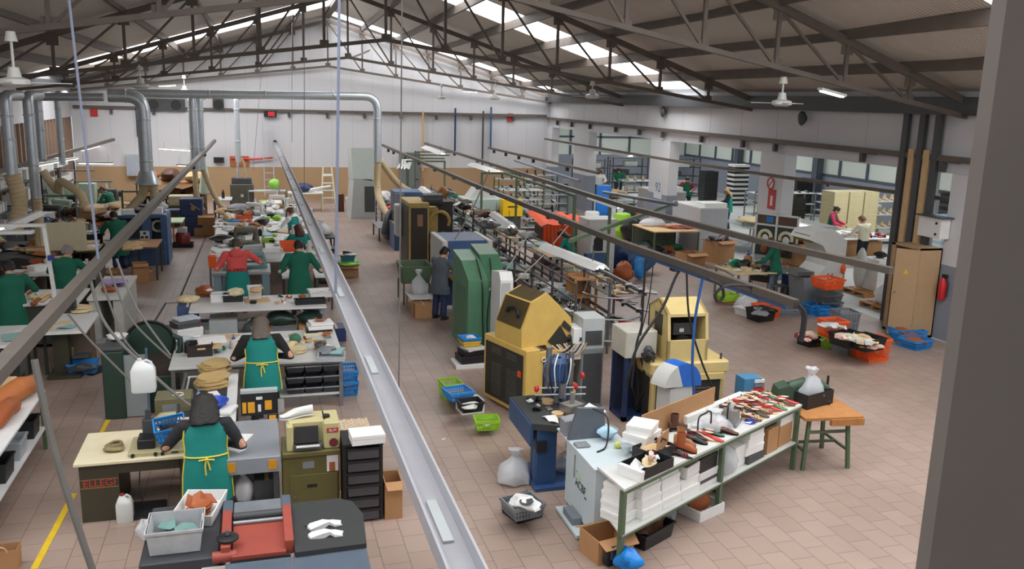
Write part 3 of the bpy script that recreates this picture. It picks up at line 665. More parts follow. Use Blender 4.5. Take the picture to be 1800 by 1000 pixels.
def shoe(label, px, py, z, kind, um, sm=None, rz=0., L=.25, group=None, loc=None, tilt=0.):
    t = thing('shoe', label, 'shoe', loc or at(px, py, z), rz, group); shoe_parts(t, kind, um, sm or tan, L)
    if tilt: t.rotation_euler = (tilt, 0, rz)
    return t
def plainbag(label, px, py, z, w, d, h, seed=3, mat_=None, loc=None, group=None):
    # knotted clear bag: lumpy body with a gathered neck
    m = MB(); q = random.Random(seed); rs = []
    for t_, k in ((0, .75), (.08, .98), (.3, 1.05), (.55, .8), (.72, .35), (.8, .18), (.9, .36), (1., .46)):
        rs.append([(w/2*k*(1+.16*math.sin(3*a+seed+t_*5)+q.uniform(-.09, .09))*math.cos(a), d/2*k*(1+.16*math.sin(4*a+seed)+q.uniform(-.09, .09))*math.sin(a), h*t_+(q.uniform(-.02, .02) if t_ > 0 else 0)) for a in [2*PI*i/14 for i in range(14)]])
    m.rings(rs); return solo(m, 'plastic_bag', mat_ or bag, label, 'bag', loc or at(px, py, z), 0, group, True)
# --- people. local frame: faces +y, x to their right
def remesh(o, vox, sm=4):
    r = o.modifiers.new('r', 'REMESH'); r.mode = 'VOXEL'; r.voxel_size = vox; r.use_smooth_shade = True
    s_ = o.modifiers.new('s', 'SMOOTH'); s_.factor = .5; s_.iterations = sm; return o
def ring(c, rx, ry, n=16, tilt=0.):
    return [(c[0]+rx*math.cos(a), c[1]+ry*math.sin(a), c[2]+tilt*math.sin(a)) for a in [2*PI*k/n for k in range(n)]]
def person(label, loc, rz, lean=.12, hands=((-.22, .42, 1.02), (.22, .42, 1.02)), elbows=None, top=coatg, sleeves=None, legs=None, hair=('short', None), hem=.5, bare=False, apron=None, scale=1., nod=.35, hood=None, foot=(0, 0), wx=1.24, vox=.013, longcoat=True, shoes_m=None, legspread=.1, seat=None):
    t = thing('person', label, 'person', loc, rz); t.scale = (scale*wx, scale, scale)
    legs = legs or M('dark_trousers', (36, 40, 58), .85, var=.1); hm = hair[1] or hair_d; sleeves = sleeves or top
    piv = .95
    def U(x, y, z, k=1.):
        if z <= piv: return (x, y, z)
        a = lean*k; dy, dz = y, z-piv; return (x, dy*math.cos(a)+dz*math.sin(a), piv+dz*math.cos(a)-dy*math.sin(a))
    dz0 = 0.
    def Hd(x, y, z): # head frame: pivot at the neck base, nods forward
        a = nod; dy, dz = y, z-1.47; return U(x, .02+dy*math.cos(a)+dz*math.sin(a), 1.47+dz*math.cos(a)-dy*math.sin(a))
    sh = [(-.185, 0, 1.385), (.185, 0, 1.385)]; S = [U(*p) for p in sh]
    E_ = []
    for i, s_ in enumerate((-1, 1)):
        if elbows and elbows[i]: E_.append(elbows[i])
        else:
            mid = Vector(S[i]).lerp(Vector(hands[i]), .5); E_.append((mid.x+s_*.10, mid.y-.07, mid.z-.09))
    hips = [(-.09, 0, .9), (.09, 0, .9)]; f0, f1 = foot
    kn = [(-legspread, .03+f0*.5, .49), (legspread, .03+f1*.5, .49)]; an = [(-legspread-.01, -.02+f0, .09), (legspread+.01, -.02+f1, .09)]
    if seat: # sitting: thighs forward
        hips = [(-.09, 0, .9), (.09, 0, .9)]; kn = [(-.12, .42, .88), (.12, .42, .88)]; an = [(-.12, .4, .47), (.12, .4, .47)]
    b = MB()
    # head
    hr = [(.045, .045, 1.405, 0), (.05, .055, 1.47, 0), (.052, .06, 1.50, .012), (.062, .085, 1.525, .022), (.072, .097, 1.56, .02), (.078, .102, 1.60, .012), (.079, .102, 1.64, .006), (.070, .09, 1.68, 0), (.045, .06, 1.708, 0), (.01, .012, 1.716, 0)]
    b.rings([[Hd(x_, y_, z_) for x_, y_, z_ in ring((0, oy, z), rx, ry)] for rx, ry, z, oy in hr])
    b.rings([[Hd(*p) for p in ring((0, .112+dy, z), r, r*1.1, 8)] for r, dy, z in ((.012, 0, 1.612), (.016, .012, 1.59), (.019, .02, 1.572), (.010, .0, 1.56))])  # nose
    for s_ in (-1, 1): b.rings([[Hd(*p) for p in ring((s_*.082, 0, z), .012, r, 8)] for r, z in ((.010, 1.555), (.022, 1.575), (.028, 1.60), (.02, 1.625), (.008, 1.632))])
    # torso
    tr_ = [(.15, .105, .88), (.155, .11, .96), (.14, .1, 1.08), (.155, .11, 1.2), (.175, .115, 1.3), (.16, .09, 1.39), (.08, .06, 1.43), (.05, .05, 1.46)]
    b.rings([[U(*p) for p in ring((0, 0, z), rx, ry)] for rx, ry, z in tr_])
    for i, s_ in enumerate((-1, 1)):
        h = Vector(hands[i]); e = Vector(E_[i]); d = (h-e).normalized(); w_ = h-d*.0
        b.tube([U(sh[i][0]*.75, 0, 1.37), S[i], e, e.lerp(h, .5), h], [.06, .058, .044, .038, .027], 10)
        x = d.cross(Vector((0, 0, 1))); x = x.normalized() if x.length > .1 else Vector((1, 0, 0)); n_ = x.cross(d)
        pc = h+d*.05
        b.tube([h-d*.01, h+d*.03, h+d*.08, h+d*.095], [.026, .036, .036, .024], 8)
        for k, (o_, ln) in enumerate(((-.03, .066), (-.01, .076), (.01, .07), (.03, .055))):
            r0 = h+d*.085+x*o_; r1 = r0+d*ln*.55-n_*.008; r2 = r1+d*ln*.4-n_*.03; b.tube([r0-d*.02, r0, r1, r2], [.01, .0095, .009, .007], 6)
        q0 = h+d*.03-x*s_*.03; q1 = q0+d*.035-x*s_*.03-n_*.012; q2 = q1+d*.03-x*s_*.004-n_*.012; b.tube([q0, q1, q2], [.013, .011, .008], 6)
        b.tube([(hips[i][0]*.9, 0, .95), hips[i], kn[i], an[i]], [.09, .09, .058, .038], 10)
        b.rings([ring((an[i][0], an[i][1]+.04+dy, z+an[i][2]-.09), r, r*1.7, 10) for r, dy, z in ((.04, .03, .005), (.045, .03, .03), (.036, .0, .07), (.036, -.03, .11))])
    remesh(b.build('body', skin, t), vox)
    for s_ in (-1, 1):
        MB().blob(Hd(s_*.032, .106, 1.618), (.011, .008, .009), 8, 5, 0).build('eye', M('dark_eye', (40, 30, 26), .3, var=.02), t, True)
    MB().blob(Hd(0, .112, 1.537), (.022, .008, .006), 8, 5, 0).build('mouth', M('lips', (176, 96, 92), .5, var=.03), t, True)
    # trousers and shoes
    m = MB()
    for i in (0, 1): m.tube([(hips[i][0]*.6, 0, 1.0), hips[i], kn[i], Vector(kn[i]).lerp(Vector(an[i]), .6), an[i]], [.10, .105, .078, .066, .07], 12)
    m.rings([ring((0, 0, z), rx, ry) for rx, ry, z in ((.16, .115, .86), (.17, .12, .95), (.16, .11, 1.02))])
    remesh(m.build('trousers', legs, t), .018)
    for i in (0, 1):
        a = an[i]; MB().rings([ring((a[0], a[1]+dy, a[2]-.09+z), rx, ry, 12) for rx, ry, dy, z in ((.045, .125, .055, .0), (.05, .13, .055, .02), (.046, .12, .05, .045), (.04, .06, 0, .085), (.04, .05, -.01, .1))]).build('shoe', shoes_m or black, t, True)
    # top: coat, shirt or jumper
    m = MB()
    rows = ([(.235, .19, hem), (.225, .175, hem+.15), (.205, .155, .8)] if longcoat else [(.185, .14, .88)])+[(.185, .14, .97), (.172, .13, 1.08), (.185, .138, 1.2), (.2, .14, 1.3), (.185, .115, 1.39), (.1, .08, 1.44), (.072, .068, 1.475)]
    m.rings([[U(*p) for p in ring((0, 0, z), rx, ry, 20)] for rx, ry, z in rows])
    ms = m if sleeves is top else MB()
    for i in (0, 1):
        h = Vector(hands[i]); e = Vector(E_[i]); end = e.lerp(h, .94) if not bare else e.lerp(h, .1)
        ms.tube([U(sh[i][0]*.6, 0, 1.36), S[i], Vector(S[i]).lerp(e, .5), e, end], [.08, .08, .068, .058, .05 if not bare else .06], 12)
    nm = 'coat' if longcoat else 'jumper'
    remesh(m.build(nm, top, t), .016, 3)
    if ms is not m: remesh(ms.build('sleeves', sleeves, t), .014, 3)
    if hood: MB().rings([[U(*p) for p in ring((0, -.06+dy, z), rx, ry, 14)] for rx, ry, dy, z in ((.1, .05, -.06, 1.30), (.13, .08, -.055, 1.36), (.12, .09, -.02, 1.43), (.09, .07, 0, 1.47))]).build('hood', top, t, True)
    # apron over the top, open at the sides with a tie at the back
    if apron:
        a0, a1 = apron[1]; m = MB()
        rows = [(.235, .178, a0), (.222, .168, .75), (.2, .155, .95), (.19, .148, 1.08), (.2, .152, 1.22), (.195, .15, 1.33), (.15, .125, 1.42)]
        m.rings([[U(*p) for p in ring((0, 0, z), rx, ry, 20)] for rx, ry, z in rows], cap=False)
        ao = m.build('apron', apron[0], t, True)
        if apron[2]:
            bm_ = MB()
            for s_ in (-1, 1): bm_.tube([U(*p) for p in ((s_*.237, 0, a0), (s_*.224, 0, .75), (s_*.202, 0, .95), (s_*.192, 0, 1.08), (s_*.203, -.02, 1.22), (s_*.19, -.05, 1.33), (s_*.15, -.03, 1.42))], .011, 6)
            bm_.build('binding', apron[2], t, True)
            w_ = [U(*p) for p in ring((0, 0, 1.0), .206, .158, 20)]
            MB().tube(w_[9:21], .010, 6).build('tie', apron[2], t, True)
            y0 = U(0, -.162, 1.0)
            MB().tube([y0, (y0[0]+.02, y0[1]-.015, .93), (y0[0]+.03, y0[1]-.01, .86)], .009, 6).tube([y0, (y0[0]-.015, y0[1]-.015, .91), (y0[0]-.01, y0[1]-.01, .80)], .009, 6).tube([(y0[0]-.07, y0[1]-.005, .99), (y0[0], y0[1]-.02, 1.005), (y0[0]+.07, y0[1]-.005, .985)], .01, 6).build('bow', apron[2], t, True)
    # hair
    k = hair[0]; m = MB()
    if k == 'bald': rows = [(.078, .06, 1.55, -.06), (.083, .07, 1.6, -.05), (.08, .06, 1.63, -.055)]
    elif k == 'short': rows = [(.062, .05, 1.52, -.06), (.084, .085, 1.57, -.033), (.090, .106, 1.62, -.012), (.09, .113, 1.66, .002), (.078, .1, 1.70, .0), (.05, .06, 1.728, -.004)]
    elif k == 'bun': rows = [(.062, .05, 1.52, -.06), (.086, .088, 1.57, -.035), (.093, .110, 1.62, -.012), (.093, .116, 1.66, .0), (.08, .1, 1.70, .0), (.05, .06, 1.735, -.01)]
    else: rows = [(.10, .045, 1.33, -.115), (.115, .06, 1.40, -.10), (.112, .075, 1.48, -.075), (.108, .092, 1.56, -.045), (.104, .112, 1.62, -.012), (.098, .118, 1.66, .0), (.082, .104, 1.705, .0), (.05, .06, 1.738, -.004)]
    if k == 'curly': rows = [(r*1.22, q*1.2, z, o_-.012) for r, q, z, o_ in rows]
    q = random.Random(5)
    m.rings([[Hd(*p) for p in [(x*(1+q.uniform(-.09, .09)), y*(1+q.uniform(-.06, .06)), z_+q.uniform(-.012, .012)) for x, y, z_ in ring((0, oy, z), rx, ry, 20)]] for rx, ry, z, oy in rows])
    if k == 'bun': m.blob(Hd(0, -.12, 1.66), (.05, .045, .05), 10, 7, .1)
    m.build('hair', hm, t, True)
    return t
# ------------------------------------------------------------------ front cutting machine
dk = M('machine_dark_grey', (62, 64, 68), .5, var=.1); bg = M('machine_blue_grey', (86, 98, 112), .42, var=.08); mat_r = M('black_rubber_mat', (52, 54, 54), .75, var=.08)
t = thing('rolling_machine', 'dark cutting machine with a red bed and a black side table at the front', 'machine', (-.1, 8.2, 0))
MB().box(-1.07, -.36, -.2, 1.0, .02, .88, bev=.02).box(-.36, -.28, .6, .95, .4, .86).build('side_cabinet', dk, t)
MB().box(-1.0, -.62, -.215, -.2, .60, .76).build('label_plate', M('worn_label', (150, 140, 96), .6, var=.2), t)
MB().box(-.52, -.3, -.215, -.2, .5, .78).build('paper_note', paper, t)
MB().box(-.26, .3, -.25, .78, .02, .84).build('base_frame', dk, t)
MB().box(-.24, .26, -.25, .42, .84, .885, bev=.006).build('bed', redm, t)
MB().box(-.24, .26, .55, .84, .86, .925, bev=.01).build('pressure_plate', M('worn_steel_plate', (150, 158, 164), .4, .5, .18, scale=4), t)
MB().tube([(-.24, .5, .92), (.26, .5, .92)], .045, 12).build('roller', dgrey, t, True)
MB().tube([(-.24, .4, .9), (.26, .4, .9)], .028, 12).build('front_roller', steel, t, True)
for s_, x in ((-1, -.3), (1, .29)): MB().box(x-.045, x+.045, -.2, .58, .82, .97, bev=.012).build('side_rail', redm, t)
for s_, x in ((-1, -.3), (1, .29)): MB().box(x-.05, x+.05, .58, .88, .82, .94, bev=.012).build('rail_end', bg, t)
MB().lathe([(.09, 0), (.105, .012), (.105, .03), (.085, .04), (.03, .045), (.03, .06), (.012, .075), (.001, .075)], (-.28, -.06, .97), 22).build('handwheel', black, t, True)
MB().tube([(-.28, -.06, 1.03), (-.28, -.06, 1.07)], .016, 10).build('wheel_nut', steel, t, True)
MB().tube([(-.42, -.18, .86), (-.2, -.18, .86)], .055, 14).build('motor_end', redm, t, True)
MB().prism([(.34, -.35), (1.02, -.33), (1.06, .3), (.98, .62), (.84, .72), (.34, .72)], .84, .91, 'z').build('side_table', mat_r, t)
MB().box(.36, 1.0, -.3, .66, .05, .84).build('table_cabinet', dk, t)
for x0, x1 in ((-.3, .31), (.32, 1.02)): MB().prism([(-.33, .86), (-1.2, .74), (-1.2, .70), (-.33, .82)], x0, x1, 'x').build('front_panel', bg, t)
for x0, x1 in ((-.3, .31), (.32, 1.02)): MB().box(x0+.02, x1-.02, -1.15, -.35, .02, .7).build('front_cabinet', bg, t)
tote('grey stained tub full of green board pieces on the dark cutting machine', 0, 0, 0, .50, .44, .24, M('stained_grey_tub', (186, 188, 190), .5, var=.12, scale=12), 0, .9, loc=(-.86, 8.34, .885), handles=True)
for i in range(7): piece('green board piece lying in the grey stained tub', 0, 0, 0, .22, .16, M('green_board', (110, 148, 142), .6, var=.08), 30+i, i*1.3, 'board_piece', 'board', .006, 7, .2, 'green board pieces in the tub', (-.95+.09*(i % 3), 8.25+.1*(i//3), .905+.018*i), .03)
tote('white tray holding brown leather pieces behind the grey tub', 0, 0, 0, .42, .62, .12, white, -.22, .92, loc=(-.68, 8.95, .885), lip=False, name='tray', cat='tray')
for i in range(6): piece('brown leather piece folded in the white tray', 0, 0, 0, .3, .2, brownl, 60+i, i*.9, 'leather_piece', 'leather', .012, 9, .25, 'brown leather in the white tray', (-.70+.03*(i % 2), 8.82+.06*(i % 4), .905+.02*i), .045)
lump('crumpled cloth bag beside the grey tub', 0, 0, 0, .16, .24, .2, bag, 'plastic_bag', 'bag', 4, .25, loc=(-1.17, 8.5, .885))
# white vamp uppers on the black table
def vamp(label, px, py, z, rz):
    q = [(-.16, -.07), (-.03, -.055), (.03, -.025), (.08, -.06), (.16, -.05), (.15, 0), (.16, .05), (.08, .06), (.03, .025), (-.03, .055), (-.16, .07), (-.19, 0)]
    m = MB(); n = len(q); m.rings([[(x, y, .006+.01*math.sin(x*40)) for x, y in q], [(x*.97, y*.97, .035+.02*math.cos(x*22)) for x, y in q]]); return solo(m, 'shoe_upper', white, label, 'shoe upper', at(px, py, z), rz, smooth=True)
vamp('upper of two white cut shoe uppers on the black side table', 573, 924, .91, .05); vamp('lower of two white cut shoe uppers on the black side table', 575, 941, .91, -.12)
solo(MB().tube([(0, 0, .01), (.05, -.04, .012), (.09, -.09, .012)], .007, 6).tube([(.02, .02, .01), (.06, -.05, .016), (.08, -.1, .012)], .007, 6), 'pincers', dgrey, 'pair of dark pincers beside the white shoe uppers', 'tool', at(535, 925, .911))
# ------------------------------------------------------------------ cream sewing table with the lettering
t = rect_table('sewing_table', 'cream topped sewing table with red lettering on its olive side', 'table', -2.22, -.93, 10.76, 11.78, .8, cream, olived, th=.045, bevel=.012)
for c in list(t.children):
    if c.name.startswith('leg'): bpy.data.objects.remove(c)
MB().box(-.60, -.16, -.44, .44, 0, .755).build('pedestal', olived, t)
MB().box(.54, .6, -.44, .44, 0, .755).build('side_panel', olived, t); MB().box(-.16, .54, -.46, -.40, .62, .755).build('apron_rail', olived, t)
text('ELLEGI', .12, M('red_lettering', (190, 60, 50), .6, var=.05), t, (-.38, -.4425, .50), (PI/2, 0, 0), sx=1.05)
MB().box(-.59, -.17, -.4415, -.44, .44, .45).box(-.59, -.17, -.4415, -.44, .55, .558).build('letter_stripe', M('dull_stripe', (150, 120, 80), .6, var=.1), t)
# skiving machine head
sk = M('sewing_head_olive_cream', (178, 168, 128), .45, var=.08)
t = thing('skiving_machine', 'olive cream skiving machine set into the cream sewing table', 'machine', (-1.32, 11.15, .8))
MB().box(-.30, .36, -.32, .24, 0, .05, bev=.01).build('bed_plate', sk, t)
MB().box(-.2, -.0, -.22, .06, .05, .17, bev=.012).build('feed_cover', black, t)
MB().tube([(-.08, .1, .12), (-.05, .14, .24), (.06, .22, .3), (.22, .26, .3)], [.06, .055, .06, .05], 12).build('arm', sk, t, True)
MB().box(-.16, -.02, .02, .12, .16, .34, bev=.01).box(-.12, -.06, .05, .10, .34, .46).build('needle_head', dgrey, t)
for x in (-.24, .02, .1): MB().tube([(x, -.33, .03), (x, -.36, .03)], .022, 10).build('knob', black, t, True)
MB().box(.2, .28, -.33, -.32, .02, .035).build('slot', black, t)
lump('coil of olive grey strap lying on the cream sewing table', 200, 792, .8, .26, .2, .08, M('strap_coil', (142, 128, 88), .7, var=.15), 'strap_coil', 'strap', 8, .12)
for i in range(4): solo(MB().tube(arc((0, 0, 0), .1-.012*i, 0, 5.4, 18, 'xy'), .014, 6), 'strap_loop', M('strap_coil', 0), 'olive grey strap loop on the coil on the cream table', 'strap', (at(201, 790, .8)[0]+.01*i, at(201, 790, .8)[1]-.01*i, .85+.016*i), i*1.4, group='loops of the strap coil', smooth=True)
jug('white jug with a red cap standing under the cream sewing table', at(221, 915, 0), offw, M('red_cap', (150, 40, 40), .5), .36, .19, .16)
t = thing('foot_pedal', 'black floor pedal under the cream sewing table', 'pedal', at(258, 900, 0)); MB().prism([(-.2, .01), (.2, .01), (.2, .06), (-.2, .05)], -.22, .22, 'x').build('plate', black, t); MB().tube([(-.05, .1, .05), (-.08, .12, .3), (-.06, .1, .62)], .008, 6).build('chain', dgrey, t)
# blue basket held at the table
b_ = crate('bright blue basket held up over the skiving machine by the woman in the apron', 0, 0, 0, .36, .27, .22, cblue, .3, loc=(-1.12, 10.98, .98)); b_.rotation_euler = (.32, -.12, .12)
lump('dark leather pieces inside the bright blue basket', 0, 0, 0, .22, .16, .09, blackl, 'leather_bundle', 'leather', 5, .25, loc=(-1.12, 10.99, 1.03))
slv = M('dark_grey_sleeve', (44, 46, 50), .85, var=.1)
X, Y = g(358, 703, 1.66)
person('person with long black hair in a teal apron holding the blue basket', (X, Y, 0), .06, .14, hands=((-.23, .58, 1.20), (.08, .42, 1.02)), top=slv, apron=(teal, (.42, 1.42), ybind), hair=('curly', hair_d), longcoat=False, nod=.45, vox=.009, legs=M('black_trousers', (26, 26, 32), .85), elbows=((-.37, .16, 1.07), (.34, .04, 1.05)), scale=.98)
# hanging jug and olive control box behind
jug('white see-through jug hanging over the clear guard of the green machine', (g(252, 660, 1.75)[0], g(252, 660, 1.75)[1], 1.55), M('milky_jug', (226, 230, 228), .3, var=.04, alpha=.85), white, .42, .28, .18)
t = thing('control_box', 'olive metal box on a stand left of the blue bowl table', 'box', (-1.22, 12.55, 0)); MB().box(-.24, .24, -.2, .2, .62, 1.0, bev=.01).build('body', M('olive_box', (112, 106, 76), .5, var=.1), t); MB().box(-.14, .1, -.206, -.2, .76, .92).build('panel', mgrey, t); MB().box(-.2, .2, -.16, .16, 0, .62).build('stand', olived, t)
solo(MB().tube(arc((0, 0, .012), .07, 0, 5.9, 16, 'xy'), .01, 6), 'white_ring', white, 'white loop of cord lying on the olive metal box', 'cord', (-1.16, 12.5, 1.0), smooth=True)
# ------------------------------------------------------------------ grey cutting table with yellow black panel
t = rect_table('cutting_table', 'grey blue machine table with orange warning plates on its front', 'machine', -.5, .17, 10.25, 11.55, .9, M('grey_blue_top', (158, 164, 172), .4, .2, .06), dgrey, th=.2, leg=.06)
for x in (-.24, .24): MB().box(x-.05, x+.05, -.658, -.65, .74, .86).build('warning_plate', M('amber_plate', (214, 150, 40), .5, var=.1), t)
MB().box(-.30, .30, -.6, .6, .25, .28).build('lower_shelf', dgrey, t); MB().box(-.31, .31, .3, .62, .02, .7).build('cabinet', navy, t)
t = thing('control_unit', 'black control panel with amber fields standing behind the grey machine table', 'panel', (-.06, 11.62, .9))
MB().box(-.24, .24, -.03, .08, .05, .36, bev=.008).box(-.05, .05, -.02, .06, 0, .06).build('housing', black, t); MB().box(-.24, .24, -.03, .08, .36, .40).build('grey_lid', lgrey, t)
am = M('amber_field', (228, 160, 36), .5, var=.1)
for x0, x1, z0, z1 in ((-.22, -.17, .09, .24), (-.15, -.06, .09, .24), (.07, .16, .12, .25)): MB().box(x0, x1, -.036, -.03, z0, z1).build('amber_field', am, t)
MB().box(.1, .24, -.07, -.02, -.06, .07, bev=.01).build('switch_box', black, t); MB().box(.12, .21, -.076, -.07, -.03, .05).build('amber_switch', am, t)
MB().box(-.04, .04, -.036, -.03, .27, .31).box(-.02, .02, -.036, -.03, .1, .2).build('white_marks', white, t)
sheets('white paper pattern lying on the grey machine table', 424, 770, .9, .22, .26, rz=-.4); sheets('second white sheet by the edge of the grey machine table', 415, 790, .9, .13, .2, rz=.8)
solo(MB().rings([[(-.05, -.1, 0), (.05, -.1, 0), (.05, .1, 0), (-.05, .1, 0)], [(-.03, -.1, .05), (.04, -.08, .06), (.04, .1, .03), (-.03, .1, .04)]]), 'wood_tool', tan, 'small tan scrap at the back corner of the grey machine table', 'scrap', at(405, 748, .9), .3)
plainbag('white bag hanging under the grey machine table', 0, 0, 0, .26, .2, .42, 12, M('white_bag', (210, 210, 212), .4, var=.05), loc=(-.28, 10.5, .25))
carton('dark box on the shelf under the grey machine table', 0, 0, 0, .3, .3, .26, mat_=dgrey, loc=(.0, 10.55, .28))
# ------------------------------------------------------------------ olive splitting machine
ocr = M('machine_cream_olive', (196, 186, 136), .45, var=.05)
t = thing('splitting_machine', 'cream and olive splitting machine with a warning triangle and red plate', 'machine', (.53, 10.32, 0))
MB().box(-.34, .34, -.05, .5, .02, .86, bev=.012).build('cabinet', olive, t)
d_ = MB().box(-.26, .32, -.062, -.05, .12, .62, bev=.006).build('door', olive, t); MB().lathe([(.014, -.08), (.014, -.06)], (-.2, 0, .34), 8, axis='y').build('latch', steel, d_)
MB().box(-.05, .07, -.066, -.062, .45, .49).build('name_plate', black, d_)
MB().box(-.1, .04, -.056, -.05, .70, .79).build('type_plate', mgrey, t); MB().box(.19, .33, -.062, -.05, .64, .85).build('white_switch', white, t); MB().box(.22, .29, -.068, -.062, .64, .76).build('picture_tag', brownl, t)
MB().box(-.34, .36, -.08, .5, .86, .92, bev=.01).build('work_plate', olive, t)
MB().box(-.26, .20, .08, .44, .92, 1.26, bev=.02).build('head', ocr, t); MB().box(.16, .36, -.02, .44, .92, 1.26, bev=.02).build('end_head', ocr, t); MB().box(-.28, -.2, -.02, .2, .92, 1.24, bev=.015).build('left_head', ocr, t)
MB().prism([(-.02, 1.02), (.09, 1.0), (.09, 1.2), (.04, 1.2)], -.18, .1, 'x').build('black_hood', black, t)
MB()._add([(-.04, -.012, 1.03), (.06, -.012, 1.03), (.01, .022, 1.12)], [(0, 1, 2)]).build('warning_triangle', cyellow, t)
MB().box(-.2, .14, -.04, .06, .93, 1.0).build('feed_table', steel, t); MB().box(-.17, .11, -.09, -.03, .985, .995).build('feed_sheet', offw, t)
rp = MB().box(.2, .34, -.026, -.02, 1.13, 1.19).build('red_plate', M('red_plate', (176, 52, 50), .5, var=.05), t); text('BLM', .05, white, t, (.27, -.028, 1.16), (PI/2, 0, 0))
MB().lathe([(.001, -.03), (.055, -.03), (.055, -.02), (.001, -.02)], (.28, 0, 1.0), 18, sx=1, axis='y').build('oval_badge', M('maroon_badge', (110, 44, 50), .5, var=.05), t)
t2 = shoe('white sneaker shown on top of the splitting machine', 0, 0, 0, 'sneaker', white, white, PI+.08, .27, loc=(.38, 10.55, 1.26)); t2.scale = (1.5, 1.5, 1.5)
solo(MB().lathe([(.03, 0), (.045, 0), (.045, .03), (.03, .03)], n=16), 'tape_roll', black, 'small black tape roll beside the white sneaker', 'tape', (.74, 10.5, 1.262), smooth=True)
# ------------------------------------------------------------------ black drawer tower with egg tray and white box
t = thing('drawer_tower', 'black plastic drawer tower with smoky see-through drawers', 'drawers', (1.15, 10.3, 0))
MB().box(-.24, -.20, -.2, .24, 0, 1.02).box(.20, .24, -.2, .24, 0, 1.02).box(-.24, .24, .2, .24, 0, 1.02).box(-.25, .25, -.22, .25, 1.0, 1.05, bev=.01).build('frame', black, t)
smoky = M('smoky_drawer_plastic', (74, 72, 76), .2, var=.1)
for i in range(6):
    z = .03+i*.162; d_ = MB().box(-.19, .19, -.235, .18, z, z+.125, bev=.012).build('drawer', smoky, t); MB().box(-.2, .2, -.25, -.2, z+.125, z+.15).build('drawer_lip', black, d_)
carton('white flat box on the black drawer tower', 0, 0, 0, .40, .30, .12, .05, paper, loc=(1.2, 10.15, 1.05), lid=paper)
t = thing('egg_tray_stack', 'stack of pulp egg trays behind the white flat box', 'egg tray', (1.13, 11.3, .0))
MB().box(-.22, .22, -.26, .26, 0, .68).build('carton_below', card, t); ypulp = M('pulp_cardboard', (190, 172, 148), .85, var=.08)
for k in range(3):
    m = MB()
    m.grid(lambda u, v: ((u-.5)*.5, (v-.5)*.6, .72+.035*k+.022*math.sin(u*31.4)*math.sin(v*37.7)), 40, 48); m.build('tray', ypulp, t, True)
carton('tall brown carton on the floor beside the drawer tower', 0, 0, 0, .22, .36, .5, .0, card, openb=True, loc=(1.52, 10.25, 0))
# ------------------------------------------------------------------ low table with the blue bowl
t = rect_table('low_table', 'white edged table with a black mat and a stack of tan pieces', 'table', -1.15, -.38, 11.85, 14.0, .8, white, dgrey, th=.05)
MB().box(-.33, .24, -.8, .95, .8, .812).build('black_mat', mat_r, t); MB().box(-.40, -.36, -.6, .9, .8, .92).build('edge_box', dgrey, t)
kraft = M('kraft_board', (196, 166, 112), .8, var=.08)
for j, (px, py, n) in enumerate(((378, 655, 7), (372, 678, 6))): pile('tan board sole piece in the %s stack on the black mat' % ('rear' if j == 0 else 'front'), px, py, .815, .52, .5, n, kraft, 200+20*j, 'tan boards, %s stack' % ('rear' if j == 0 else 'front'), 'board_piece', 'board', .022, .12, .03, .008)
bowl('round blue bowl on the white edged table', 373, 718, .812, .22, .12, M('royal_blue_plastic', (52, 84, 190), .4, var=.05)); sheets('white paper in front of the tan boards', 366, 694, .815, .3, .2, rz=.3); sheets('crumpled white paper right of the blue bowl', 400, 722, .815, .2, .3, rz=-.3, th=.03)
bottle('small clear bottle left of the blue bowl', 350, 708, .815, .035, .2, clearp, cblue)
# ------------------------------------------------------------------ second bench with the woman in the teal apron
t = rect_table('workbench', 'long grey workbench with an open shelf of black bins below', 'bench', -1.45, 1.33, 14.3, 16.3, .85, offw, steel, leg=.06, th=.04, apron=.05)
MB().box(.32, 1.36, -.96, -.1, .22, .25).build('shelf', offw, t); MB().box(-1.3, -.35, -.2, .9, .3, .33).build('shelf', offw, t)
def scoop(label, loc, group):
    t = thing('stacking_bin', label, 'bin', loc, 0, group)
    m = MB(); m.rings([[(x*.15*k, (-.2 if y < 0 else .2)*k2, z) for x, y in ((-1, -1), (1, -1), (1, 1), (-1, 1))] for k, k2, z in ((.8, .85, 0), (1, 1, .10), (1.0, 1.0, .12), (.9, .9, .12), (.72, .78, .02))]); m.build('body', M('bin_charcoal', (58, 62, 68), .4, var=.1), t)
    MB().box(-.16, .16, .16, .2, .1, .2).build('back', M('bin_charcoal', 0), t); MB().tube([(-.14, -.2, .1), (0, -.23, .11), (.14, -.2, .1)], .014, 6).build('lip', cgrey, t, True)
for i in range(3):
    for j in range(3): scoop('charcoal stacking bin, %s of the %s column on the bench shelf' % (['lowest', 'middle', 'topmost'][j], ['left', 'centre', 'right'][i]), (.52+.30*i, 14.55, .25+.19*j), 'charcoal stacking bins')
carton('grey box left of the charcoal stacking bins', 0, 0, 0, .3, .3, .2, mat_=offw, loc=(.17, 14.4, .0)); solo(MB().lathe([(.05, 0), (.05, .12)], n=12), 'spool', black, 'small black spool on the grey box', 'spool', (.2, 14.4, .2))
X, Y = g(458, 565, 1.66)
person('person with long grey brown hair in a teal apron at the long workbench', (X, Y, 0), .0, .12, hands=((-.2, .5, 1.0), (.1, .45, .97)), top=black and M('black_jumper', (28, 28, 30), .85, var=.1), apron=(teal, (.52, 1.42), ybind), hair=('long', M('grey_brown_hair', (92, 80, 72), .6, var=.2, scale=30)), longcoat=False, legs=M('blue_jeans_dark', (40, 52, 84), .85, var=.12), nod=.4, elbows=((-.34, .05, 1.06), (.36, .0, 1.06)))
B2 = .85
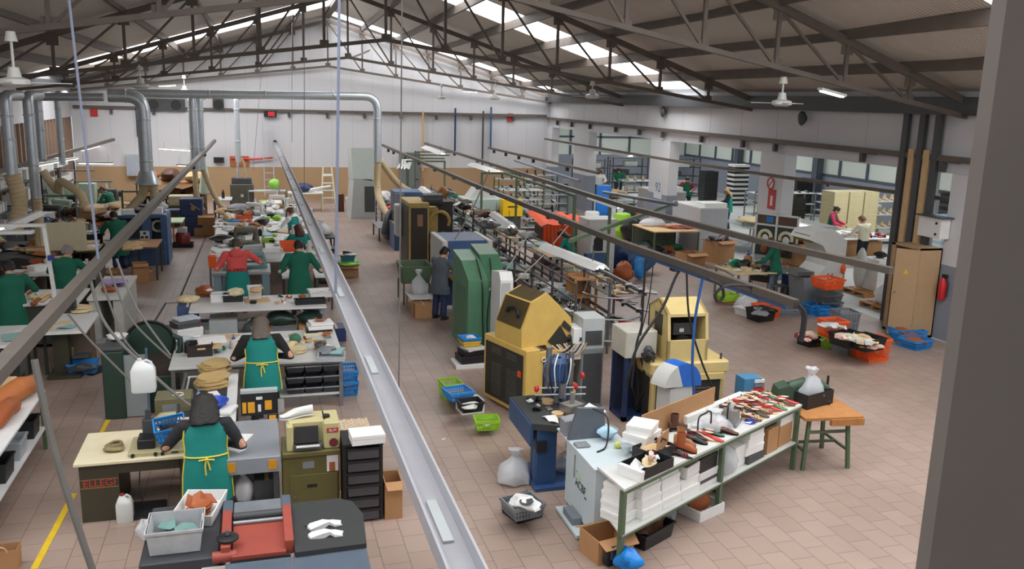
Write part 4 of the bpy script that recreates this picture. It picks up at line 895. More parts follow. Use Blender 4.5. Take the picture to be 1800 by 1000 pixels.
tote('black box of paper packs at the left of the long workbench', 352, 622, B2, .40, .36, .2, M('dark_brown_box', (44, 34, 32), .6, var=.1), .05, 1.); sheets('white framed pack leaning on the black box', 372, 600, B2+.17, .46, .3, rz=.15, th=.04); sheets('second pack under the white framed one', 368, 610, B2+.12, .4, .28, tan, .1, .03)
bottle('white glue bottle with a blue nozzle on the long workbench', 411, 612, B2, .07, .2, M('glue_bottle', (200, 190, 178), .5), M('blue_cap', (30, 80, 180), .4), nozzle=True)
bottle('small green pot before the glue bottle', 393, 615, B2, .04, .07, emer, dgreen, 'pot', 'pot')
for i, (px, py, mt, lb) in enumerate(((400, 592, tan, 'tan sheet behind the glue bottle'), (425, 595, paper, 'white sheet in front of the woman at the long workbench'), (480, 598, tan, 'tan sheet right of the woman at the long workbench'), (500, 600, paper, 'white sheet right of the tan sheet'), (540, 594, offw, 'long pale sheet at the rear of the workbench'))): sheets(lb, px, py, B2, .36, .3, mt, .2*i-.3)
pile('pale board piece stacked on the workbench by the green ball', 521, 620, B2, .34, .3, 4, natural, 240, 'pale boards on the workbench', 'board_piece', 'board', .02, .12, .015, .006)
solo(MB().blob((0, 0, .08), (.11, .1, .09), 12, 8, .06, 3), 'thread_cone', M('green_thread', (66, 120, 92), .8), 'green ball of thread on the workbench', 'thread', at(519, 602, B2), smooth=True)
tote('small brown box of dark scraps at the right of the workbench', 563, 612, B2, .2, .2, .12, card, 0, 1.); lump('dark scraps heaped in the small brown box', 563, 612, B2+.05, .18, .17, .12, dgrey, 'scraps', 'scraps', 9, .3, kind='stuff')
lump('grey cloth lump at the right end of the workbench', 575, 622, B2, .3, .3, .14, mgrey, 'cloth', 'cloth', 10, .25); sheets('mint board at the right end of the workbench', 592, 618, B2+.04, .22, .34, mint, -.3, .02)
tote('clear tray under the mint board at the bench end', 583, 630, B2, .44, .4, .07, clearp, -.1, 1., name='tray', cat='tray')
# stack of white packs at the bench right rear
for k, (lb, mt, h_) in enumerate((('cream pack at the bottom of the pile right of the bench', cream, .07), ('dark pack in the middle of the pile right of the bench', black, .03), ('white pack high in the pile right of the bench', paper, .07), ('white tray with a brown piece on top of the pile', paper, .05))): carton(lb, 0, 0, 0, .5-.03*k, .34, h_, .06*k-.05, mt, loc=(1.0+.02*k, 16.0, B2+[.0, .075, .11, .185][k]), lid=mt)
piece('brown leather piece on top of the white pile', 0, 0, 0, .24, .16, brownl, 77, .2, loc=(1.06, 16., B2+.24))
solo(MB().lathe([(.02, 0), (.06, .01), (.05, .16), (.03, .2)], n=10), 'hand_tool', black, 'black upright tool at the left of the long workbench', 'tool', at(330, 620, B2)); bowl('clear bowl with dark bits at the left of the workbench', 322, 605, B2, .2, .1, clearp)
# left heap of boxes standing beside the bench
for k, (px, py, z, w, d, h, mt, rz, lb) in enumerate(((318, 600, .5, .5, .45, .3, black, .3, 'black carton low in the leaning heap left of the bench'), (330, 588, .74, .46, .4, .16, paper, .35, 'white box in the leaning heap left of the bench'), (326, 575, .88, .44, .36, .12, dgrey, .5, 'grey box near the top of the leaning heap'), (327, 562, .98, .42, .3, .05, M('pale_blue_lid', (190, 198, 210), .5), .55, 'pale blue lid on top of the leaning heap'))): carton(lb, px, py, z, w, d, h, rz, mt, lid=mt)
carton('box under the leaning heap left of the bench', 0, 0, 0, .55, .55, .52, .1, dgrey, loc=(*g(318, 600, .5), 0))
lump('wine red leather hanging beside the leaning heap', 0, 0, 0, .2, .24, .95, wine, 'leather_bundle', 'leather', 13, .15, loc=(-1.12, 16.75, 0))
sheets('white papers pushed under the leaning heap', 322, 592, .86, .5, .34, rz=.5, th=.02)
# ------------------------------------------------------------------ first bench
t = rect_table('workbench', 'narrow white workbench with bags and cartons stored below', 'bench', -1.4, 1.33, 18.1, 19.4, .85, white, mgrey, leg=.06, th=.035)
B1 = .85
for lb, px, py, w, d, h, mt in (('brown leather bundle in an open box at the left end of the narrow bench', 360, 520, .36, .3, .16, M('bin_tan', (150, 104, 70), .7)), ('white cardboard box beside the brown bundle', 387, 528, .36, .34, .16, white), ('black box heaped with cream cloth', 410, 528, .4, .34, .14, black)): tote(lb, px, py, B1, w, d, h, mt, 0, 1.)
lump('brown leather bundle heaped in the left box', 360, 518, B1+.08, .34, .28, .2, brownl, 'leather_bundle', 'leather', 14, .22); lump('white cloth on the brown leather bundle', 368, 512, B1+.22, .12, .08, .06, white, 'cloth', 'cloth', 15); lump('cream cloth heaped in the black box', 415, 522, B1+.08, .38, .3, .2, M('cream_cloth', (226, 212, 180), .85), 'cloth', 'cloth', 16, .22)
tote('tall white box of tan cuttings on the narrow bench', 448, 525, B1, .3, .28, .28, white, .06, .8); lump('tan cuttings in the tall white box', 450, 514, B1+.2, .26, .22, .12, tan, 'scraps', 'scraps', 17, .3, kind='stuff')
sheets('tan board below the tall white box', 452, 529, B1, .5, .4, tan, .1, .02); piece('small brown leather scrap on the narrow bench', 508, 524, B1, .16, .1, brownl, 18)
tote('black tray at the right of the narrow bench', 545, 533, B1, .62, .26, .1, black, .05, 1., name='tray', cat='tray'); tote('white tray with cut pieces behind the black tray', 563, 520, B1, .5, .4, .14, white, .1, .9); piece('pink piece in the white tray on the narrow bench', 563, 515, B1+.1, .2, .14, pink, 19)
for lb, x, w, h, mt, c in (('grey storage drawers below the narrow bench', -.75, .55, .62, lgrey, None), ('carton with a green bag below the middle of the narrow bench', .38, .62, .42, card, dgreen), ('carton with a green bag below the right of the narrow bench', 1.05, .6, .42, card, dgreen)):
    carton(lb, 0, 0, 0, w, .6, h, 0, mt, loc=(x, 18.5, 0))
    if c: lump('dark green bag bulging from the %s carton below the narrow bench' % ('left' if x < .5 else 'right'), 0, 0, 0, w*.95, .6, .32, M('green_bag', (44, 66, 60), .35, var=.12), 'bag', 'bag', 20+int(x*9), .15, loc=(x, 18.5, h-.04))
lump('dark clear bag below the narrow bench', 0, 0, 0, .6, .5, .55, M('dark_bag', (74, 84, 80), .3, var=.15), 'plastic_bag', 'bag', 25, .15, loc=(-.12, 18.6, .0)); carton('low box at the right end below the narrow bench', 0, 0, 0, .4, .5, .3, 0, navy, loc=(1.55, 18.6, .0))
for i, (px, py, w, mt, lb) in enumerate(((355, 577, .4, lgrey, 'grey crate on the floor between the two benches'), (425, 575, .34, white, 'white box of scraps between the two benches'), (500, 582, .5, cgrey, 'grey flat crate between the two benches, right'))): tote(lb, px, py, .3, w, .34, .16, mt, 0, .9)
lump('cream leather roll at the left end of the narrow bench', 330, 532, .9, .4, .3, .16, natural, 'leather_bundle', 'leather', 27, .2); carton('box of denim below the cream roll', 0, 0, 0, .4, .4, .84, 0, M('denim_blue', (70, 90, 130), .8), loc=(*g(330, 534, .86), 0))
# ------------------------------------------------------------------ red hoodie's table
t = rect_table('sewing_table', 'grey sewing table of the person in the red hoodie', 'table', -1.12, .27, 22.05, 23.2, .85, lgrey, lgrey, panel=M('pale_blue_panel', (140, 172, 182), .5, var=.06), th=.06)
t2 = thing('sewing_machine', 'teal grey sewing machine in front of the red hoodie', 'machine', (-.3, 22.75, .85)); MB().box(-.5, .5, -.2, .2, 0, .08, bev=.02).build('bed', M('teal_grey', (110, 150, 150), .45), t2); MB().tube([(.4, 0, .08), (.4, 0, .32), (-.35, 0, .34), (-.38, 0, .18)], [.09, .08, .07, .05], 10).build('arm', M('teal_grey', 0), t2, True)
X, Y = g(415, 425, 1.72)
hd = M('red_hoodie_cloth', (222, 88, 86), .85, var=.08, bump=.15)
pr_ = person('person in a coral red hoodie standing at the grey sewing table', (X, Y, 0), .0, .15, hands=((-.28, .55, 1.05), (.3, .5, 1.2)), top=hd, hood=True, longcoat=False, apron=None, hair=('short', M('dark_grey_hair', (70, 66, 62), .6, var=.2, scale=30)), legs=teal, scale=1.04, elbows=((-.36, .05, 1.02), (.42, .12, 1.14)))
MB().rings([ring((0, 0, z), a, b_, 20) for a, b_, z in ((.235, .175, .42), (.22, .165, .7), (.19, .145, .98))], cap=False).build('apron_skirt', teal, pr_, True)
text('ANLABERRY', .095, M('black_print', (40, 24, 26), .7, var=.05), pr_, (0, -.165, 1.03), (PI/2, 0, 0), 'back_print')
X, Y = g(525, 427, 1.74)
person('person in a long green coat standing right of the red hoodie', (X, Y, 0), -.03, .14, hands=((-.26, .45, .98), (.34, .42, 1.0)), top=coatg, hem=.48, scale=1.04, legs=navy, elbows=((-.36, .02, 1.0), (.4, .02, 1.0)))
for x0, x1, lb in ((.52, .95, 'white sewing table in front of the green coat'), (1.3, 1.75, 'white sewing table by the aisle, right of the green coat')):
    rect_table('sewing_table', lb, 'table', x0, x1, 21.3, 22.3, .85, white, dgrey)
# the run of tables behind, down the hall
t = rect_table('workbench', 'long white run of tables behind the red hoodie', 'bench', .18, .95, 23.6, 37.5, .85, white, mgrey, th=.04)
t = rect_table('workbench', 'cluttered row of machine tables left of the long white run', 'bench', -1.3, .1, 23.9, 34., .85, offw, mgrey, th=.05)
t = rect_table('workbench', 'row of sewing tables right of the long white run', 'bench', 1.05, 1.85, 23.2, 36., .85, offw, mgrey, th=.05)
def sewing(label, loc, mt, rz=0., group=None):
    t = thing('sewing_machine', label, 'machine', loc, rz, group)
    MB().box(-.26, .26, -.1, .1, 0, .06, bev=.01).build('bed', mt, t); MB().tube([(.2, 0, .05), (.2, 0, .27), (-.2, 0, .29), (-.22, 0, .14)], [.075, .07, .06, .04], 10).build('arm', mt, t, True)
    MB().lathe([(.07, .28), (.075, .29), (.075, .31), (.02, .32)], (0, 0, .2), 14, axis='x').build('handwheel', black, t, True); MB().tube([(-.22, 0, .14), (-.22, 0, .05)], .008, 6).build('needle_bar', steel, t); MB().tube([(.1, .05, .3), (.1, .05, .5)], .008, 6).build('thread_stand', steel, t); MB().lathe([(.03, .3), (.04, .31), (.015, .44)], (.02, .06, 0), 10).build('spool', white, t, True)
    return t
olm = M('camouflage_grey_olive', (108, 104, 88), .6, var=.25, scale=12)
for i, (x, y, mt, rz, lb) in enumerate(((-.35, 26.4, olm, .4, 'large grey olive sewing machine on the cluttered row'), (-.1, 33., white, 0, 'white sewing machine by the grey bag at the far end'), (1.3, 27.2, white, PI, 'white sewing machine before the woman with red brown hair'), (1.35, 31., white, PI, 'white sewing machine before the woman in the white sleeves'), (1.35, 34.5, white, PI, 'white sewing machine at the far end of the right row'), (1.6, 24.2, white, PI, 'white sewing machine at the near end of the right row'), (.75, 35.5, white, .2, 'white sewing machine on the end of the long white run'))):
    o = sewing(lb, (x, y, .85), mt, rz); o.scale = (1.5, 1.5, 1.5) if i == 0 else (1.3, 1.3, 1.3)
X, Y = g(527, 396, 1.5); person('person with dark red brown hair in a teal top seated at the right row', (X, Y, -.2), .25, .15, hands=((-.25, .5, 1.0), (.25, .5, 1.0)), top=teal, hair=('long', M('red_brown_hair', (74, 40, 36), .6, var=.2, scale=30)), longcoat=False, seat=True)
X, Y = g(517, 366, 1.5); person('person with brown hair, white sleeves and teal apron seated farther down the right row', (X, Y, -.2), .9, .15, hands=((-.25, .55, 1.02), (.2, .5, 1.0)), top=white, apron=(teal, (.8, 1.3), None), hair=('bun', M('auburn_hair', (96, 60, 44), .6, var=.2, scale=30)), longcoat=False, seat=True)
C = .85
for i, (px, py, w, d, h, mt, lb) in enumerate(((430, 390, .55, .3, .2, corange, 'orange basket on the cluttered row beside the blue one'), (412, 394, .4, .34, .14, cblue, 'blue bin left of the orange basket on the cluttered row'), (508, 440, .5, .4, .26, corange, 'orange bin left of the green coat'), (470, 425, .34, .3, .1, cgreen, 'lime tray on the long white run'), (480, 452, .5, .6, .2, white, 'big white tray at the near end of the white run'), (445, 447, .5, .4, .2, lgrey, 'pale grey bin left of the big white tray'), (384, 452, .5, .5, .07, tan, 'tan tray stack left of the red hoodie'), (374, 470, .2, .2, .3, corange, 'orange holder at the left of the grey sewing table'))):
    (crate if mt is corange and i == 0 else tote)(lb, px, py, C, w, d, h, mt)
for i, (px, py, w, d, h, mt, nm, ct, lb) in enumerate(((420, 372, .9, .7, .3, M('grey_cloth', (150, 152, 160), .7, var=.2, scale=12), 'plastic_bag', 'bag', 'pale grey heap of bags at the far left of the cluttered row'), (462, 395, .5, .5, .25, blackl, 'leather_bundle', 'leather', 'black leather heap behind the orange basket'), (388, 425, .55, .5, .22, blackl, 'leather_bundle', 'leather', 'black heap at the left edge of the cluttered row'), (402, 430, .3, .6, .16, paper, 'paper_heap', 'paper', 'fanned white papers beside the black heap'), (480, 405, .5, .7, .1, white, 'cloth', 'cloth', 'white cloth pieces on the long white run'), (490, 425, .4, .6, .14, paper, 'cloth', 'cloth', 'white heap right of the lime tray'), (448, 400, .35, .5, .18, brownl, 'leather_bundle', 'leather', 'brown heap behind the big olive sewing machine'), (400, 388, .3, .5, .3, natural, 'leather_bundle', 'leather', 'cream heap behind the blue bin'))):
    lump(lb, px, py, C, w, d, h, mt, nm, ct, 40+i, .22)
for i, (px, py, mt, lb) in enumerate(((470, 380, paper, 'white sheet far down the long white run'), (475, 392, paper, 'white sheet in the middle of the long white run'), (390, 442, paper, 'white sheet on the tan tray stack'), (395, 460, offw, 'pale board left of the red hoodie'), (468, 412, mint, 'mint sheet on the long white run'), (510, 420, mint, 'mint sheet right of the long white run'), (506, 408, tan, 'tan sheet on the right row'), (540, 455, white, 'white sheet beside the green coat'), (520, 385, lgrey, 'grey sheet before the red brown hair'))): sheets(lb, px, py, C+.01, .45, .6, mt, .15*i, .02)
for k, mt in enumerate((tan, paper, white, offw)): carton('flat %s pack, layer %s of the pile left of the red hoodie' % (['tan', 'paper white', 'bright white', 'off white'][k], ['lowest', 'second', 'third', 'top'][k]), 0, 0, 0, .6, .5, .06, .05*k, mt, loc=(*g(392, 465, .85), .85+.065*k))
# drawers and cart right of the tray
t = thing('drawer_tower', 'black drawer cart with smoky drawers beside the aisle', 'drawers', (1.85, 24.6, 0)); MB().box(-.25, .25, -.25, .3, .05, 1.0).build('frame', black, t)
for i in range(4): MB().box(-.22, .22, -.27, -.2, .1+.22*i, .28+.22*i, bev=.01).build('drawer', smoky, t)
t = rect_table('trolley', 'black and red trolley with a clear bag on it by the aisle', 'trolley', 1.7, 2.4, 28.2, 29.6, .7, black, dgrey, shelf=(.3,)); plainbag('clear bag on the trolley by the aisle', 0, 0, 0, .6, .6, .5, 31, loc=(2., 28.9, .7)); carton('red brown box on the trolley shelf', 0, 0, 0, .5, .6, .25, mat_=wine, loc=(2.05, 28.8, .3))
carton('cardboard box with a lime bag by the aisle', 0, 0, 0, .62, .5, .34, 0, card, True, loc=(2.48, 25.5, 0)); lump('lime green bag spilling over the aisle box', 0, 0, 0, .8, .6, .18, M('lime_bag', (150, 214, 90), .4), 'plastic_bag', 'bag', 51, .25, loc=(2.48, 25.5, .28)); tote('blue tub on the lime bag', 0, 0, 0, .4, .36, .18, M('petrol_blue', (40, 110, 130), .5), loc=(2.5, 25.5, .42)); lump('white cloth on the blue tub', 0, 0, 0, .5, .4, .1, white, 'cloth', 'cloth', 52, loc=(2.5, 25.5, .58)); shoe('dark shoe on the white cloth over the blue tub', 0, 0, 0, 'loafer', blackl, black, .3, .3, loc=(2.5, 25.45, .66))
crate('blue basket below the end of the long workbench by the tray', 610, 690, .0, .36, .5, .28, cblue); crate('blue basket stacked on the lower blue basket at the bench end', 0, 0, 0, .36, .5, .2, cblue, loc=(*g(610, 690, .0), .28))
# ------------------------------------------------------------------ left side, front to back
t = rect_table('leather_table', 'white topped leather table with dark bins below, at the left edge', 'table', -4.3, -3.05, 10.3, 13.45, .9, white, fgreen, leg=.05, th=.04, shelf=(.36,))
q_or = M('orange_brown_leather', (186, 112, 62), .6, var=.12, bump=.2)
def roll(label, x, y, z, L, r, mt, rz, seed): 
    m = MB(); q = random.Random(seed); m.tube([(L*(f-.5), .05*math.sin(f*5+seed), r*.7+.03*math.sin(f*9+seed)) for f in [i/9 for i in range(10)]], [r*(.75+.3*q.random()) for _ in range(10)], 10)
    return solo(m, 'leather_roll', mt, label, 'leather', (x, y, z), rz, smooth=True)
roll('long orange brown leather roll on the leather table, upper', -3.45, 12.7, .93, 1.5, .16, q_or, 1.2, 1); roll('orange brown leather roll lying lower on the leather table', -3.35, 12.0, .92, 1.2, .13, brownl, 1.4, 2); roll('pale brown leather roll behind the orange ones', -3.75, 13.0, .95, 1.1, .15, tan, .9, 3)
for i, (y, mt, w, lb) in enumerate(((13.05, black, .36, 'black bin on the shelf under the leather table, rear'), (12.3, clearp, .4, 'clear bin on the shelf under the leather table'), (11.6, black, .44, 'black bin on the shelf under the leather table, front'))): tote(lb, 0, 0, 0, .5, w, .26, mt, 0, .92, loc=(-3.35, y, .36))
lump('grey bag hanging under the rear edge of the leather table', 0, 0, 0, .3, .4, .3, mgrey, 'bag', 'bag', 3, .2, loc=(-3.3, 12.7, .36)) if False else None
t = thing('paper_bag', 'brown paper bag with handles on the floor at the bottom left', 'bag', (*g(8, 1000, 0), 0)); MB().tray(-.16, .16, -.1, .1, 0, .26, .006, .95).build('body', card, t); MB().tube(arc((0, -.1, .24), .07, 0, PI, 8, 'xz'), .006, 6).build('handle', tan, t)
# dark green machine with the belt wheel and clear guard
t = thing('press_machine', 'dark green machine with a belt wheel and dark tank', 'machine', (-1.95, 15.1, 0))
MB().box(-.5, -.18, -.65, .3, 0, 1.12, bev=.02).build('column', dgreen, t); MB().box(-.5, -.18, -.6, .2, 1.12, 1.18, bev=.02).build('column_cap', dgrey, t)
MB().box(-.18, .55, -.45, .45, 0, .62, bev=.02).build('base', dgreen, t); MB().box(-.16, .5, -.4, .4, .62, .80).build('tank', M('tank_brown', (60, 50, 44), .6, var=.15), t)
MB().lathe([(.04, -.03), (.36, -.03), (.38, 0), (.36, .03), (.04, .03)], (.12, .3, .98), 24, axis='y').build('belt_wheel', dgreen, t, True); MB().tube(arc((.12, .26, .98), .40, 0, 2*PI, 26, 'xz'), .022, 6).build('belt', rubber, t, True)
MB().tube([(.5, .1, .7), (.62, .1, .9), (.62, .1, 1.1), (.5, .1, 1.15)], .05, 10).build('motor', dgreen, t, True)
MB()._add([(-.3, -.62, .02), (.14, -.62, .02), (.14, -.6, 1.05), (-.3, -.6, 1.05), (-.3, -.61, .02), (.14, -.61, .02), (.14, -.59, 1.05), (-.3, -.59, 1.05)], [(0, 1, 2, 3), (7, 6, 5, 4), (0, 4, 5, 1), (1, 5, 6, 2), (2, 6, 7, 3), (3, 7, 4, 0)]).build('clear_guard', M('grey_clear_guard', (150, 156, 158), .25, var=.05, alpha=.75), t); MB().bar((.16, -.6, 0), (.16, -.58, 1.15), .03, .03).build('guard_post', M('slate_post', (90, 110, 130), .5), t)
lump('white cloth on the cap of the dark green machine', 0, 0, 0, .3, .26, .12, white, 'cloth', 'cloth', 61, .2, loc=(-2.28, 15.0, 1.18))
# olive pedestal bench
t = rect_table('workbench', 'olive pedestal bench with tan boards on its white top', 'bench', -3.75, -3.05, 16.75, 18.2, .9, white, olived, th=.05)
for c in list(t.children):
    if c.name.startswith('leg'): bpy.data.objects.remove(c)
MB().box(-.28, -.02, -.45, -.2, .06, .85).build('pedestal', olived, t); MB().box(-.36, .2, -.7, .5, 0, .06).build('foot', olived, t); MB().box(.0, .3, -.1, .4, .06, .85).build('rear_pedestal', M('brown_panel', (96, 82, 66), .6), t); MB().box(.02, .28, -.4, .1, .3, .33).build('small_shelf', dgrey, t)
pile('tan board on the rear of the olive pedestal bench', 142, 548, .9, .42, .36, 5, natural, 300, 'tan boards on the pedestal bench', 'board_piece', 'board', .02, .15, .05, .01)
for i, (px, py, mt, lb) in enumerate(((108, 568, natural, 'large tan board piece at the middle of the pedestal bench'), (92, 578, natural, 'small tan board piece at the front of the pedestal bench'), (118, 576, mint, 'mint board piece on the pedestal bench'))): piece(lb, px, py, .9, .36, .26, mt, 310+i, .3*i, 'board_piece', 'board')
tote('bright blue bin with dark leather on the floor beside the pedestal bench', 148, 655, 0, .5, .36, .22, cblue); lump('dark leather in the bright blue floor bin', 148, 652, .1, .4, .28, .14, dgrey, 'leather_bundle', 'leather', 62, .25)
sheets('black mat on the floor right of the blue bin', 168, 652, .0, .34, .5, black, -.6, .02); shoe('red and white shoe on the floor by the pedestal bench', 118, 655, 0, 'sneaker', redl, white, .8, .3)
# benches of the two people in green coats
dol = M('dark_cabinet_olive', (58, 60, 52), .5, var=.1)
t = rect_table('workbench', 'dark cabinet bench with a white top beside the lamp post', 'bench', -4.75, -3.55, 18.9, 20.3, .95, white, dol, panel=dol, th=.05, back=dol); MB().box(-.5, .5, -.66, -.62, .1, .88).build('front_panel', dol, t)
MB().box(.0, .46, -.67, -.66, .68, .86).build('drawer', olived, t)
t = rect_table('workbench', 'white topped bench at the left edge before the nearest green coat', 'bench', -5.6, -4.1, 16.0, 17.4, .9, white, dol, panel=dol, th=.05)
t = rect_table('workbench', 'small white bench with a mint sheet right of the left edge bench', 'bench', -4.05, -3.8+.02, 15.7, 17.2, .88, white, dol)
sheets('mint sheet on the left edge bench', 24, 592, .92, .34, .5, mint, .3); sheets('white sheet on the left edge bench', 40, 583, .92, .3, .3)
for i, (px, py, mt, lb) in enumerate(((72, 522, natural, 'cream rolled piece on the cabinet bench'), (78, 527, tan, 'tan rolled piece on the cabinet bench'), (84, 532, offw, 'white rolled piece on the cabinet bench'), (70, 530, brownl, 'brown rolled piece on the cabinet bench'))): roll(lb, *at(px, py, .97), .5, .04, mt, 1., 20+i)
sheets('white sheet with a mint scrap on the cabinet bench', 60, 520, .955, .5, .6, rz=.1); piece('mint scrap on the white sheet', 60, 523, .965, .16, .12, mint, 32)
t = thing('lamp_stand', 'white lamp post with a long white lamp arm over the cabinet bench', 'lamp', (-4.0, 19.1, .95)); MB().bar((0, 0, 0), (-.12, .1, 1.55), .07, .07).build('post', white, t); MB().box(-.07, .04, -.05, .05, .85, .95).build('blue_clamp', M('blue_tape', (40, 60, 140), .5), t); MB().box(-2.4, -.08, .02, .14, 1.52, 1.58).build('arm', white, t); MB().box(-2.4, -.3, -.04, .18, 1.38, 1.45, bev=.02).build('lamp_cover', white, t)
X, Y = g(16, 468, 1.72); person('person in a dark green coat with short black hair at the left edge', (X, Y, 0), .35, .15, hands=((-.25, .5, 1.0), (.3, .45, 1.0)), top=coatg, bare=True, hem=.45, scale=1.06, legs=navy)
X, Y = g(110, 437, 1.74); person('person in a green coat with grey hair and bald crown at the leather bench', (X, Y, 0), -.25, .2, hands=((-.3, .5, 1.02), (.32, .5, 1.0)), top=coatg, hair=('short', hair_g), hem=.5, scale=1.05, legs=navy)
t = rect_table('workbench', 'bench with brown leather before the person with grey hair', 'bench', -5.3, -3.7, 22.0, 23.6, .95, offw, dol, panel=dol, th=.05)
for i, (px, py, lb) in enumerate(((55, 470, 'brown leather strip at the left of the leather bench'), (72, 465, 'brown leather strip in the middle of the leather bench'), (42, 480, 'brown leather scrap at the front left of the leather bench'))): piece(lb, px, py, .95, .5, .3, q_or, 330+i, .6*i)
sheets('white sheet right of the person with grey hair', 142, 488, .95, .6, .6, M('pinkish_white', (220, 214, 214), .6), .2); tote('box of white pieces under the leather bench edge', 46, 490, .8, .5, .3, .2, white)
t = rect_table('cutting_table', 'wide table draped with black leather at the far left', 'table', -7.2, -5.05, 24.0, 27.0, .95, M('black_hide', (40, 38, 40), .55, var=.12), dol, panel=dol, th=.08)
m = MB(); m.grid(lambda u, v: (-7.1+2.0*u, 23.98-.02*math.sin(u*20), .98-.75*v-.03*math.sin(u*17)), 24, 6); solo(m, 'hide', M('black_hide', 0), 'black leather hide hanging over the front of the draped table', 'leather', smooth=True)
for i, (px, py, w, d, lb) in enumerate(((55, 440, .5, .9, 'ragged tan hide on the black leather'), (100, 428, 1., .8, 'big tan hide sheet by the cream board'))): piece(lb, px, py, 1., w, d, tan, 340+i, .5, 'hide', 'leather', .01, 13, .35)
solo(MB().box(-.55, .55, -.02, .02, 0, .75), 'board', cream, 'cream board standing behind the tan hide', 'board', (*g(114, 440, .95), .95))
# white pedestal with purple leather
t = rect_table('workbench', 'worn white pedestal bench with purple leather on top', 'bench', -3.45, -2.75, 19.25, 21.6, .95, M('worn_white', (206, 204, 198), .6, var=.08), lgrey, panel=M('worn_grey_white', (184, 184, 178), .6, var=.12), th=.06); MB().box(-.4, .3, -1.25, -1.0, 0, .05).build('foot', lgrey, t)
piece('purple leather sheets on the white pedestal bench', 203, 497, .96, .55, .6, M('lilac_leather', (170, 140, 196), .6), 41, .2, th=.03); piece('dark leather under the purple sheets', 200, 503, .955, .5, .4, blackl, 42); lump('brown leather bundle at the front of the white pedestal bench', 192, 513, .95, .3, .3, .12, brownl, 'leather_bundle', 'leather', 43, .2)
# small leather stand and boxes near the blue machine
t = rect_table('side_table', 'rickety wooden stand of leather scraps beside the blue cabinet machine', 'table', -3.4, -2.7, 25.6, 27.0, .95, wood, olived); lump('cream and brown scraps on the rickety stand', 230, 440, .95, .7, .7, .25, tan, 'scraps', 'scraps', 44, .3, kind='stuff')
carton('tall cardboard box under the rickety stand', 0, 0, 0, .4, .4, .55, .2, card, True, loc=(-3.15, 25.4, 0)); carton('small cardboard box on the floor right of the rickety stand', 260, 492, 0, .28, .3, .32, .1, card, True); carton('cardboard box left of the rickety stand', 0, 0, 0, .4, .4, .35, 0, card, True, loc=(-3.9, 25.6, 0))
# blue cabinet machine with a window
t = thing('cabinet_machine', 'blue cabinet machine with an open window bay and a white box on top', 'machine', (-3.25, 28.6, 0))
MB().box(-.8, .55, -.7, .6, 0, .72, bev=.03).box(-.8, .55, -.62, .6, .3, .34).build('base', blue, t); MB().box(-.78, .52, -.74, -.7, .38, .42).build('rib', blue, t)
MB().box(-.8, .55, .1, .6, .72, 1.42).build('back_body', M('inner_grey_blue', (76, 84, 92), .5, var=.1), t); MB().box(-.85, .6, -.62, .62, 1.42, 1.52, bev=.02).build('top', blue, t)
for x0, x1 in ((-.84, -.7), (-.1, .16)): MB().box(x0, x1, -.6, .1, .72, 1.42).build('pillar', blue, t)
MB().box(.42, .62, -.66, .62, .0, 1.48, bev=.02).build('side_door', blue, t)
MB().box(-.16, .1, -.66, -.6, .80, 1.05).build('switch_plate', offw, t)
for x, z in ((-.03, .98), (-.1, .86), (.02, .86)): MB().box(x-.04, x+.04, -.672, -.66, z-.035, z+.035).build('gauge', black, t)
MB().tube(arc((.32, -.3, 1.14), .16, 0, 2*PI, 18, 'xz'), .04, 8).build('wheel', cream, t, True); MB().box(-.7, -.1, -.55, -.1, .72, .76).build('worktop', lgrey, t)
carton('white box on top of the blue cabinet machine', 0, 0, 0, .34, .3, .18, 0, paper, loc=(-2.95, 28.4, 1.52)); carton('second white box at the left on the blue cabinet machine', 0, 0, 0, .34, .3, .14, .2, paper, loc=(-3.75, 28.3, 1.52)); lump('dark clutter on top of the blue cabinet machine', 0, 0, 0, .6, .5, .14, dgrey, 'clutter', 'clutter', 45, .3, loc=(-3.4, 28.8, 1.52), kind='stuff'); lump('white bag behind the white box on the blue machine', 0, 0, 0, .4, .3, .3, white, 'plastic_bag', 'bag', 46, .15, loc=(-2.9, 29.0, 1.52))
# navy machine, cartons, floor machine
t = thing('machine', 'navy blue machine with a round dial beside the aisle', 'machine', (-2.35, 33.9, 0)); MB().box(-.42, .42, -.4, .5, 0, .72, bev=.02).build('base', navy, t); MB().box(-.36, .42, -.3, .45, .72, 1.35, bev=.03).build('head', navy, t); MB().lathe([(.001, -.33), (.09, -.33), (.09, -.3), (.001, -.3)], (0.1, 0, 1.02), 16, axis='y').build('dial', M('brass', (150, 130, 70), .4, .5), t); MB().box(-.8, -.36, -.3, .3, .85, .95).build('side_arm', navy, t); MB().bar((.0, -.34, 1.2), (.35, -.34, .95), .04, .03).build('lever', steel, t)
t = carton('stack carton on the floor right of the navy machine', 362, 413, 0, .62, .5, .42, 0, card); carton('open carton on top beside the navy machine', 0, 0, 0, .6, .5, .34, .05, card, True, loc=(*g(364, 413, 0), .42)); carton('small carton at the foot of the navy machine', 350, 414, 0, .3, .3, .3, 0, card)
t = thing('compressor', 'small red and black compressor on a tray on the floor', 'compressor', (*g(322, 433, 0), 0)); MB().tray(-.35, .35, -.3, .3, 0, .12, .02, .95).build('tray', black, t); MB().lathe([(.2, .08), (.24, .12), (.24, .4), (.18, .5)], n=14).build('tank', M('dark_red', (120, 36, 34), .4), t, True); MB().box(-.15, .15, -.15, .15, .48, .66, bev=.03).build('motor', lgrey, t)
t = rect_table('side_table', 'tan topped stand between the blue and navy machines', 'table', -2.9, -2.45, 31.2, 32.4, .85, M('green_paper', (190, 214, 170), .6), wood)
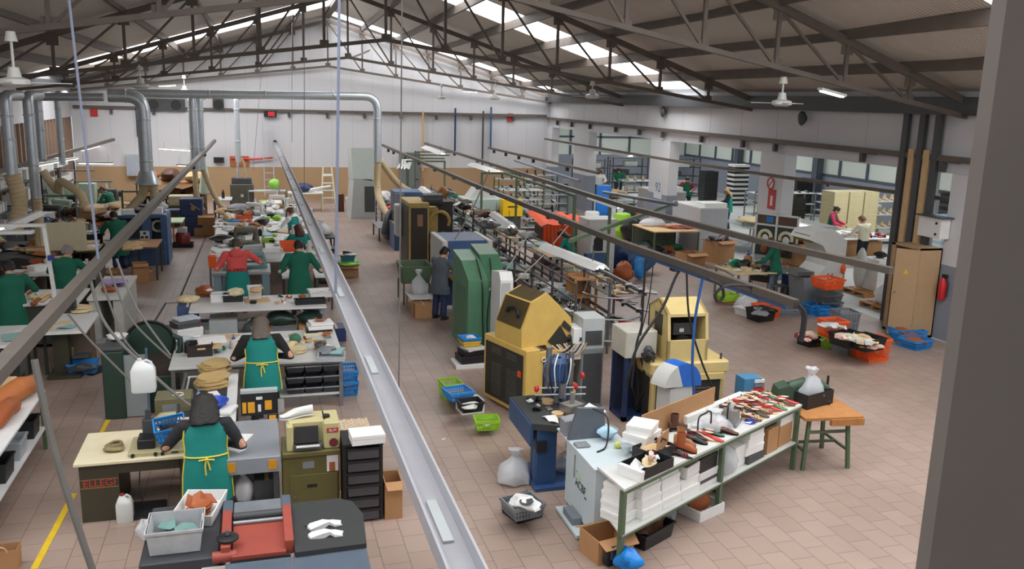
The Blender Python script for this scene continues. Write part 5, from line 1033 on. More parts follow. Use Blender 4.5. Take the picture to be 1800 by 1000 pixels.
# back left machines and people
t = thing('stitching_machine', 'pale green twin headed machine on a grey stand at the far left', 'machine', (-6.55, 35.2, 0)); mg = M('pale_green_enamel', (182, 204, 182), .45, var=.05)
MB().box(-.5, .6, -.3, .3, 0, .95).build('stand', mgrey, t); MB().box(-.8, .9, -.4, .4, .95, 1.03, bev=.01).build('table', mg, t); MB().box(-.75, -.2, -.35, .3, 1.03, 1.75, bev=.03).build('left_head', mg, t); MB().box(.3, .85, -.35, .3, 1.03, 1.8, bev=.03).build('right_head', mg, t); MB().box(-.2, .3, -.2, .3, 1.2, 1.65, bev=.03).build('middle_head', mg, t); MB().box(-.1, .2, -.24, -.2, 1.1, 1.32).build('needle_bay', black, t)
X, Y = g(192, 325, 1.5); person('person in a green coat bending by the pale green machine', (-5.2, 35.4, 0), 1.2, .45, hands=((-.2, .55, 1.0), (.2, .6, 1.0)), top=coatg, hair=('short', hair_b), hem=.5, legs=navy)
t = rect_table('workbench', 'grey metal bench of small machines at the far left', 'bench', -6.9, -5.2, 28.6, 30.4, 1.0, lgrey, mgrey, panel=mgrey, th=.06); MB().box(-.6, .3, -.8, .7, .1, .9).build('cabinet', M('grey_green', (128, 138, 126), .5), t)
for i in range(4): lump(['blue rag heap', 'small blue machine head', 'grey tool heap', 'white cloth heap'][i]+' on the grey metal bench at the far left', 0, 0, 0, .4, .4, [.5, .3, .2, .2][i], [navy, blue, mgrey, white][i], 'clutter', 'clutter', 70+i, .25, loc=(-6.6+.4*i, 29.2+.2*(i % 2), 1.0))
t = thing('drum', 'black drum with a white rag right of the grey metal bench', 'drum', (-4.9, 28.2, 0)); MB().lathe([(.4, 0), (.42, .02), (.42, .9), (.45, .92), (.45, 1.0), (.36, 1.0), (.36, .8)], n=20).build('body', black, t, True); lump('white rag on the black drum', 0, 0, 0, .3, .3, .12, white, 'cloth', 'cloth', 75, loc=(-4.85, 28.2, .92))
t = rect_table('workbench', 'bench heaped with folded tan leather at the back left', 'bench', -6., -4.0, 31., 33.4, .9, wood, mgrey)
for i, (x, y, w, h, mt, lb) in enumerate(((-5.3, 31.6, .9, .34, tan, 'folded tan leather heap on the back left bench, front'), (-4.6, 32.6, .8, .3, tan, 'pale leather heap on the back left bench, rear'), (-5.0, 31.6, 1.1, .3, dbrown, 'brown leather layer under the tan heap'))): lump(lb, 0, 0, 0, w, .9, h, mt, 'leather_heap', 'leather', 80+i, .2, loc=(x, y, .9+(.2 if i < 2 else 0)))
t = rect_table('workbench', 'dark low bench of mixed boards behind the green coat', 'bench', -4.95, -4.25, 25.6, 27.0, .85, olived, olived); 
for i, (x, y, mt, lb) in enumerate(((-5.2, 26.6, paper, 'white board on the dark low bench'), (-5.5, 27.2, tan, 'tan board on the dark low bench'), (-4.8, 26.2, natural, 'cream board at the front of the dark low bench'))): sheets(lb, 0, 0, .85, .5, .5, mt, .3*i-.2, .04)
for o in list(COL.objects)[-3:]: o.location = {'w': (-4.6, 26.3, .86), 't': (-4.6, 26.75, .9), 'c': (-4.6, 25.9, .86)}[o['label'][0]]
person('person in a long green coat seen from behind near the back left benches', (-3.95, 26.9+.6, 0), .5, .3, hands=((-.2, .55, 1.0), (.2, .55, 1.0)), top=coatg, hair=('short', hair_d), hem=.4, legs=navy)
person('bald person in a green coat facing the shelves at the far left', (-6.9, 26.9, 0), 1.2, .3, hands=((-.2, .5, 1.0), (.2, .5, 1.0)), top=coatg, hair=('bald', hair_g), hem=.5, legs=navy, nod=.1)
# black shelf frames with white boxes along the left wall
def rack(label, loc, w, d, h, tiers, mt, shm, rz=0., group=None):
    t = thing('shelf_rack', label, 'rack', loc, rz, group)
    for sx in (-1, 1):
        for sy in (-1, 1): MB().box(sx*w/2-.025, sx*w/2+.025, sy*d/2-.025, sy*d/2+.025, 0, h).build('post', mt, t)
    for k in range(tiers): z = .15+(h-.2)*k/max(1, tiers-1); MB().box(-w/2, w/2, -d/2, d/2, z-.03, z).build('shelf', shm, t)
    return t
for i in range(4):
    y = 29.+3.2*i; rack('black shelf rack of white boxes against the slatted wall', (-7.6, y, 0), .7, 2.8, 2.2, 4, black, dgrey, group='racks by the slatted wall')
    for k in range(4):
        for j in range(5): shoebox('white box on the black racks by the slatted wall', 0, 0, 0, .4, .45, R.uniform(.22, .4), 0, group='white boxes on the left racks', loc=(-7.55, y-1.05+.52*j, .15+2.*k/3+.002)) if R.random() < .7 else None
rack('black shelf rack before the left benches', (-7.4, 24.9, 0), .7, 1.4, 1.8, 3, black, dgrey)
# brown heaps on shelves behind the navy machine
t = rack('shelf of brown leather heaps near the gable wall', (-3.4, 39., 0), 2.6, 1.2, 1.5, 3, olived, wood)
for i in range(9): lump('brown leather heap piled on the shelf near the gable wall', 0, 0, 0, .9, .9, R.uniform(.4, .6), [dbrown, brownl, dbrown, tan, dbrown][i % 5], 'leather_heap', 'leather', 90+i, .25, group='heaps on the shelf near the gable wall', loc=(-4.3+.9*(i % 3), 38.9, [.15, .8, 1.45][i//3]))
t = thing('machine', 'olive machine with a green lamp shade behind the navy machine', 'machine', (-2.9, 36.3, 0)); MB().box(-.6, .6, -.4, .4, 0, .8).build('base', olived, t); MB().box(-.4, .5, -.3, .3, .8, 1.2, bev=.04).build('head', M('sand_enamel', (190, 180, 150), .5), t); MB().tube([(.5, 0, .9), (.7, 0, 1.3), (.5, 0, 1.6)], .05, 8).build('lamp_arm', dgreen, t, True); MB().lathe([(.06, 0), (.22, -.2), (.2, -.2), (.05, -.01)], (-.6, 0, 1.4), 14).build('lamp_shade', emer, t, True)
solo(MB().lathe([(.14, 0), (.22, .05), (.08, 1.1), (.03, 1.3)], n=12, sx=1.2), 'cloth', M('pale_mint_cloth', (206, 226, 208), .8), 'pale mint cloth hanging beside the paired ducts', 'cloth', (-1.95, 36.6, 1.2), smooth=True)
# machines in front of the gable wall
t = thing('press_machine', 'dark grey press with twin feed pipes under the thin duct', 'machine', (-.62, 40.4, 0)); MB().box(-.5, .5, -.4, .4, 0, 1.25, bev=.03).build('body', M('press_grey', (86, 84, 74), .5, var=.1), t); MB().box(-.42, .42, -.35, .35, 1.25, 1.5).build('top_frame', dgrey, t)
for s_ in (-1, 1): MB().tube([(s_*.15, 0, 1.5), (s_*.14, 0, 2.1), (s_*.03, 0, 2.35)], .05, 8).build('feed_pipe', [galv, M('beige_hose', 0)][s_ > 0], t, True)
MB().box(-.06, .06, -.41, -.4, .7, .82).build('plate', offw, t)
t = rect_table('side_table', 'small grey table with a black flask left of the dark press', 'table', -1.75, -1.0, 37.6, 38.8, .85, lgrey, dgrey); bottle('black flask on the small grey table', 0, 0, 0, .06, .36, black, black, loc=(-1.35, 38.2, .85)); t = thing('stool', 'grey metal stool before the small grey table', 'stool', (-1.15, 35.8, 0)); MB().box(-.35, .35, -.25, .25, .7, .76).build('seat', dgrey, t); [MB().bar((sx*.3, sy*.2, 0), (sx*.3, sy*.2, .7), .04).build('leg', dgrey, t) for sx in (-1, 1) for sy in (-1, 1)]
wl = YB-.06
def onwall(px, py): x, z = atY(px, py, wl); return x, z
x, z = onwall(421, 283); solo(MB().box(-.45, .45, -.03, .02, -.24, .24), 'board', M('rust_board', (176, 100, 60), .6), 'rust orange board on the gable wall behind the thin duct', 'board', (x, wl, z))
xa, za = onwall(406, 277); xb, zb = onwall(482, 277); solo(MB().tube([(xa, wl-.1, za), ((xa+xb)/2, wl-.12, za-.06), (xb, wl-.1, zb)], .05, 8), 'hose', M('red_hose', (206, 66, 54), .5), 'red hose running along the gable wall to the ladder', 'hose', smooth=True)
x, z = onwall(385, 281); carton('black socket box on the gable wall', 0, 0, 0, .48, .14, .26, 0, black, loc=(x, wl-.08, z-.13), name='socket_box', lid=black)
x, z = onwall(240, 290); t = thing('switch_cabinet', 'grey switch cabinet on the gable wall left of the ducts', 'cabinet', (x, wl-.12, z)); MB().box(-.42, .42, -.12, .14, -.5, .5).build('body', lgrey, t); MB().box(-.38, .38, -.135, -.12, -.46, .46).build('door', M('cabinet_grey_blue', (168, 176, 188), .5), t); MB().lathe([(.03, -.16), (.03, -.13)], (.25, 0, 0), 8, axis='y').build('knob', black, t)
def ladder(label, px, y0, y1, w, n, mt, Yw, group=None):
    x, z1 = atY(px, y0, Yw); x2, z0 = atY(px+3, y1, Yw); z0 = max(z0, .0); t = thing('ladder', label, 'ladder', (x, Yw, 0))
    for s_ in (-1, 1): MB().bar((s_*w/2, 0, z0), (s_*w/2, .0, z1), .05, .05).build('rail', mt, t)
    for k in range(n): z = z0+(z1-z0)*(k+.5)/n; MB().bar((-w/2, 0, z), (w/2, 0, z), .035, .035).build('rung', mt, t)
ladder('tall aluminium ladder leaning on the gable wall below the red display', 470, 214, 345, .46, 11, galv, 44.5)
t = thing('step_ladder', 'cream step ladder standing before the tan dado', 'ladder', (3.35, 43.6, 0))
for s_ in (-1, 1): MB().bar((s_*.34, -.5, 0), (s_*.2, 0, 1.75), .06, .05).build('front_rail', cream, t); MB().bar((s_*.3, .5, 0), (s_*.2, .1, 1.7), .04, .04).build('rear_rail', cream, t)
for k in range(4): f = .15+.2*k; MB().box(-.33+.12*f, .33-.12*f, -.56+.5*f, -.40+.5*f, 1.75*f, 1.75*f+.04).build('step', white, t)
MB().box(-.24, .24, -.12, .14, 1.35, 1.4).build('platform', white, t)
x, z = onwall(475, 200); t = thing('display', 'black display with red digits on the gable wall', 'display', (x, wl-.16, z)); MB().box(-.3, .3, -.06, .08, -.15, .15).build('case', black, t); r_l = M('red_digits', (255, 40, 50), .5, var=0, emit=1.5)
for k in range(2):
    m = MB(); xx = -.03+.16*k
    for (a, b_, c, d) in ((-.05, .05, .07, .09), (-.05, .05, -.01, .01), (-.05, .05, -.09, -.07), (-.06, -.045, -.08, .08), (.045, .06, -.08, .08)): m.box(xx+a, xx+b_, -.068, -.06, c, d)
    m.build('digit', r_l, t)
t = rack('steel shelf table before the gable wall under the ladder', (.45, 39.9, 0), 1.6, .7, 1.05, 2, steel, lgrey); lump('lime green bag on the steel shelf table', 0, 0, 0, .5, .4, .45, M('lime_bag', 0), 'plastic_bag', 'bag', 99, .15, loc=(.75, 39.9, 1.05))
rect_table('side_table', 'white side table right of the steel shelf table', 'table', 1.35, 2.9, 40., 41., .85, white, cream); lump('navy jacket on the white side table', 0, 0, 0, .9, .6, .4, navy, 'jacket', 'jacket', 98, .2, loc=(2.0, 40.5, .85)); solo(MB().tube([(-.5, 0, .1), (.5, .2, .25)], .08, 10), 'paper_roll', white, 'white roll lying on the white side table', 'roll', (2.75, 40.3, .85), smooth=True)
solo(MB().box(-.6, .6, -.3, .3, 0, .16), 'pallet_board', paper, 'white slab lying by the gable wall right of the step ladder', 'slab', (4.9, 44.3, 0))
# grey door, signs and fans on the gable wall
xl, zt = onwall(702, 268); xr, _ = onwall(738, 300)
t = MB().box(xl, xr, wl-.06, wl+.05, 0, zt).build('door_1', M('grey_door', (116, 120, 126), .5, var=.05)); t['kind'] = 'structure'; tag(t, 'grey door in the gable wall', 'door'); MB().box(xr-.25, xr-.1, wl-.12, wl-.06, 1., 1.05).build('door_handle', black, t)
for px, py, lb in ((165, 197, 'small red sign high on the gable wall at left'), (897, 206, 'small red sign high on the gable wall at right')): x, z = onwall(px, py); solo(MB().box(-.16, .16, -.01, .01, -.2, .2), 'sign', M('red_sign', (190, 50, 46), .5), lb, 'sign', (x, wl, z))
for px, lb in ((290, 'wide wall fan behind the silver ducts'), (384, 'small square wall fan behind the silver ducts')):
    x, z = onwall(px, 184); w = .9 if px == 290 else .25; t = thing('wall_fan', lb, 'fan', (x, wl-.05, z)); MB().box(-w, w, -.1, .08, -.28, .28).build('housing', dgrey, t)
    for k in (-.5, .5) if w > .5 else (0,): MB().lathe([(.2, -.12), (.24, -.12), (.24, -.1), (.2, -.1)], (k, 0, 0), 14, axis='y').build('grille', black, t)
for px, py0, py1, mt, lb in ((800, 190, 270, navy, 'blue pipe on the gable wall right of the big duct'), (743, 195, 300, tan, 'tan pipe running down the gable wall'), (849, 195, 300, dgrey, 'dark pipe running down the gable wall'), (863, 188, 260, blue, 'blue pipe beside the dark one on the gable wall'), (240, 190, 240, navy, 'short navy pipe on the gable wall at left')): x, z = onwall(px, py0); _, z2 = onwall(px, py1); solo(MB().tube([(x, wl-.08, z), (x, wl-.08, z2)], .05, 8), 'wall_pipe', mt, lb, 'pipe', smooth=True)
# ------------------------------------------------------------------ machines along the middle aisle, back to front
t = thing('machine', 'tall grey hooded machine with an open side near the gable wall', 'machine', (4.4, 38.6, 0))
MB().prism([(-.55, 0), (.5, 0), (.5, 1.6), (-.4, 1.75)], -1., 1., 'y').build('cabinet', lgrey, t); MB().prism([(-1., 1.7), (.9, 1.6), (1., 2.9), (-.5, 3.0)], -.45, .5, 'x').build('hood', M('pale_grey_green', (172, 180, 174), .5, var=.05), t); MB().box(.05, .48, -1.03, -.99, .3, 1.4).build('open_shelf', dgrey, t); MB().box(.5, .54, -.7, .6, 1.8, 2.6).build('open_side', dgrey, t)
carton('brown carton against the wall left of the grey hooded machine', 0, 0, 0, .3, .4, .8, 0, dbrown, loc=(3.65, 40.2, 0))
t = rect_table('trolley', 'steel trolley with parts beside the grey hooded machine', 'trolley', 4.75, 5.35, 34.8, 36.6, 1.0, steel, dgrey, shelf=(.3, .65)); lump('white parts heap on the steel trolley', 0, 0, 0, .5, 1., .4, white, 'clutter', 'clutter', 101, .3, loc=(5.05, 35.6, 1.0), kind='stuff'); lump('red and lime cloth at the front of the steel trolley', 0, 0, 0, .4, .5, .3, redl, 'cloth', 'cloth', 102, .2, loc=(5.1, 34.9, .65))
fx, fy = g(692, 400, .4)
solo(MB().lathe([(.1, 1.2), (.3, .95), (.42, .6), (.5, .25), (.36, .02), (.05, 0)][::-1], n=14, sx=1.0, sy=1.2), 'waste_bag', M('black_waste_bag', (30, 36, 38), .35, var=.15, bump=.4, scale=5), 'big black waste bag below the beige hose', 'bag', (4.75, 31.2, .12), smooth=True)
rect_table('stand', 'low steel stand under the black waste bag', 'stand', 4.2, 5.1, 31.5, 33.2, .5, steel, dgrey)
t = thing('machine', 'blue machine with a grey plastic window behind the brown one', 'machine', (5.05, 30., 0)); MB().box(-.55, .45, -.5, .8, 0, .9, bev=.02).build('base', blue, t); MB().box(-.5, .9, -.2, .8, 1.3, 2.0, bev=.03).build('hood', blue, t); MB().box(-.45, .8, .2, .8, .9, 1.3).build('back', dgrey, t); MB().box(-.55, .4, -.48, .2, .9, .94).build('wood_top', tan, t); MB().box(-.5, -.2, -.4, -.2, 1.2, 1.95).build('window', M('smoky_window', (160, 170, 180), .25, alpha=.7), t)
t = thing('lasting_machine', 'big brown and gold machine with dark door panels and black motors', 'machine', (4.35, 25.7, 0))
gold = M('old_gold_enamel', (176, 148, 82), .5, var=.12); pan = M('dark_bronze_panel', (50, 42, 34), .55, var=.12)
MB().box(0, .62, 0, 1.7, 0, 2.1, bev=.02).build('cabinet', gold, t); MB().box(-.012, 0, .1, 1.6, .12, 1.98).build('side_panel', pan, t); MB().box(.06, .56, -.012, 0, .3, 1.95).build('front_panel', pan, t); MB().box(.25, .42, -.02, -.012, 1.4, 1.75).build('notice', M('brown_notice', (150, 110, 84), .6), t)
MB().box(.62, 1.45, .1, 1.5, 0, 1.0).build('bed', black, t); MB().box(.62, 1.0, .5, 1.4, 1.0, 1.9, bev=.05).build('head', gold, t); MB().box(1.0, 1.5, .7, 1.4, 1.0, 2.05).build('rear_cabinet', pan, t); MB().tube([(.5, .5, 2.15), (1.1, .5, 2.15)], .2, 14).build('motor', dgrey, t, True); MB().tube(arc((1.0, .3, 1.5), .3, -.5, 3.2, 14, 'xz'), .05, 8).build('bent_pipe', gold, t, True); MB().lathe([(.001, -.3), (.16, -.26), (.16, -.1), (.1, 0)], (.75, 0, .95), 14, axis='y').build('round_lamp', M('dull_brass', (150, 120, 80), .4, .4), t, True)
for i in range(6): MB().blob((.8+.13*i, -.1+.1*(i % 2), 1.02), (.14, .2, .12), 8, 6, .25, i).build('black_fitting', black, t, True)
MB().blob((1.15, .6, 2.35), (.13, .13, .2), 10, 7, .1, 2).build('orange_cap', M('dull_orange', (176, 116, 66), .6), t, True); MB().box(.66, .95, -.3, .1, 0, .9).build('front_foot', gold, t); MB().box(-.2, 0, 1.2, 1.7, .9, 1.9, bev=.05).build('side_box', offw, t)
t = thing('machine', 'blue machine with white side panels where the person in grey works', 'machine', (4.4, 20.9, 0))
MB().box(.0, 1.25, 0, 1.5, 0, .78, bev=.02).build('base', navy, t); MB().box(-.05, 1.3, -.03, 1.5, 0, .09).build('plinth', offw, t); MB().box(.1, 1.12, .05, 1.5, .78, 1.72, bev=.03).build('body', blue, t); MB().box(-.04, .1, -.1, 1.5, .78, 1.74, bev=.03).build('white_side', offw, t); MB().box(1.12, 1.24, -.1, 1.5, .78, 1.74, bev=.03).build('white_side', offw, t)
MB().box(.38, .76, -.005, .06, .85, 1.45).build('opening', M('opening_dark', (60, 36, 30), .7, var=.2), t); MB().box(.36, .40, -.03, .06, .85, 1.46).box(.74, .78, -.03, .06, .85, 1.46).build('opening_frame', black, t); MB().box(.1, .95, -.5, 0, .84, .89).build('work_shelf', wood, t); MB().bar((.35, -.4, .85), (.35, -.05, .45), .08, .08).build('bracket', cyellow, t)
lump('orange cloth on the shelf of the blue machine', 0, 0, 0, .16, .2, .1, corange, 'cloth', 'cloth', 104, loc=(5.2, 20.6, .89)); lump('pale shoe parts on the shelf of the blue machine', 0, 0, 0, .3, .2, .08, offw, 'shoe_part', 'shoe part', 105, .25, loc=(4.95, 20.55, .89))
person('person with dark hair in a long grey coat working at the blue machine', (4.12, 19.95, 0), -.95, .14, hands=((-.14, .52, 1.06), (.16, .5, 1.02)), top=M('grey_work_coat', (84, 92, 100), .85, var=.1, bump=.15), hem=.62, hair=('short', hair_d), legs=navy, nod=.45, vox=.011, scale=1.02)
t = thing('cart', 'green tipping cart on a steel frame behind the person in grey', 'cart', (3.75, 21.9, 0)); MB().tray(-.3, .5, -.5, .5, .55, 1.0, .03, .8).build('hopper', fgreen, t)
for x in (-.25, .4): MB().tube([(x, -.5, .02), (x, -.5, .55), (x, .4, .55), (x, .4, .02)], .022, 8).build('frame', dgrey, t, True)
plainbag('clear bag beside the person in grey', 0, 0, 0, .4, .4, .62, 33, loc=(3.78, 20.85, .42)); t = rect_table('trolley', 'low white trolley with a carton below the clear bag', 'trolley', 3.5, 4.05, 20.4, 21.3, .42, white, card); carton('brown carton on castors under the clear bag', 0, 0, 0, .42, .5, .34, 0, card, loc=(3.76, 20.3, .0))
gmid = M('mid_green_enamel', (88, 134, 104), .45, var=.09)
t = thing('cabinet', 'tall green machine cabinet with a sloping top and cables', 'cabinet', (4.1, 16.95, 0))
MB().prism([(0, 0), (1.5, 0), (1.5, 1.95), (.7, 1.85), (0, 1.55)], 0, .42, 'x').build('body', gmid, t); MB().prism([(.1, 0), (1.6, 0), (1.6, 2.05), (.8, 1.95), (.1, 1.5)], .42, .85, 'x').build('rear_body', greenm, t); MB().box(-.012, 0, .25, 1.2, .2, 1.35).build('side_panel', greenm, t)
for k in (0, 1): MB().tube(spline([(.3+.3*k, .6, 1.9), (.28+.2*k, -.02, 1.5), (.3+.1*k, -.04, .8), (.34+.1*k, -.03, .02)]), .014, 6).build('cable', cable, t, True)
t = thing('control_cabinet', 'narrow white control cabinet with vent slots by the green one', 'cabinet', (4.5, 15.95, 0)); MB().prism([(0, .35), (0, 1.75), (.12, 1.9), (.7, 1.82), (.7, .35)], 0, .26, 'x').build('body', white, t); MB().box(.02, .24, .05, .6, 0, .35).build('base', dgrey, t)
for k in range(11): MB().box(.262, .268, .1, .22, .5+.09*k, .535+.09*k).build('vent_slot', mgrey, t)
MB().box(.02, .2, -.012, 0, .5, 1.7).build('grille', lgrey, t); MB().box(.262, .27, .3, .55, 1.5, 1.62).build('switch_panel', dgrey, t)
# near yellow machine
t = thing('lasting_machine', 'yellow machine with a black vented side and open tilted hood', 'machine', (4.13, 12.98, 0), .305)
MB().box(0, .28, 0, 1.30, .06, 1.2, bev=.015).build('side_cabinet', yellow, t); MB().box(-.014, 0, .08, 1.22, .14, 1.1).build('vent_door', vent_m, t); slot = M('vent_slot_grey', (88, 84, 76), .5)
m = [(.2, .62), (.72, 1.1)]
for y0, y1 in ((.25, .55), (.72, 1.02)):
    for z in [.22+.048*k for k in range(12)]+[.95, .99, 1.03]: MB().box(-.02, -.012, y0, y1, z, z+.016).build('vent_slot', slot, t)
sw = MB().box(-.035, -.014, .12, .2, .72, .82).build('switch', M('orange_red_switch', (214, 80, 40), .5), t)
MB().box(.30, 1.0, .1, 1.25, .06, .95, bev=.02).build('body', yellow, t); MB().prism([(.36, .1), (.95, .1), (.95, .75), (.7, 1.0), (.36, 1.0)], .075, .1, 'y').build('front_panel', vent_m, t); MB().prism([(.28, .1), (.36, .1), (.36, 1.0), (.7, 1.0), (1.0, .75), (1.04, .82), (.74, 1.12), (.28, 1.12)], .03, .11, 'y').build('front_frame', yellow, t)
MB().tube(arc((.37, .02, 1.0), .035, 0, 2*PI, 12, 'xz'), .01, 6).build('ring', cream, t, True)
prof = [(.02, 1.2), (.02, 1.5), (.2, 1.95), (.52, 2.08), (1.02, 1.62), (1.12, 1.25), (.7, 1.02), (.5, 1.2)]
def shell(y0, y1): 
    mb = MB(); mb.prism(prof, y0, y1, 'y'); return mb
shell(.18, .98).build('hood', yellow, t)
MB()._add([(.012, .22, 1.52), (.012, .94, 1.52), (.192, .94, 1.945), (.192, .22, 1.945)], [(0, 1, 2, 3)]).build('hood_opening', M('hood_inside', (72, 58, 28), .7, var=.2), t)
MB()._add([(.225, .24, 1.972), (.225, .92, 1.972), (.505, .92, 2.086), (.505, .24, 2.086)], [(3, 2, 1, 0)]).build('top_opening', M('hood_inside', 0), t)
for k in range(3): MB().tube([(.08+.0*a, .55+.2*math.cos(a*.5)*(1-.15*k), 1.70+.13*math.sin(a*.5)*(1-.15*k)) for a in range(13)], .014, 6).build('coiled_cable', black, t, True)
MB().prism([(.55, 1.25), (.78, 1.08), (.98, 1.22), (.8, 1.5)], .165, .18, 'y').build('front_hatch', vent_m, t); MB().prism([(.82, 1.5), (1.0, 1.36), (1.04, 1.44), (.88, 1.58)], .165, .18, 'y').build('side_hatch', vent_m, t)
for k in range(7): MB().tube(spline([(.62+.05*k, .15, 1.18), (.7+.06*k, .0, 1.1-.02*k), (.85+.06*k, -.05, 1.2)]), .012, 6).build('hose', [tan, black, offw][k % 3], t, True)
for k in range(6): MB().blob((1.02+.1*(k % 3), .1+.12*(k//3), 1.12+.12*(k % 2)), (.1, .1, .09), 8, 6, .3, k).build('black_fitting', [black, dgrey, steel][k % 3], t, True)
# cabinets between the yellow machines
t = thing('cabinet', 'grey cabinet with a mesh top between the yellow machines', 'cabinet', (5.42, 13.3, 0)); MB().box(-.2, .2, 0, .5, 0, 1.08, bev=.01).build('body', mgrey, t); MB().box(-.17, .17, -.01, 0, .1, 1.0).build('door', dgrey, t); MB().box(-.2, .2, 0, .5, 1.08, 1.62, bev=.01).build('mesh_top', lgrey, t); MB().box(-.15, .15, -.01, 0, 1.15, 1.4).build('dark_screen', dgrey, t); MB().box(-.36, -.2, .02, .4, .9, 1.45, bev=.01).build('white_box', white, t)
t = thing('cabinet', 'blue open cabinet with a cream box on top, full of cables', 'cabinet', (5.98, 12.6, 0))
for x in (-.26, .2): MB().box(x, x+.07, 0, .07, 0, 1.1).box(x, x+.07, .5, .57, 0, 1.1).build('post', navy, t)
MB().box(-.26, .27, 0, .57, 0, .08).build('base', navy, t); MB().box(-.24, .25, .4, .55, .08, 1.1).build('dark_back', M('navy_dark', (26, 34, 56), .6), t); MB().box(-.28, .28, -.02, .6, 1.1, 1.55, bev=.02).build('cream_box', M('dusty_cream', (192, 188, 176), .6, var=.1), t)
for k in range(3): MB().tube(spline([(-.15+.1*k, .1, 1.08), (-.1+.12*k, .05, .6), (.1-.05*k, .1, .2), (.15, .2, .08)]), .014, 6).build('cable', black, t, True)
# far yellow machine
t = thing('lasting_machine', 'pale yellow machine with a square open hood at the front', 'machine', (6.05, 12.35, 0), -.04)
MB().box(.05, 1.35, 0, 1.0, .05, 1.02, bev=.02).build('body', yellow2, t); MB().box(.0, 1.4, -.03, 1.05, .86, 1.06, bev=.03).build('shoulder', yellow2, t); MB().box(.12, 1.26, -.014, 0, .1, .74).build('front_panel', vent_m, t); MB().box(-.014+.05, .05, .1, .9, .1, .8).build('left_panel', vent_m, t)
for x0 in (.25, .78):
    for k in range(4): MB().box(x0, x0+.36, -.024, -.014, .42+.06*k, .445+.06*k).build('vent_slot', slot, t)
MB().prism([(.02, .74), (-.05, .76), (-.05, .86), (.02, .88)], .08, 1.3, 'x').build('lip', yellow2, t)
hx0, hx1 = .3, 1.02
for a in ((hx0, hx0+.05), (hx1-.05, hx1)): MB().prism([(.05, 1.06), (.9, 1.06), (.9, 1.85), (.5, 2.05), (.12, 1.85), (.05, 1.42)], *a, 'x').build('hood_side', yellow2, t)
MB().box(hx0, hx1, .05, .1, 1.06, 1.42).build('hood_front', yellow2, t); MB().prism([(.12, 1.85), (.5, 2.05), (.9, 1.85), (.9, 1.8), (.5, 2.0), (.12, 1.8)], hx0, hx1, 'x').build('hood_top', yellow2, t); MB().box(hx0, hx1, .85, .9, 1.06, 1.85).build('hood_back', vent_m, t); MB().box(hx0+.05, hx1-.05, .12, .85, 1.06, 1.1).build('hood_floor', black, t)
MB().tube([(hx0+.36, .2, 1.3), (hx0+.36, .7, 1.3)], .15, 12).build('motor', black, t, True); MB().box(hx0+.2, hx0+.55, .3, .7, 1.45, 1.65).build('motor_block', dgrey, t); MB().box(hx0+.3, hx0+.38, .28, .3, 1.5, 1.56).build('plate', white, t); MB().box(hx0-.012, hx0, .3, .6, 1.45, 1.8).build('side_window', olived, t)
for k in range(5): MB().blob((-.02+.05*k, .1+.1*k, 1.15+.08*(k % 2)), (.09, .09, .08), 8, 6, .3, k).build('black_fitting', [black, dgrey][k % 2], t, True)
for k, dx in enumerate((.09, 1.3)): MB().tube([(dx, .1, 1.06), (dx, .1, 1.16)], .02, 8).build('lifting_eye', dgrey, t)
# blue grey wheel and bottles before it
t = thing('wheel_guard', 'bright blue rounded wheel guard on a white box beside the pale yellow machine', 'machine', (6.1, 11.6, 0), .35); MB().box(-.2, .3, -.12, .16, 0, .95).build('white_box', offw, t); MB().prism([(.05, .95)]+[(p[0], p[2]) for p in arc((.05, 0, .9), .42, 0, 1.9, 12, 'xz')], -.14, .16, 'y').build('guard', M('guard_blue', (40, 108, 206), .4), t); MB().prism([(.05, .95)]+[(p[0], p[2]) for p in arc((.05, 0, .9), .42, 1.9, 2.9, 8, 'xz')], -.14, .16, 'y').build('white_end', offw, t)
# blue press with pneumatic head
t = thing('press', 'blue pneumatic press with a dark table and cluster of cylinders', 'press', (3.95, 11.0, 0)); pb = M('press_blue', (46, 78, 122), .45, var=.1)
MB().prism([(-.48, .60), (.5, .62), (.55, -.35), (.02, -.75), (-.5, -.5)], .86, .95, 'z').build('table', mat_r, t); MB().prism([(-.5, .60), (-.46, .62), (-.48, -.5), (-.52, -.5)], .62, .94, 'z').build('apron', pb, t); MB().box(-.42, -.14, -.52, -.22, .04, .86, bev=.01).build('column', pb, t); MB().box(-.46, .35, -.62, .25, 0, .06, bev=.01).build('base', pb, t); MB().box(-.44, -.3, -.56, -.5, .55, .7).build('valve', black, t); MB().tube([(-.46, -.55, .6), (-.48, -.56, .3), (-.44, -.5, .08)], .012, 6).build('air_hose', blue, t, True)
MB().box(.1, .3, .25, .5, .95, 1.6, bev=.02).build('upright', pb, t); MB().box(-.05, .2, .05, .35, 1.3, 1.6, bev=.03).build('head', pb, t)
for x, y, z0, z1, r in ((.05, .1, 1.0, 1.35, .035), (.2, .2, .95, 1.5, .03), (-.05, .2, 1.2, 1.8, .045), (.25, .1, 1.15, 1.75, .04), (.1, .0, 1.1, 1.3, .05)): MB().tube([(x, y, z0), (x, y, z1)], r, 10).build('cylinder', steel, t, True)
for k in range(4): MB().tube([(-.3+.05*k, .05, 1.15+.1*(k % 2)), (.45, .0, 1.13+.1*(k % 2))], .014, 6).build('rod', steel, t, True)
for k in range(6): MB().tube(spline([(-.05+.06*k, .15, 1.7), (-.2+.08*k, -.02, 1.55), (-.1+.05*k, .02, 1.25), (.0, .1, 1.1)]), .009, 6).build('air_hose', [blue, black, white][k % 3], t, True)
for k, (x, z) in enumerate(((-.28, 1.25), (.4, 1.4), (.3, 1.25))): MB().blob((x, .02, z), (.035, .035, .05), 8, 6, .1, k).build('red_knob', redl, t, True)
Z = .952
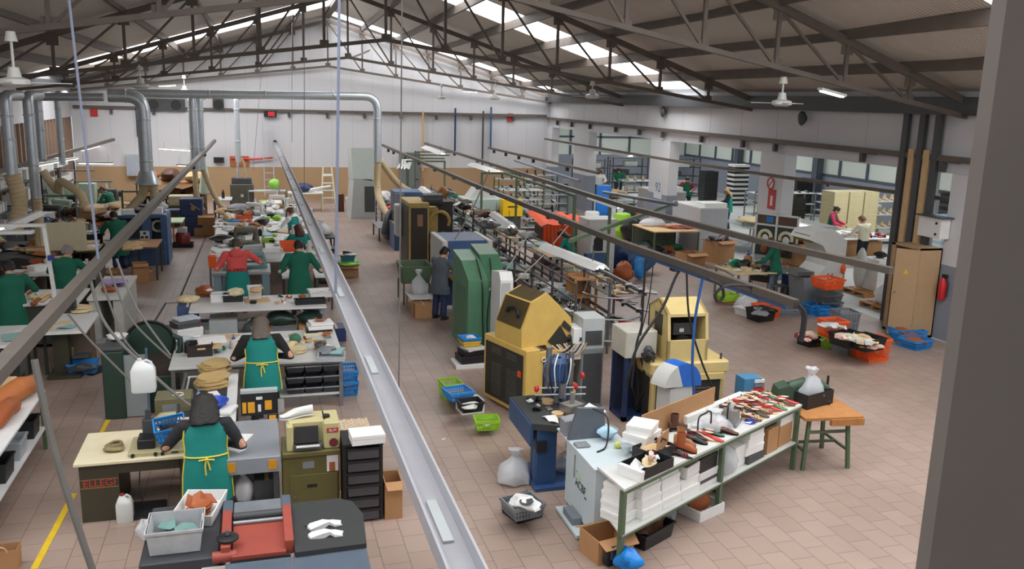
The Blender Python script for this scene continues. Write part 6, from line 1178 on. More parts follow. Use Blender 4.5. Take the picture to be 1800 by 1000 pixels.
for lb, px, py, w, d, mt in (('white cut upper at the left front of the press table', 968, 738, .16, .3, white), ('white cloth strips at the right of the press table', 1045, 722, .3, .36, white), ('white sheet below the grey fan heater', 1000, 755, .3, .2, paper)): piece(lb, px, py, Z, w, d, mt, 401+px, .3)
for lb, px, py in (('tan tape roll at the rear of the press table', 963, 708), ('brown tape roll beside the grey block', 980, 731)): solo(MB().lathe([(.05, 0), (.085, 0), (.085, .05), (.05, .05)], n=18), 'tape_roll', tan, lb, 'tape', at(px, py, Z), smooth=True)
t = thing('motor_block', 'ribbed grey motor block with a shaft standing on the press table', 'motor', at(1005, 728, Z), .4); MB().box(-.13, .13, -.11, .11, .0, .16).build('block', M('cast_grey', (140, 136, 130), .6, .3, .12), t); [MB().box(-.135+.03*k, -.125+.03*k, -.115, .115, .01, .15).build('fin', steel, t) for k in range(9)]; MB().tube([(0, 0, .16), (0, 0, .32)], .035, 10).build('shaft', M('cast_grey', 0), t, True)
solo(MB().tube([(0, 0, .02), (.02, .0, .1), (.03, .05, .2)], [.05, .03, .02], 8), 'brush', M('amber_wood', (206, 160, 80), .5), 'yellow brush at the rear of the press table', 'brush', (4.36, 11.42, Z), smooth=True)
# white cabinet with the green swirl
t = thing('scanner_cabinet', 'pale grey blue cabinet with a green swirl and black letters', 'cabinet', (3.74, 8.92, 0)); pg = M('pale_blue_grey_enamel', (196, 208, 212), .4, var=.04)
MB().box(0, .62, 0, 1.0, .1, .93, bev=.006).build('body', pg, t); MB().box(-.02, .7, -.02, 1.35, .93, .955, bev=.006).build('worktop', pg, t); MB().box(-.16, .1, .1, .9, .02, .06).build('foot_plate', pg, t); MB().box(-.13, -.0, .35, .7, .06, .16, bev=.01).build('pedal', cgrey, t); MB().box(.02, .6, .05, .95, 0, .1).build('base', mgrey, t)
MB().box(-.005, 0, .66, .70, .55, .85).build('slot', mgrey, t)
sw = M('green_swirl', (150, 196, 120), .6, var=.03)
MB().tube(arc((-.004, .55, .62), .07, .6, 5.6, 16, 'yz'), .006, 6).build('swirl', sw, t, True); text('ACBF', .15, M('dark_print', (60, 74, 78), .6), t, (-.004, .45, .52), (PI/2, 0, -PI/2), 'lettering'); text('italia', .04, M('dark_print', 0), t, (-.004, .27, .45), (PI/2, 0, -PI/2), 'small_lettering')
MB().prism([(-.02, .96), (.5, .96), (.45, 1.35), (.1, 1.38)], .9, .96, 'y').build('grey_screen', M('screen_grey', (96, 102, 110), .4), t); MB().tube(spline([(.3, .9, 1.36), (.42, .7, 1.3), (.36, .55, 1.0), (.2, .45, .965)]), .012, 6).build('lead', black, t, True); MB().box(.0, .18, .62, .78, .955, .985, bev=.01).build('pad', mgrey, t)
t = thing('heater', 'grey scanner arm with an open jaw at the end of the white cabinet', 'machine', (3.72, 10.05, .955)); MB().prism([(0, .0), (.28, .0), (.3, .05), (.12, .06), (.12, .17), (.3, .18), (.28, .24), (.0, .2)], -.1, .1, 'y').build('jaw', M('scanner_grey', (150, 152, 158), .4), t)
carton('white box under the scanner arm', 0, 0, 0, .28, .2, .06, .3, white, loc=(4.1, 10.2, .955))
bowl('clear bowl of pale blue cloth on the white cabinet', 1067, 770, .956, .13, .13, clearp); lump('pale blue cloth in the clear bowl', 1067, 768, 1.0, .24, .22, .14, M('pale_blue_cloth', (170, 206, 226), .8), 'cloth', 'cloth', 110, .15)
bowl('clear glass jar near the table edge', 1100, 795, 1.0, .07, .1, clearp, 'jar', 'jar'); lump('pale lime scraps beside the glass jar', 1087, 787, .957, .1, .1, .08, M('lime_pale', (206, 210, 110), .7), 'scraps', 'scraps', 111, .2)
# floor baskets along the aisle
Zb = 0
for lb, px, py, z, w, d, h, mt, rz in (('lime basket on the floor before the yellow machine, lower', 855, 752, 0, .36, .3, .17, cgreen, -.1), ('lime basket stacked on the lower one', 855, 752, .10, .38, .31, .17, cgreen, -.1), ('lime basket behind the blue stacked ones', 792, 698, 0, .34, .4, .3, cgreen, .1), ('blue basket on top of the stack before the yellow machine', 805, 700, .26, .42, .4, .16, cblue, .2), ('orange and black basket at the bottom of that stack', 806, 702, 0, .38, .36, .14, black, .2), ('yellow basket in the middle of that stack', 806, 701, .13, .38, .36, .14, cyellow, .2)): crate(lb, px, py, z, w, d, h, mt, rz)
tote('black box of pale scraps beside the lime basket', 826, 720, .22, .38, .32, .16, black, .1); carton('white box under the black box', 826, 722, 0, .4, .34, .22, .1, paper); lump('pale scraps in the black box', 826, 718, .28, .32, .26, .1, offw, 'scraps', 'scraps', 112, .2, kind='stuff'); sheets('white sheet in the upper lime basket', 858, 745, .2, .16, .12, rz=.4)
for k, (w, h, z, mt, lb) in enumerate(((.62, .08, 0, white, 'white slab at the bottom of the pile beside the green cabinet'), (.5, .14, .09, black, 'black box low in the pile beside the green cabinet'), (.46, .1, .24, blackl, 'black folder box in the pile beside the green cabinet'), (.42, .03, .345, offw, 'white lid in the pile beside the green cabinet'))): carton(lb, 0, 0, 0, w, w*.85, h, .1*k, mt, loc=(3.95+.03*k, 16.2, z), lid=mt)
tote('yellow tray under the blue one on the pile', 0, 0, 0, .36, .32, .1, cyellow, .1, loc=(3.98, 16.3, .39)); tote('bright blue tray on top of the pile beside the green cabinet', 0, 0, 0, .38, .34, .1, cblue, .1, loc=(3.98, 16.3, .46)); lump('white scraps in the bright blue tray', 0, 0, 0, .18, .14, .1, white, 'scraps', 'scraps', 113, .2, loc=(4.0, 16.28, .49))
tote('black crate on the floor in front of the blue press', 918, 905, 0, .42, .4, .2, black, .3, .9); crate('grey basket of cuttings on the black crate', 918, 903, .18, .42, .38, .18, cgrey, .2); lump('white cuttings heaped in the grey basket', 922, 893, .3, .36, .34, .14, white, 'cuttings', 'scraps', 114, .3, kind='stuff'); piece('black and white cut upper over the cuttings', 925, 885, .42, .2, .16, dgrey, 88)
plainbag('clear bag of cuttings behind the grey basket', 0, 0, 0, .45, .36, .5, 35, loc=(3.3, 10.75, .0)); plainbag('clear bag on the foot of the blue press', 0, 0, 0, .4, .36, .4, 36, loc=(4.15, 10.85, .06))
lump('small white scrap on the aisle floor', 780, 772, 0, .06, .05, .01, white, 'scrap', 'scrap', 5)
# ------------------------------------------------------------------ conveyor rack with shoes
t = thing('conveyor_rack', 'long dark steel conveyor rack with tiers of shoe carriers', 'rack', (7.0, 16.4, 0)); L_ = 19.5
for i in range(14):
    for x in (-.75, .0, .75): MB().box(x-.022, x+.022, 1.5*i-.02, 1.5*i+.02, 0, 1.55 if x < .5 else 1.3).build('post', dgrey, t)
for x, z in ((-.75, .35), (-.75, .75), (-.75, 1.15), (-.75, 1.5), (0, .9), (0, 1.5), (.75, .4), (.75, .85), (.75, 1.28)): MB().tube([(x, 0, z), (x, L_, z)], .022, 7).build('rail', dgrey, t, True)
for z in (.45, .9, 1.35): MB().tube([(-.6, 0, z)]+arc((.05, 0, z), .66, PI, 2*PI, 14, 'xy')[1:-1]+[(.72, 0, z), (.72, 3, z)], .02, 8).build('end_loop', steel, t, True)
for x0, x1, z in ((-.72, -.1, .8), (.05, .72, 1.22), (-.72, .7, .33)): MB().box(x0, x1, .3, L_, z-.02, z).build('shelf', M('rack_shelf', (112, 106, 98), .6, var=.2, scale=2), t)
protos = {}
def shoedup(key, kind, um, sm, label, group, loc, rz, L=.27):
    if key not in protos: protos[key] = shoe(label, 0, 0, 0, kind, um, sm, rz, L, group, loc=loc); return
    dup(protos[key], loc, rz, label, group)
R.seed(3)
kinds = [('sandal', white, tan), ('pump', natural, tan), ('pump', M('silver_leather', (196, 198, 200), .35, .3), black), ('sandal', offw, black), ('loafer', blackl, black), ('pump', white, white)]
for i in range(30):
    y = 16.7+.46*i*(1+i*.012)
    for c, (x, z) in enumerate(((7.35, 1.225), (7.62, 1.225), (6.55, .805))):
        k = R.choice(kinds[:4] if c < 2 else kinds); shoedup(('c', kinds.index(k), c > 1), *k, 'shoe standing in the rows on the %s of the conveyor rack' % ('upper shelf' if c < 2 else 'lower shelf'), 'shoes on the %s of the conveyor rack' % ('upper shelf' if c < 2 else 'lower shelf'), (x+R.uniform(-.04, .04), y+R.uniform(-.08, .08), z), R.uniform(-.5, .3), .4)
for i in range(16): shoedup('cr', 'pump', redl, redl, 'pale or red shoe hanging at the near end of the conveyor', 'shoes at the conveyor end', (7.75+R.uniform(-.05, .1), 16.4+R.uniform(-.3, 1.2), [.42, .87, .42][i % 3]), R.uniform(-.6, .4), .42) if i % 4 == 0 else shoedup('cr%d' % (i % 2), 'pump', [offw, M('silver_leather', 0)][i % 2], black, 'pale or red shoe hanging at the near end of the conveyor', 'shoes at the conveyor end', (7.75+R.uniform(-.06, .12), 16.3+R.uniform(-.2, 1.4), [.42, .87, 1.3][i % 3]), R.uniform(-.6, .4), .42)
t = rack('tan wooden shelf box standing inside the near end of the conveyor', (6.95, 17.9, 0), .5, .5, 1.4, 4, wood, wood); MB().box(-.25, .25, .22, .25, .1, 1.4).build('back_panel', wood, t)
for i, (y, mt, w, h, lb) in enumerate(((19.4, M('bin_blue', (40, 60, 150), .5), .4, .3, 'royal blue box on the conveyor shelf'), (20.3, white, .4, .3, 'white bin on the conveyor shelf, nearer'), (21., offw, .4, .3, 'white bin on the conveyor shelf, farther'), (22.2, redl, .5, .3, 'red box on the conveyor shelf'), (23.4, M('bin_wine', (150, 40, 50), .5), .5, .25, 'wine red box on the conveyor shelf'))): tote(lb, 0, 0, 0, w, .5, h, mt, 0, .9, loc=(6.62, y, .335))
sheets('tan board across the conveyor top, near', 0, 0, 1.5, .6, 1.4, tan); COL.objects[-1].location = (7., 20.2, 1.52)
sheets('tan board across the conveyor top, far', 0, 0, 1.5, .5, 1.6, natural); COL.objects[-1].location = (6.8, 23.2, 1.52)
for i in range(26):
    y = 18.5+.62*i; lump('dark and pale clutter heaped along the conveyor rack', 0, 0, 0, R.uniform(.3, .6), R.uniform(.3, .6), R.uniform(.12, .32), R.choice([black, dgrey, mgrey, white, steel, offw, dbrown, mint]), 'clutter', 'clutter', 130+i, .3, group='clutter along the conveyor', loc=(R.choice([6.4, 6.7, 7.0]), y, R.choice([.335, .805, 1.52, 1.52])), kind='stuff')
for i, (y0, lb) in enumerate(((13.9, 'leather offcut heap on the floor before the conveyor end'), (14.6, 'dark offcut heap beside the brown one'))): lump(lb, 0, 0, 0, 1.0, .9, .7, [dbrown, dgrey][i], 'leather_heap', 'leather', 160+i, .25, loc=(5.3+.2*i, y0+.6, 0))
# slanting cords over the conveyor
for a, b, lb in (((905, 495), (1000, 395), 'pale cord slanting over the conveyor, upper'), ((860, 510), (930, 410), 'pale cord slanting beside the white control cabinet'), ((800, 420), (860, 300), 'dark cord slanting beside the brown machine'), ((1010, 560), (1045, 440), 'dark cord crossing before the large white lamp')): cab(lb, [pz(*a, 16.5), pz((a[0]+b[0])/2+2, (a[1]+b[1])/2+4, 17.5), pz(*b, 18.5)], .014, M('pale_cord', (176, 164, 148), .6) if 'pale' in lb else gcable)
# green service frame
t = thing('service_frame', 'green pipe frame of posts and rails over the conveyor', 'frame', (0, 0, 0)); 
for x, y in ((7.78, 30.4), (9.03, 30.2), (9.69, 23.0), (8.6, 23.0), (7.6, 36.), (6.0, 36.)): MB().box(x-.035, x+.035, y-.035, y+.035, 0, 2.62).build('post', fgreen, t)
for a, b in (((5.7, 15.4), (10.9, 21.3)), ((7.6, 36), (6.0, 36)), ((7.78, 30.4), (9.03, 30.2)), ((8.6, 23), (8.6, 30.3))): MB().bar((*a, 2.6), (*b, 2.6), .07, .07).build('rail', fgreen, t)
for i in range(3): solo(MB().box(-.03, .03, -.03, .03, 0, 2.7).bar((0, 0, 2.65), (1.9, 0, 2.65), .06, .06), 'service_frame', fgreen, 'slim green bracket frame near the grey door, %s' % ['near', 'middle', 'far'][i], 'frame', (5.9+.7*i, 37+2.2*i, 0))
person('person in a green coat bending over the far end of the conveyor', (7.9, 34.6, 0), .9, .6, hands=((-.2, .5, .95), (.2, .55, .95)), top=coatg, hair=('short', hair_d), hem=.5, legs=navy)
person('person in a teal top crouching at the green machine by the white lamp', (9.2, 24.6, -.25), 1.0, .5, hands=((-.2, .5, 1.0), (.2, .55, .95)), top=teal, hair=('long', M('red_brown_hair', 0)), longcoat=False, seat=True)
# ------------------------------------------------------------------ right side of the hall
bge = M('beige_cabinet_paint', (178, 148, 112), .5, var=.05)
t = thing('cabinet', 'tall beige metal cabinet with its warning signed door ajar', 'cabinet', (14.5, 16.15, 0)); h_ = 2.12
MB().box(0, .6, 0, .03, 0, h_).build('side', bge, t); MB().box(0, .6, .93, .96, 0, h_).build('side', bge, t); MB().box(.57, .6, 0, .96, 0, h_).build('back', bge, t); MB().box(0, .6, 0, .96, h_-.04, h_).build('top', bge, t); MB().box(0, .6, 0, .96, 0, .06).build('bottom', bge, t); MB().box(0, .03, .84, .94, 0, h_).build('front_post', bge, t)
for z in (.6, .95, 1.3, 1.65): MB().box(.04, .57, .03, .93, z, z+.02).build('shelf', bge, t)
for z, mt in ((.62, emer), (.97, white), (1.32, white), (1.67, emer)): MB().box(.1, .35, .5, .85, z, z+.06).build('paper_stack', mt, t)
dr = MB().box(-.012, .012, 0, .52, .05, h_-.04).build('door', bge, t); dr.location = (0, .01, 0); dr.rotation_euler = (0, 0, .62)
m = MB()._add([(-.0135, .2, 1.50), (-.0135, .32, 1.50), (-.0135, .26, 1.62)], [(2, 1, 0)]); m.build('warning_triangle', cyellow, dr); MB().lathe([(.012, -.05), (.02, -.012)], (0, .45, 1.05), 8, axis='x').build('handle', steel, dr)
y, z = atX(1642, 397, 15.05); t = thing('switch_box', 'white electric box on a shelf on the right wall above the beige cabinet', 'box', (15.0, y, z)); MB().box(-.14, .12, -.42, .3, -.25, .22, bev=.01).build('body', white, t); MB().box(-.2, .14, -.5, .36, .22, .25).build('shelf', dgrey, t)
for zz in (.1, -.15): MB().lathe([(.03, -.16), (.03, -.14)], (0, -.28, zz), 8, axis='x').build('knob', black, t)
for dy, mt, nm, lb in ((17.75, dgrey, 'cable_ladder', 'dark cable ladder climbing the pier, left'), (17.45, tan, 'pipe', 'tan pipe climbing the pier beside the dark cable ladder'), (17.2, dgrey, 'cable_ladder', 'dark cable ladder climbing the pier, middle'), (16.95, tan, 'pipe', 'tan pipe climbing the pier between two dark cable ladders'), (16.7, dgrey, 'cable_ladder', 'dark cable ladder climbing the pier, right')):
    solo(MB().box(-.05, .05, -.09, .09, 0, 4.3 if mt is tan else 5.3), nm, mt, lb, 'cable ladder' if mt is dgrey else 'pipe', (15.06, dy, .01))
y, z = atX(1648, 505, 14.9); t = thing('fire_extinguisher', 'red fire extinguisher on the grey wall beside the beige cabinet', 'fire extinguisher', (15.04, y, z-.3)); MB().lathe([(.06, 0), (.085, .03), (.085, .42), (.04, .52)], n=14).build('cylinder', redl, t, True); MB().box(-.03, .03, -.1, .03, .52, .6).build('valve', black, t); MB().tube([(0, -.05, .56), (0, -.16, .4), (0, -.14, .1)], .014, 6).build('hose', black, t, True)
for y, zz in ((22.0, 4.9), (31., 4.9)): solo(MB().blob((0, 0, 0), (.1, .16, .2), 10, 7, .1, 2), 'siren', dgrey, 'dark speaker high on the right wall, %s' % ('over the sign pier' if y < 25 else 'over the numbered pier'), 'speaker', (15.05, y, zz))
# signs on piers
y, z = atX(1355, 322, 15.12); s_ = solo(MB().lathe([(.001, -.01), (.2, -.01), (.2, 0), (.001, 0)], n=20, axis='x'), 'sign', white, 'round red ringed sign on the white pier', 'sign', (15.13, y, z)); MB().tube(arc((-.012, 0, 0), .17, 0, 2*PI, 22, 'yz'), .022, 6).tube([(-.012, -.12, .12), (-.012, .12, -.12)], .016, 6).build('ring', redl, s_)
y, z = atX(1356, 350, 15.12); s_ = solo(MB().box(-.01, 0, -.2, .2, -.3, .3), 'sign', M('red_sign', 0), 'red fire sign below the round sign on the white pier', 'sign', (15.13, y, z)); MB().box(-.014, -.01, -.06, .06, -.2, .1).build('symbol', white, s_)
text('92', .5, M('blue_numerals', (96, 128, 160), .6), solo(MB().box(0, .01, -.35, .35, -.42, .42), 'sign', wallw, 'pier panel with large blue numerals', 'sign', (15.125, 31.2, 1.98)), (-.006, 0, 0), (PI/2, 0, -PI/2))
# floor crates on the right
g1 = 'crates'
for lb, px, py, z, w, d, h, mt in (('orange crate heaped with pale shoes, top of the middle floor group', 1462, 592, .24, .5, .45, .4, corange), ('lime crate under the orange one in the middle floor group', 1458, 608, 0, .5, .45, .26, cgreen), ('grey crate behind the orange one', 1482, 585, 0, .5, .5, .55, cgrey), ('orange crate at the right end of the middle floor group', 1532, 632, 0, .55, .46, .5, corange), ('orange crate below the black trays of the middle floor group', 1512, 624, 0, .5, .4, .3, corange), ('blue crate at the left front by the beige cabinet', 1588, 592, 0, .56, .5, .22, cblue), ('blue crate at the rear by the beige cabinet', 1600, 582, 0, .56, .5, .22, cblue), ('blue crate in the middle by the beige cabinet', 1596, 601, 0, .56, .5, .22, cblue), ('blue crate at the right by the beige cabinet', 1600, 594, 0, .5, .5, .22, cblue), ('blue crate nearest the viewer by the beige cabinet', 1608, 611, 0, .56, .5, .22, cblue), ('grey crate under the stacked ones by the white tunnel machine', 1454, 548, 0, .55, .5, .3, cgrey), ('second grey crate of the stack by the white tunnel machine', 1454, 532, .3, .55, .5, .28, cgrey), ('third grey crate of the stack by the white tunnel machine', 1454, 519, .58, .55, .5, .26, cgrey), ('orange crate on top of the stack by the white tunnel machine', 1454, 506, .86, .6, .55, .26, corange), ('blue crate on the floor before the tall crate stack', 1452, 556, 0, .56, .42, .26, cblue), ('blue crate on the floor left of the tall crate stack', 1432, 552, 0, .5, .45, .28, cblue), ('orange and black crate behind the dark basket', 1345, 556, 0, .55, .5, .3, corange), ('grey flat basket right of the dark basket', 1382, 552, 0, .7, .6, .2, cgrey), ('orange basket on the floor left of the assembly bench', 1275, 529, 0, .55, .4, .18, corange), ('lime basket on the orange basket left of the assembly bench', 1276, 528, .16, .55, .4, .18, cgreen)): crate(lb, px, py, z, w, d, h, mt, R.uniform(-.2, .2))
for lb, px, py, z, w, d, h, mt in (('black tray heaped with pale pieces, left of the middle floor group', 1490, 606, .34, .62, .55, .26, black), ('black tray heaped with pale pieces, right of the middle floor group', 1520, 612, .34, .62, .55, .26, black), ('grey bin under the left black tray', 1490, 618, 0, .6, .5, .33, cgrey), ('black bin of pink pieces on the floor before the hanging cables', 1422, 606, 0, .42, .4, .24, black), ('dark round basket in front of the orange and black crate', 1336, 562, 0, .55, .5, .3, black), ('white tub at the left of the dark basket', 1315, 553, 0, .55, .5, .2, white)): tote(lb, px, py, z, w, d, h, mt, .2)
for lb, px, py, z, w, h, mt in (('pale shoe pieces in the orange crate', 1462, 577, .56, .42, .12, offw), ('pale pieces heaped in the left black tray', 1489, 596, .5, .55, .1, natural), ('pale pieces heaped in the right black tray', 1519, 602, .5, .55, .1, natural), ('pale pieces in the right end orange crate', 1532, 612, .4, .42, .1, pink), ('pink pieces heaped in the black bin', 1422, 596, .18, .38, .18, pink), ('black cloth in the orange and black crate', 1345, 548, .22, .5, .12, blackl), ('grey net in the dark basket', 1336, 554, .24, .45, .1, mgrey), ('brown pieces in the left front blue crate', 1588, 586, .1, .46, .14, brownl), ('brown pieces in the rear blue crate', 1605, 576, .1, .46, .14, brownl), ('brown pieces in the nearest blue crate', 1608, 604, .1, .46, .14, brownl), ('brown pieces in the middle blue crate', 1605, 595, .1, .46, .12, brownl)): lump(lb, px, py, z, w, w*.9, h, mt, 'shoe_parts', 'shoe parts', int(px), .25, kind='stuff')
plainbag('clear bag of pink pieces behind the white tub', 1312, 546, 0, .6, .5, .55, 37); shoe('dark red shoe fallen by the black bin', 1440, 608, 0, 'flat', wine, black, .3, .3)
# assembly bench and the person in the green coat with jeans
t = rect_table('workbench', 'pale assembly bench of the person in a green coat and jeans', 'bench', 12.3, 13.5, 20.2, 21.5, .8, natural, steel)
bottle('glue bottle with a tall blue nozzle on the assembly bench', 1314, 464, .8, .12, .32, card, M('blue_cap', 0), nozzle=True)
for i, (px, py, w, h, mt, lb) in enumerate(((1292, 468, .4, .2, emer, 'green cloth lump at the left of the assembly bench'), (1310, 472, .3, .25, black, 'black fixture on the assembly bench'), (1330, 472, .35, .14, tan, 'tan parts on the assembly bench'), (1345, 475, .4, .12, black, 'black shoe parts at the right of the assembly bench'), (1320, 463, .3, .12, white, 'white parts at the rear of the assembly bench'))): lump(lb, px, py, .8, w, w*.8, h, mt, 'clutter', 'clutter', 170+i, .3)
person('person in a green coat and pale jeans standing at the assembly bench', (13.6, 20.45, 0), .75, .16, hands=((-.25, .5, 1.0), (.25, .5, 1.0)), top=coatg, hem=.72, hair=('short', hair_b), legs=M('pale_jeans', (110, 136, 170), .85, var=.1), nod=.5)
t = rect_table('side_table', 'small steel table with a white sheet and bin under the assembly bench end', 'table', 13.3, 13.7, 19.9, 20.15, .5, steel, steel)
# frame with two pale horseshoe pads
t = thing('press_machine', 'white framed machine with two dark panels of pale horseshoe pads', 'machine', (13.7, 21.75, 0), -1.0); dkg = M('panel_dark_green', (52, 68, 62), .6, var=.1)
for x in (0, .62, 1.24): MB().box(x-.03, x+.03, -.03, .03, 0, 2.25).build('post', white, t)
for z in (1.92, 2.22): MB().box(-.03, 1.27, -.03, .03, z-.02, z+.03).build('rail', white, t)
MB().box(.03, 1.21, -.01, .01, 1.94, 2.22).build('upper_panel', M('brown_board_strip', (96, 72, 60), .6, var=.2), t); MB().box(.3, .5, -.02, -.01, 2.0, 2.16).build('blue_card', cblue, t)
for x in (.31, .93):
    p = MB().box(x-.28, x+.28, -.015, .01, 1.05, 1.9).build('panel', dkg, t); MB().tube(arc((x, -.04, 1.58), .18, -.3, PI+.3, 14, 'xz'), .05, 8).build('horseshoe_pad', cream, p, True); MB().lathe([(.07, 0), (.1, .1), (.07, .25), (.02, .32)], (x, -.05, 1.14), 10).build('stem', [brownl, dbrown][x > .5], p, True); MB().blob((x, -.05, 1.54), (.1, .03, .12), 10, 6, .1).build('inner_pad', white, p, True)
MB().box(.0, .6, -.2, .2, .3, .8).build('lower_unit', dgrey, t); MB().box(.02, .56, -.21, -.2, .5, .56).build('white_strip', white, t); MB().box(.2, .36, -.215, -.2, .62, .7).build('orange_mark', corange, t)
# tunnel machine with its long lit conveyor
t = thing('tunnel_machine', 'white tunnel machine with black upright characters on its side', 'machine', (14.0, 18.9, 0))
MB().prism([(-.1, 0), (.5, 0), (.62, 1.2), (.62, 1.85), (.2, 2.15), (-.35, 2.1), (-.5, 1.9), (-.1, 1.75), (.12, 1.45), (.05, 1.2), (-.2, .95)], 0, .9, 'y').build('body', offw, t); MB().box(-.44, -.3, .1, .8, 1.82, 2.0).build('screen', M('olive_screen', (120, 120, 50), .4), t)
for k, c in enumerate('U92'): text(c, .26, black, t, (.2, -.004, .92-.24*k), (PI/2, 0, 0), 'character')
text('M', .14, black, t, (.2, -.004, .16), (PI/2, 0, 0), 'character'); MB().prism([(-.38, .05), (-.1, .05), (-.18, .9), (-.5, .9)], .1, .8, 'y').build('lower_unit', mgrey, t); MB().box(-.7, -.2, .1, .8, .95, 1.05).build('tray', steel, t)
lump('orange tool holder hanging on the white tunnel machine', 1467, 478, 1.3, .14, .14, .26, corange, 'tool_holder', 'tool', 9, .15, loc=(14.55, 18.86, 1.0)); carton('tall brown carton behind the white tunnel machine', 0, 0, 0, .6, .6, 1.1, .2, card, loc=(15.2, 20.3, 0))
t = thing('conveyor', 'long lit white conveyor top between the horseshoe frame and tunnel machine', 'conveyor', (14.62, 19.9, 0)); MB().box(-.1, .42, 0, 2.8, 1.98, 2.08).build('lamp_cover', lgrey, t); MB().tube([(-.13, 0, 2.0), (-.13, 2.8, 2.0)], .035, 8).build('tube', tube_on, t)
for y in (.2, 2.6): MB().box(.34, .42, y-.04, y+.04, 0, 1.9).build('post', steel, t)
carton('brown carton of leather beneath the lit conveyor', 0, 0, 0, .9, .7, .6, 0, card, True, loc=(14.75, 20.9, .9)); rect_table('side_table', 'table carrying the carton beneath the lit conveyor', 'table', 14.2, 15.1, 20.5, 21.8, .88, wood, steel)
lump('dark leather in the carton beneath the lit conveyor', 0, 0, 0, .8, .6, .4, dbrown, 'leather_heap', 'leather', 175, .2, loc=(14.75, 20.9, 1.35)); t = thing('motor_unit', 'navy motor unit below the lit conveyor', 'machine', (14.15, 20.2, 0)); MB().box(-.3, .2, -.3, .3, 0, .7).build('body', navy, t); MB().lathe([(.16, 0), (.18, .3), (.1, .4)], (-.15, -.35, .1), 12).build('tank', steel, t, True)
# tan topped bench and partition cabinets
t = rect_table('workbench', 'tan topped bench with red brown leather strips', 'bench', 13.2, 15.0, 27.3, 29.2, .85, tan, fgreen, back=M('green_grey_back', (120, 134, 120), .6))
for i in range(9): piece('red brown leather strip laid out on the tan topped bench', 0, 0, 0, .12, .9, M('red_brown_leather', (160, 84, 70), .6), 500+i, .35, group='leather strips on the tan bench', loc=(14.05+.1*i, 28.1, .86+.004*i), curl=.01)
plainbag('clear bag of brown pieces on the tan topped bench', 0, 0, 0, .9, .6, .4, 41, loc=(13.8, 28.7, .85)); tote('orange bowl at the rear of the tan topped bench', 1130, 378, .95, .5, .4, .2, corange)
for i, (px, py, w, h, mt, lb) in enumerate(((1160, 430, .8, .4, black, 'black bags under the tan topped bench'), (1140, 425, .7, .4, white, 'white sack under the tan topped bench'), (1110, 425, .9, .9, blackl, 'big black bag on the floor left of the tan topped bench'), (1095, 408, .9, .8, clearp, 'clear bag heap left of the tan topped bench'), (1108, 395, .8, .9, M('dark_green_sack', (56, 76, 62), .6), 'dark green sack behind the clear bags'), (1180, 440, .7, .25, emer, 'green cloth under the right of the tan topped bench'))): lump(lb, px, py, 0, w, w*.8, h, mt, 'bag', 'bag', 180+i, .2)
carton('open cardboard box at the near end of the tan topped bench', 0, 0, 0, .8, .6, .4, .2, card, True, loc=(13.8, 25.7, 0)); carton('cardboard box of grey rolls on the concrete edge', 0, 0, 0, .8, .7, .75, .25, card, True, loc=(15.0, 26.0, 0))
for i in range(5): roll('grey roll sticking out of the box on the concrete edge', 14.85+.08*i, 26.0, .72+.05*(i % 2), .8, .07, [mgrey, dbrown, dgrey][i % 3], .3+.1*i, 50+i); COL.objects[-1]['group'] = 'grey rolls in the box'
part_m = M('partition_grey', (176, 178, 184), .6, var=.04)
for x0, x1, y, h, lb, mt in ((15.1, 16.2, 27.6, 1.62, 'pale grey half height partition cabinet by the concrete edge', part_m), (15.75, 16.9, 32.2, 1.7, 'taller warm grey partition cabinet beside the numbered pier', M('warm_grey_partition', (168, 164, 160), .6, var=.04))): carton(lb, 0, 0, 0, x1-x0, 2.2, h, 0, mt, loc=((x0+x1)/2, y+1.1, 0), name='grey_cabinet', lid=offw)
for o in COL.objects:
    if o.name.startswith('grey_cabinet'): o['category'] = 'cabinet'
for lb, x, y, z in (('white flat boxes on the pale grey partition cabinet', 15.8, 28.2, 1.62), ('white flat boxes on the warm grey partition cabinet', 16.5, 33., 1.7)): carton(lb, 0, 0, 0, .9, .8, .14, 0, paper, loc=(x, y, z), lid=paper)
# orange machine, drums and racks
orb = M('orange_sheet', (232, 84, 30), .5, var=.08)
t = thing('spray_machine', 'machine with bright orange ribbed sheets beside the conveyor', 'machine', (9.4, 26.6, 0))
m = MB(); m.grid(lambda u, v: (-.8+1.9*u, -.7+1.6*v, 1.55-.25*(1-v)+.09*abs(math.sin(u*12.5))-.2*u*u), 40, 6); m.build('ribbed_sheet', orb, t); m = MB(); m.grid(lambda u, v: (-.75+1.0*u, -.75+.05*math.sin(u*25), .5+.85*v), 20, 4); m.build('hanging_sheet', orb, t); MB().box(.2, .9, -.7, .6, 0, 1.25).build('body', fgreen, t); MB().box(-.6, .2, -.5, .6, 0, 1.2).build('rear_body', dbrown, t); MB().lathe([(.1, -.76), (.12, -.72)], (.5, 0, .95), 10, axis='y').build('orange_mark', orb, t)
t = thing('oven_machine', 'white cabinet with a black arched opening and a box on top', 'machine', (10.0, 24.9, 0)); MB().box(-.3, .5, -.5, .7, 0, 1.45, bev=.02).build('body', offw, t); MB().prism([(-.2, .75), (.1, .75), (.1, 1.1), (-.05, 1.3), (-.2, 1.1)], -.515, -.5, 'y').build('opening', black, t); MB().box(-.35, .6, -.4, .5, 1.45, 1.7, bev=.02).build('top_box', offw, t); MB().box(-.5, .2, -.75, -.5, 0, .7).build('front_unit', blue, t)
